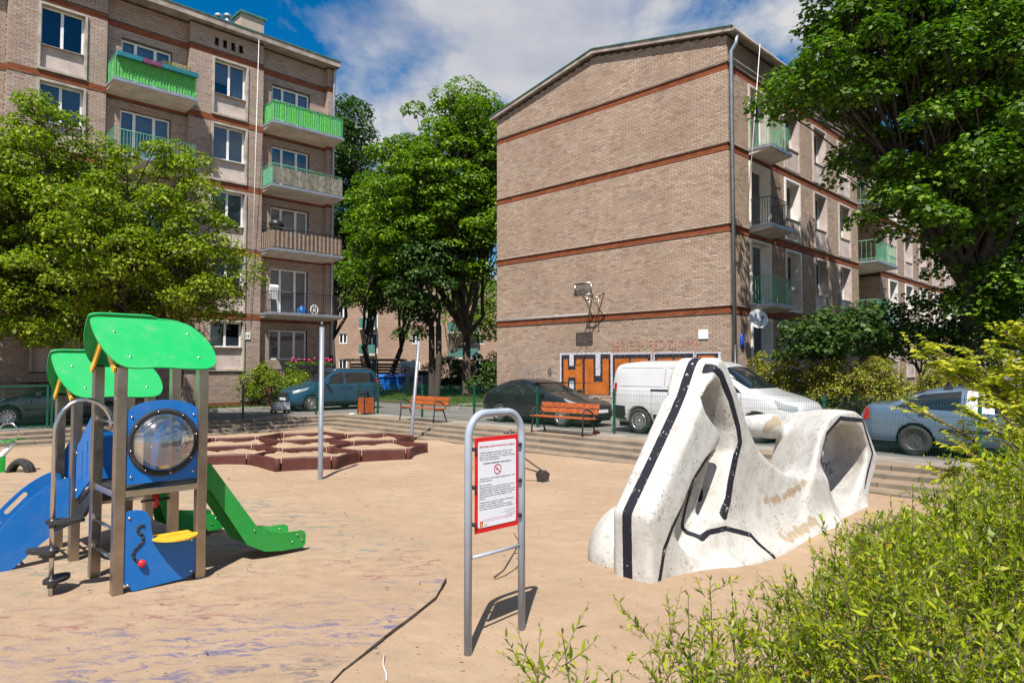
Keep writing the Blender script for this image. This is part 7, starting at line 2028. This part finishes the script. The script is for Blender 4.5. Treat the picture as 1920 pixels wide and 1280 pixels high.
# distance to the painted lines (grid coordinates); half-width per line
def sc_line(pts): return [np.array(p, float) for p in pts]
lines = [
  (0.055, sc_line([(5.64,4.03,-0.1),(5.64,4.03,0.68),(6.10,4.03,1.17),(6.54,4.02,1.67),(6.90,4.02,2.17),(7.06,4.02,2.26)])),
  (0.030, sc_line([(7.30,4.08,1.60),(7.36,4.08,1.30),(7.22,4.05,0.92),(7.05,4.02,0.62)])),
  (0.032, sc_line([(9.95,3.69,0.48),(9.70,3.69,0.84),(9.94,3.69,1.20),(10.46,3.69,1.39),(11.40,3.69,1.31),(11.82,3.69,0.76),(11.3,3.69,0.2)])),
  (0.045, sc_line([(10.75,4.60,1.40),(10.45,4.40,1.43),(10.1,4.2,1.30),(9.75,4.1,1.05),(9.4,4.0,0.82),(9.15,3.95,0.72)])),
  (0.026, sc_line([(9.88,3.60,0.46),(9.86,3.55,0.2),(9.90,3.52,-0.1)])),
]
flank_lines = [(0.026, [(5.79, 0.04), (5.88, 0.34), (6.04, 0.54), (6.27, 0.74), (6.44, 0.96), (6.69, 1.14), (6.84, 1.2), (6.87, 1.06), (6.69, 0.9), (6.53, 0.64), (6.45, 0.45), (6.54, 0.33), (6.67, 0.38), (6.99, 0.37), (7.46, 0.23), (7.63, -0.03)]), (0.046, [(6.61, 1.89), (6.71, 2.07), (6.87, 2.13), (7.03, 2.04), (7.22, 1.78), (7.39, 1.44), (7.43, 1.27), (7.34, 1.12), (7.22, 0.87), (7.14, 0.66), (7.02, 0.5)])]
def line_field(V):
    best = np.full(len(V), 9.0)
    near_side = V[:,1] < 4.02
    for hw_, pl in flank_lines:               # painted on the near flank: measured in the flank's plane
        P2 = V[:, [0, 2]]
        for p, q in zip(pl[:-1], pl[1:]):
            p, q = np.array(p), np.array(q); e = q-p; t = np.clip(((P2-p)@e)/(e@e), 0, 1)
            dd = np.linalg.norm(P2-p-t[:,None]*e, axis=1) - hw_
            lim = np.where(V[:,1] < (3.86 if hw_ > 0.04 else 4.0), dd, 9.0)
            best = np.minimum(best, lim)
    for hw_, pl in lines:
        d = np.full(len(V), 9.0)
        for p, q in zip(pl[:-1], pl[1:]):
            e = q-p; t = np.clip(((V-p)@e)/(e@e), 0, 1); d = np.minimum(d, np.linalg.norm(V-p-t[:,None]*e, axis=1))
        best = np.minimum(best, d - hw_)
    return best
# patches worn to bare concrete: distance to short strokes
worn = [(0.03, [(8.0,3.66,0.55),(8.35,3.66,0.50),(8.8,3.68,0.55),(9.15,3.68,0.64)]), (0.05, [(8.1,3.50,0.13),(8.6,3.52,0.10),(9.1,3.55,0.14)]), (0.10, [(8.9,4.1,0.75),(9.2,4.0,0.74),(9.5,4.0,0.85)]), (0.10, [(9.9,4.5,1.2),(10.3,4.5,1.36)]), (0.05, [(9.9,4.1,1.15),(10.1,4.2,1.3)])]
def worn_field(V):
    best = np.full(len(V), 9.0)
    for hw_, pl in worn:
        pl = [np.array(p, float) for p in pl]
        for p, q in zip(pl[:-1], pl[1:]):
            e = q-p; t = np.clip(((V-p)@e)/(e@e), 0, 1); best = np.minimum(best, np.linalg.norm(V-p-t[:,None]*e, axis=1) - hw_)
    return best
def sculpture_mat():
    t = NT('painted_play_concrete'); p = t.pos()
    at_ = t.new('ShaderNodeAttribute', attribute_name='stripe'); wn_ = t.new('ShaderNodeAttribute', attribute_name='worn')
    n = t.noise(p, 2.2, 6, 0.65); f = t.noise(p, 26, 5, 0.7); g = t.noise(p, 7, 6, 0.75)
    white = t.ramp(n, [(0.3, (0.42, 0.40, 0.37)), (0.62, (0.55, 0.54, 0.52))])
    white = t.mix(t.ramp(g, [(0.50, 0.0), (0.72, 0.7)]), white, (0.31, 0.27, 0.22))
    # grey scuffs in small flecks
    fl_ = t.math('MULTIPLY', t.ramp(f, [(0.56, 0.0), (0.60, 0.8)]), t.ramp(t.noise(p, 3.4, 4, 0.6), [(0.46, 0.0), (0.60, 1.0)]))
    white = t.mix(fl_, white, (0.17, 0.15, 0.13))
    edge = t.math('ADD', at_.outputs['Fac'], t.math('MULTIPLY', t.math('SUBTRACT', f, 0.5), 0.016))
    on = t.ramp(edge, [(0.0, 1.0), (0.004, 0.0)])
    chip = t.ramp(t.noise(p, 15, 4, 0.7), [(0.63, 1.0), (0.66, 0.0)])
    on = t.math('MULTIPLY', on, chip)
    col = t.mix(on, white, (0.012, 0.012, 0.019))
    we = t.math('ADD', wn_.outputs['Fac'], t.math('MULTIPLY', t.math('SUBTRACT', t.noise(p, 6, 6, 0.7), 0.5), 0.26))
    col = t.mix(t.ramp(we, [(-0.0, 0.9), (0.02, 0.0)]), col, t.ramp(f, [(0.35, (0.27, 0.20, 0.13)), (0.65, (0.43, 0.33, 0.22))]))
    h = t.math('ADD', t.math('MULTIPLY', f, 0.6), t.math('MULTIPLY', g, 0.8))
    return t.done(t.bsdf(col, 0.72, 0, 0.3, h, 0.35, 0.015))
scv = thing('play_sculpture', 'white painted concrete climbing sculpture with black lines and holes', 'sculpture', 8.0, 4.2, 0.0)
off_ = np.array([8.0, 4.2, 0.0])
so = raw_mesh('concrete_shell', scV - off_, scF, sculpture_mat(), scv, smooth=True)
for nm, fld in (('stripe', line_field(scV)), ('worn', worn_field(scV))):
    at_ = so.data.attributes.new(nm, 'FLOAT', 'POINT'); at_.data.foreach_set('value', fld.astype(np.float32))
# scribbled tag inside the tunnel
_bm = bmesh.new(); _bm.from_mesh(so.data); _bv = BVHTree.FromBMesh(_bm); _bm.free()
tagm = MB(); rr3 = random.Random(5)
for (s0, s1, zc) in ((10.35, 11.20, 0.86), (10.25, 11.0, 0.60), (10.35, 11.25, 0.48)):
    row = []
    for k in range(90):
        f = k/89; tx = s0 + (s1-s0)*f + 0.05*math.cos(k*0.9); tz = zc + 0.075*math.sin(k*0.9) + 0.02*math.sin(k*0.31)
        o_ = Vector((tx-0.9-8.0, 3.45-4.2, tz+0.06)); d_ = Vector((1.0, 0.55, -0.06)).normalized()
        hit = _bv.ray_cast(o_ + d_*0.62, d_)
        if hit[0] is not None: row.append(hit[0] + hit[1]*0.004)
        else: row.append(None)
    for p_, q_ in zip(row[:-1], row[1:]):
        if p_ is not None and q_ is not None and (p_-q_).length < 0.15: tagm.tube([p_, q_], 0.0045, 4)
if tagm.v: tagm.build('scribble', M['black_paint'], scv, off=(0,0,0))['kind'] = 'stuff'
# ------------------------------------------------------------------ fence
FA, FB = 15.40, 24.22
fence = thing('mesh_fence', 'green welded mesh fence along the top of the playground steps', 'fence', FA, FB, TERR_Z)
FH = 1.15
def fpost(a, b):
    p = MB().bbox(a-0.03, a+0.03, b-0.03, b+0.03, TERR_Z-0.2, TERR_Z+FH+0.06, 0.004).build('fence_post', M['fence'], fence)
    MB().bbox(a-0.033, a+0.033, b-0.033, b+0.033, TERR_Z+FH+0.061, TERR_Z+FH+0.075, 0.004).build('post_cap', M['black_rubber'], p)
    for z in (0.10, 0.60, 1.08): MB().box(a-0.045, a-0.031, b-0.045, b+0.045, TERR_Z+z, TERR_Z+z+0.035).build('panel_clip', M['fence'], p)
def fpanel(p, q):
    p, q = Vector(p+(0,)), Vector(q+(0,)); d = (q-p).normalized(); L = (q-p).length; n = Vector((-d.y, d.x, 0))
    m = MB(); k = int(L/0.05)
    for i in range(1, k):
        c = p + d*(L*i/k); c = Vector((c.x, c.y, TERR_Z+0.05+FH/2))
        m.obox(c, d*0.0015, n*0.0015, (0,0,FH/2))
    for z in (0.06, 0.26, 0.46, 0.66, 0.86, 1.06, 1.19):
        for s in (-1, 1):
            c = (p+q)/2 + n*0.006*s; m.obox((c.x, c.y, TERR_Z+z), d*(L/2), n*0.0025, (0,0,0.0022))
    o = m.build('mesh_panel', M['fence'], fence); o['kind'] = 'stuff'
pb = [24.22, 22.9, 20.05, 17.2, 14.3, 11.4, 8.6, 5.75, 2.9, 0.0, -2.8]
for i, b in enumerate(pb):
    fpost(FA, b)
    if i: fpanel((FA, pb[i-1]-0.03), (FA, b+0.03))
pa = [15.40, 13.45, 10.56, 7.70, 4.75]
for i, a in enumerate(pa):
    if i: fpost(a, FB); fpanel((pa[i-1]-0.03, FB), (a+0.03, FB))
gt_ = thing('gate', 'green framed mesh gate at the end of the fence', 'gate', 4.1, FB, TERR_Z)
g = MB()
for a in (3.42, 4.64): g.bbox(a-0.03, a+0.03, FB-0.03, FB+0.03, TERR_Z+0.04, TERR_Z+1.30, 0.004)
for z in (0.06, 1.25): g.box(3.45, 4.61, FB-0.025, FB+0.025, TERR_Z+z, TERR_Z+z+0.05)
g.build('gate_frame', M['fence'], gt_)
m = MB()
for i in range(1, 23): m.box(3.45+i*0.05-0.0028, 3.45+i*0.05+0.0028, FB-0.003, FB+0.003, TERR_Z+0.11, TERR_Z+1.25)
for z in (0.3, 0.5, 0.7, 0.9, 1.1): m.box(3.45, 4.61, FB-0.008, FB+0.008, TERR_Z+z-0.003, TERR_Z+z+0.003)
o = m.build('gate_mesh', M['fence'], gt_); o['kind'] = 'stuff'
g = MB().bbox(3.24, 3.32, FB-0.04, FB+0.04, TERR_Z-0.2, TERR_Z+1.4, 0.004); g.build('hinge_post', M['fence'], gt_)
MB().cyl((4.60, FB-0.03, TERR_Z+0.72), (4.60, FB-0.10, TERR_Z+0.72), 0.012).build('handle', M['black_rubber'], gt_)

# ------------------------------------------------------------------ benches and bin
def bench(label, a, b0, b1):
    t = thing('park_bench', label, 'bench', a, (b0+b1)/2, TERR_Z, 'orange wooden benches')
    z = TERR_Z
    for i, (da, dz) in enumerate(((0.10, 0.435), (0.24, 0.43), (0.38, 0.425))):
        MB().bbox(a+da-0.060, a+da+0.060, b0, b1, z+dz, z+dz+0.042, 0.008).build('seat_slat', M['wood_bench'], t)
    for h, da in ((0.56, 0.515), (0.71, 0.565)):
        c = ((a+da), (b0+b1)/2, z+h+0.055); MB().obox(c, (0.010*2, 0, -0.006), (0, (b1-b0)/2, 0), (0.020, 0, 0.062)).build('back_slat', M['wood_bench'], t)
    for b in (b0+0.12, b1-0.12):
        l = MB(); l.tube([(a-0.02, b, z), (a+0.02, b, z+0.30), (a+0.04, b, z+0.44), (a+0.02, b, z+0.60), (a+0.08, b, z+0.68), (a+0.20, b, z+0.69), (a+0.32, b, z+0.65), (a+0.44, b, z+0.58)], 0.022, 8)
        l.tube([(a+0.02, b, z+0.42), (a+0.40, b, z+0.40), (a+0.50, b, z+0.50), (a+0.60, b, z+0.86)], 0.020, 8)
        l.tube([(a+0.40, b, z+0.40), (a+0.47, b, z+0.22), (a+0.56, b, z)], 0.022, 8)
        l.build('leg', M['iron'], t)
    return t
bench('orange slatted bench under the leaning post beside the litter bin', 14.10, 17.62, 19.72)
bench('orange slatted bench in front of the black hatchback', 14.10, 11.35, 13.42)
bn = thing('litter_bin', 'square wooden litter bin with black frame at the fence corner', 'bin', 14.95, 23.05, TERR_Z)
s = 0.225
for sx, sy in ((-1,-1),(1,-1),(1,1),(-1,1)): MB().bbox(14.95+sx*s-0.02, 14.95+sx*s+0.02, 23.05+sy*s-0.02, 23.05+sy*s+0.02, TERR_Z, TERR_Z+0.90, 0.004).build('corner_post', M['iron'], bn)
for k in range(6):
    z = TERR_Z+0.06+k*0.098
    for sg in (-1, 1):
        MB().bbox(14.95-s+0.022, 14.95+s-0.022, 23.05+sg*s-0.014, 23.05+sg*s+0.014, z, z+0.092, 0.004).build('board', M['wood_bench'], bn)
        MB().bbox(14.95+sg*s-0.014, 14.95+sg*s+0.014, 23.05-s+0.022, 23.05+s-0.022, z, z+0.092, 0.004).build('board', M['wood_bench'], bn)
MB().box(14.95-s-0.03, 14.95+s+0.03, 23.05-s-0.03, 23.05+s+0.03, TERR_Z+0.901, TERR_Z+0.925).build('lid', M['iron'], bn)
MB().box(14.95-s+0.03, 14.95+s-0.03, 23.05-s+0.03, 23.05+s-0.03, TERR_Z+0.05, TERR_Z+0.64).build('liner', M['iron'], bn)

# ------------------------------------------------------------------ waste containers beyond
wc = thing_xy('waste_container', 'blue wheeled waste container with a ribbed lid', 'container', (-8.15, 46.6, 0.41), math.radians(6))
c = MB(); c.add([(-0.62,-0.46,0.28),(0.62,-0.46,0.28),(0.62,0.46,0.28),(-0.62,0.46,0.28),(-0.84,-0.58,1.08),(0.84,-0.58,1.08),(0.84,0.58,1.08),(-0.84,0.58,1.08)],[(0,3,2,1),(4,5,6,7),(0,1,5,4),(1,2,6,5),(2,3,7,6),(3,0,4,7)])
cb = c.build('tub', M['dumpster'], wc)
for i in range(5):
    x = -0.55+i*0.275; MB().add([(x-0.02,-0.475,0.34),(x+0.02,-0.475,0.34),(x*1.18+0.02,-0.592,1.0),(x*1.18-0.02,-0.592,1.0),(x-0.02,-0.45,0.34),(x+0.02,-0.45,0.34),(x*1.18+0.02,-0.57,1.0),(x*1.18-0.02,-0.57,1.0)],[(0,1,2,3),(0,3,7,4),(1,2,6,5)]).build('rib', M['dumpster'], cb)
MB().bbox(-0.90,0.90,-0.64,0.64,1.085,1.17,0.02).build('rim', M['dumpster'], wc)
lid = MB(); lid.tube([(-0.86,0,1.12),(0.86,0,1.12)], 0.01, 6); 
MB().add([(-0.87,-0.60,1.171),(0.87,-0.60,1.171),(0.87,0.0,1.30),(-0.87,0.0,1.30),(0.87,0.6,1.171),(-0.87,0.6,1.171)],[(0,1,2,3),(3,2,4,5),(0,3,5),(1,4,2)]).build('lid', M['dumpster'], wc)
for x, y in ((-0.5,-0.4),(0.5,-0.4),(-0.5,0.4),(0.5,0.4)): MB().cyl((x-0.03,y,0.10),(x+0.03,y,0.10),0.10,14).build('wheel', M['tyre'], wc); MB().box(x-0.02,x+0.02,y-0.03,y+0.03,0.18,0.30).build('wheel_fork', M['zinc'], wc)
M['cream'] = plain('cream_steel', (0.66, 0.62, 0.50), 0.5, var=0.1)
def cross(parent, x, z, y, s, ring=True):
    c = MB(); c.box(x-s, x+s, y-0.004, y, z-s*0.34, z+s*0.34); c.box(x-s*0.34, x+s*0.34, y-0.0045, y-0.0005, z-s, z+s); c.build('red_cross', M['red_plastic'], parent)
    if ring:
        q = MB(); q.lathe([(s*1.75,0),(s*1.75,0.003),(s*1.5,0.003),(s*1.5,0)], 28, Matrix.Translation((x, y+0.001, z)) @ Matrix.Rotation(PI/2, 4, 'X')); q.build('cross_ring', M['red_plastic'], parent)
cl = thing_xy('clothes_bank', 'cream clothes collection box with red cross emblem', 'container', (-7.30, 48.4, 0.41), math.radians(14))
MB().add([(-0.62,-0.55,0.0),(0.62,-0.55,0.0),(0.62,0.55,0.0),(-0.62,0.55,0.0),(-0.62,-0.55,1.75),(0.62,-0.55,1.75),(0.62,0.55,2.15),(-0.62,0.55,2.15),(-0.62,0.2,2.2),(0.62,0.2,2.2)],[(0,3,2,1),(0,1,5,4),(1,2,6,9,5),(2,3,7,6),(3,0,4,8,7),(4,5,9,8),(8,9,6,7)]).build('cabinet', M['cream'], cl)
pl_ = MB().box(-0.60, -0.02, -0.566, -0.552, 1.10, 2.02).build('emblem_plate', M['white_paint'], cl); cross(pl_, -0.31, 1.55, -0.568, 0.17)
MB().box(0.05, 0.58, -0.60, -0.552, 1.35, 1.60).build('flap', M['steel'], cl)
cl2 = thing_xy('clothes_bank', 'grey clothes box with leaflet and red cross beside the blue container', 'container', (-6.35, 46.8, 0.41), math.radians(20))
MB().bbox(-0.55, 0.55, -0.5, 0.5, 0, 1.55, 0.03).build('cabinet', M['galv'], cl2); pl_ = MB().box(-0.42, 0.12, -0.515, -0.502, 0.45, 1.2).build('emblem_plate', M['white_paint'], cl2); cross(pl_, -0.1, 0.95, -0.517, 0.14, False)
MB().box(-0.45, 0.45, -0.54, -0.503, 1.25, 1.45).build('flap', M['iron'], cl2)
sh = thing_xy('waste_shelter', 'open waste shelter with a thin dark flat roof', 'shelter', (-10.2, 51.0, 0.41), math.radians(4))
MB().box(-2.3, 2.2, -1.6, 1.6, 2.25, 2.38).build('roof', M['bitumen'], sh)
for x in (-2.1, 0.0, 2.0):
    for y in (-1.4, 1.4): MB().box(x-0.04, x+0.04, y-0.04, y+0.04, 0, 2.249).build('post', M['iron'], sh)
for i in range(9): MB().box(-2.05, 1.95, 1.44, 1.47, 0.15+i*0.22, 0.32+i*0.22).build('wall_board', M['fascia'], sh)

# hand cart with a grey crate near the blue car
hc = thing('hand_cart', 'red handled trolley carrying a grey plastic crate behind the fence', 'cart', 12.95, 26.1, ROAD_Z)
MB().tube([(12.55,26.1,ROAD_Z+0.12),(12.45,26.1,ROAD_Z+0.6),(12.40,26.1,ROAD_Z+1.0)], 0.018, 8).build('handle', M['red_plastic'], hc)
MB().box(12.55,13.25,25.9,26.3,ROAD_Z+0.12,ROAD_Z+0.15).build('platform', M['dark_steel'], hc)
M['crate'] = plain('pale_crate', (0.55, 0.56, 0.60), 0.5, var=0.1)
cr_ = MB(); 
for k in range(4): cr_.box(12.62,13.22,25.9,25.92,ROAD_Z+0.17+k*0.075,ROAD_Z+0.22+k*0.075); cr_.box(12.62,13.22,26.28,26.30,ROAD_Z+0.17+k*0.075,ROAD_Z+0.22+k*0.075); cr_.box(12.62,12.64,25.92,26.28,ROAD_Z+0.17+k*0.075,ROAD_Z+0.22+k*0.075); cr_.box(13.20,13.22,25.92,26.28,ROAD_Z+0.17+k*0.075,ROAD_Z+0.22+k*0.075)
for x in (12.62, 12.9, 13.2): cr_.box(x,x+0.02,25.895,25.925,ROAD_Z+0.155,ROAD_Z+0.47)
cr_.box(12.63,13.21,25.93,26.27,ROAD_Z+0.152,ROAD_Z+0.30)
cr_.build('crate', M['crate'], hc)
for x in (12.62, 13.18):
    for y in (25.92, 26.28): MB().cyl((x,y-0.015,ROAD_Z+0.06),(x,y+0.015,ROAD_Z+0.06),0.06,12).build('wheel', M['tyre'], hc)

# ------------------------------------------------------------------ small things
bt = thing('plastic_bottle', 'crumpled clear plastic bottle lying on the steps in the corner', 'bottle', 14.2, 22.85, 0.35)
Mt = Matrix.Translation((14.2, 22.85, 0.36)) @ Matrix.Rotation(PI/2, 4, 'Y')
MB().lathe([(0,-0.10),(0.035,-0.10),(0.038,-0.05),(0.032,0.0),(0.037,0.05),(0.03,0.08),(0.012,0.11),(0.012,0.13),(0,0.13)], 14, Mt).build('body', M['curtain'], bt)
MB().cyl((14.31,22.85,0.36),(14.335,22.85,0.36),0.015).build('cap', M['dumpster'], bt)
tb = thing('toy', 'small red toy lying under the fence near the van', 'toy', 15.05, 11.75, TERR_Z)
MB().lathe([(0,0),(0.09,0),(0.11,0.03),(0.08,0.07),(0,0.085)], 14, Matrix.Translation((15.05,11.75,TERR_Z))).build('shell', M['red_plastic'], tb)
st_ = MB()
rT = random.Random(17)
tw = thing_xy('twig', 'thin bent dry twig stuck in the sand behind the notice board', 'twig', (0.02, 7.3, 0.0))
MB().tube([(-0.20,-0.32,0.01),(-0.10,-0.22,0.06),(0.0,-0.05,0.18),(0.06,0.15,0.24),(0.0,0.32,0.30)], [0.010,0.010,0.009,0.007,0.004], 6).build('stem', M['dark_bark'], tw)
MB().tube([(0.0,-0.05,0.18),(0.10,-0.08,0.20)], [0.006,0.003], 5).build('side_shoot', M['dark_bark'], tw)
sw = thing_xy('straw', 'white bent drinking straw on the sand by the rubber edge', 'straw', (-0.92, 4.95, 0.0))
MB().tube([(-0.02,0.16,0.03),(0.0,0.0,0.012),(0.05,-0.14,0.010),(0.07,-0.24,0.012)], 0.0035, 6).build('tube', M['white_paint'], sw)
# litter scattered on the sand: dry leaf bits and twigs nobody could count
n = 900; r = np.random.default_rng(40)
x = r.uniform(-6, 6, n); y = r.uniform(3.2, 15, n); keep = (x + y)*R2 < 12.3
x, y = x[keep], y[keep]; n = len(x); th = r.random(n)*2*PI; L = 0.008 + 0.022*r.random(n)**2
d = np.stack([np.cos(th), np.sin(th), np.zeros(n)], -1)*L[:,None]; q = np.stack([-np.sin(th), np.cos(th), np.zeros(n)], -1)*(L*0.3)[:,None]
c = np.stack([x, y, np.full(n, 0.048)], -1)
V = np.stack([c-d, c+q+np.array([0,0,.006]), c+d, c-q+np.array([0,0,.004])], 1).reshape(-1,3)
o = raw_quads('litter', V, M['dark_bark']); tag(o, 'dry leaf bits and twigs strewn over the sand', 'litter', kind='stuff')
# flowers in the balcony boxes of the pale block
M['petal'] = plain('red_petal', (0.60, 0.03, 0.10), 0.6, var=0.2); 
fl = thing('balcony_flowers', 'red and white geraniums in the ground floor flower box', 'flowers', LB_A, LB_B, 0.0); OFF[fl.name] = (0,0,0)
P = np.stack([r.uniform(-2.8,-0.4,500), r.uniform(-0.84,-0.62,500), r.uniform(2.26,2.42,500)], -1); leaves('foliage', P, r.normal(size=(500,3))+np.array([0,-.5,.8]), np.full(500,0.07), M['leaf_maple'], fl, r=r)
mb = MB()
for i in range(16):
    cx, cz = r.uniform(-2.75,-0.45), r.uniform(2.42,2.58)
    mb.lathe([(0,-0.05),(0.05,-0.03),(0.06,0.01),(0.03,0.045),(0,0.05)], 7, Matrix.Translation((cx, r.uniform(-0.82,-0.66), cz)))
b = mb.build('blossoms', M['petal'], fl, off=(0,0,0)); b['kind'] = 'stuff'
f2 = thing('planter_box', 'teal and plum flower boxes on the top green balcony', 'planter', LB_A, LB_B, 0.0); OFF[f2.name] = (0,0,0)
zt = LBAND[4] - ST + 0.10 + 0.86; yo = PROJ - 1.32 + 0.05
for i, (xa, xb, mm) in enumerate(((-10.05,-9.15,'teal'), (-9.12,-8.42,'plum'), (-8.38,-7.72,'teal'), (-7.70,-7.02,'teal'))):
    MB().add([(xa,yo-0.20,zt),(xb,yo-0.20,zt),(xb,yo-0.02,zt),(xa,yo-0.02,zt),(xa,yo-0.23,zt+0.16),(xb,yo-0.23,zt+0.16),(xb,yo+0.01,zt+0.16),(xa,yo+0.01,zt+0.16)],[(0,3,2,1),(0,1,5,4),(1,2,6,5),(2,3,7,6),(3,0,4,7),(4,5,6,7)]).build('box', M[mm], f2, off=(0,0,0))
P = np.stack([r.uniform(-8.4,-7.3,260), r.uniform(yo-0.2,yo,260), zt+0.16+r.random(260)*0.16], -1); leaves('plants', P, r.normal(size=(260,3)), np.full(260,0.06), M['leaf_hedge'], f2, r=r)['kind'] = 'stuff'
# things on the open balcony of the pale block
zb = LBAND[1] - ST + 0.10; yb = PROJ - 0.9
bg = thing('folded_chair', 'white folded chair on the open balcony', 'chair', LB_A, LB_B, 0.0); OFF[bg.name] = (0,0,0)
MB().obox((-3.35, yb, zb+0.95), (0.20,0,0), (0,0.03,0.05), (0,-0.06,0.28)).build('back', M['white_paint'], bg, off=(0,0,0))
for x in (-3.52,-3.18): MB().tube([(x,yb-0.1,zb),(x,yb,zb+0.7),(x,yb+0.05,zb+0.95)], 0.014, 6).build('leg', M['white_paint'], bg, off=(0,0,0))
bg = thing('blue_bag', 'bright blue plastic bag on the open balcony floor', 'bag', LB_A, LB_B, 0.0); OFF[bg.name] = (0,0,0)
MB().lathe([(0,0),(0.18,0.0),(0.22,0.12),(0.19,0.26),(0.08,0.34),(0.10,0.38),(0,0.36)], 12, Matrix.Translation((-1.95, yb, zb+0.002))).build('sack', M['dumpster'], bg, off=(0,0,0))
bg = thing('fan', 'white round fan on the open balcony floor', 'fan', LB_A, LB_B, 0.0); OFF[bg.name] = (0,0,0)
MB().tube([(-1.30+0.19*math.cos(q), yb, zb+0.26+0.22*math.sin(q)) for q in np.linspace(0,2*PI,21)[:-1]], 0.02, 6, closed=True).build('ring', M['white_paint'], bg, off=(0,0,0))
m = MB()
for k in range(6): m.cyl((-1.30,yb,zb+0.26), (-1.30+0.18*math.cos(k*PI/3), yb, zb+0.26+0.21*math.sin(k*PI/3)), 0.012, 5)
m.box(-1.44,-1.16,yb-0.08,yb+0.08,zb,zb+0.05); m.build('grille', M['white_paint'], bg, off=(0,0,0))
bd = thing('bundle', 'dark covered bundle on the brown striped balcony', 'bundle', LB_A, LB_B, 0.0); OFF[bd.name] = (0,0,0)
zq = LBAND[2] - ST + 0.10
MB().lathe([(0,0),(0.24,0),(0.27,0.5),(0.26,1.0),(0.34,1.10),(0.30,1.25),(0.16,1.36),(0,1.38)], 14, Matrix.Translation((-3.28, yb-0.05, zq))).build('cover', M['iron'], bd, off=(0,0,0))
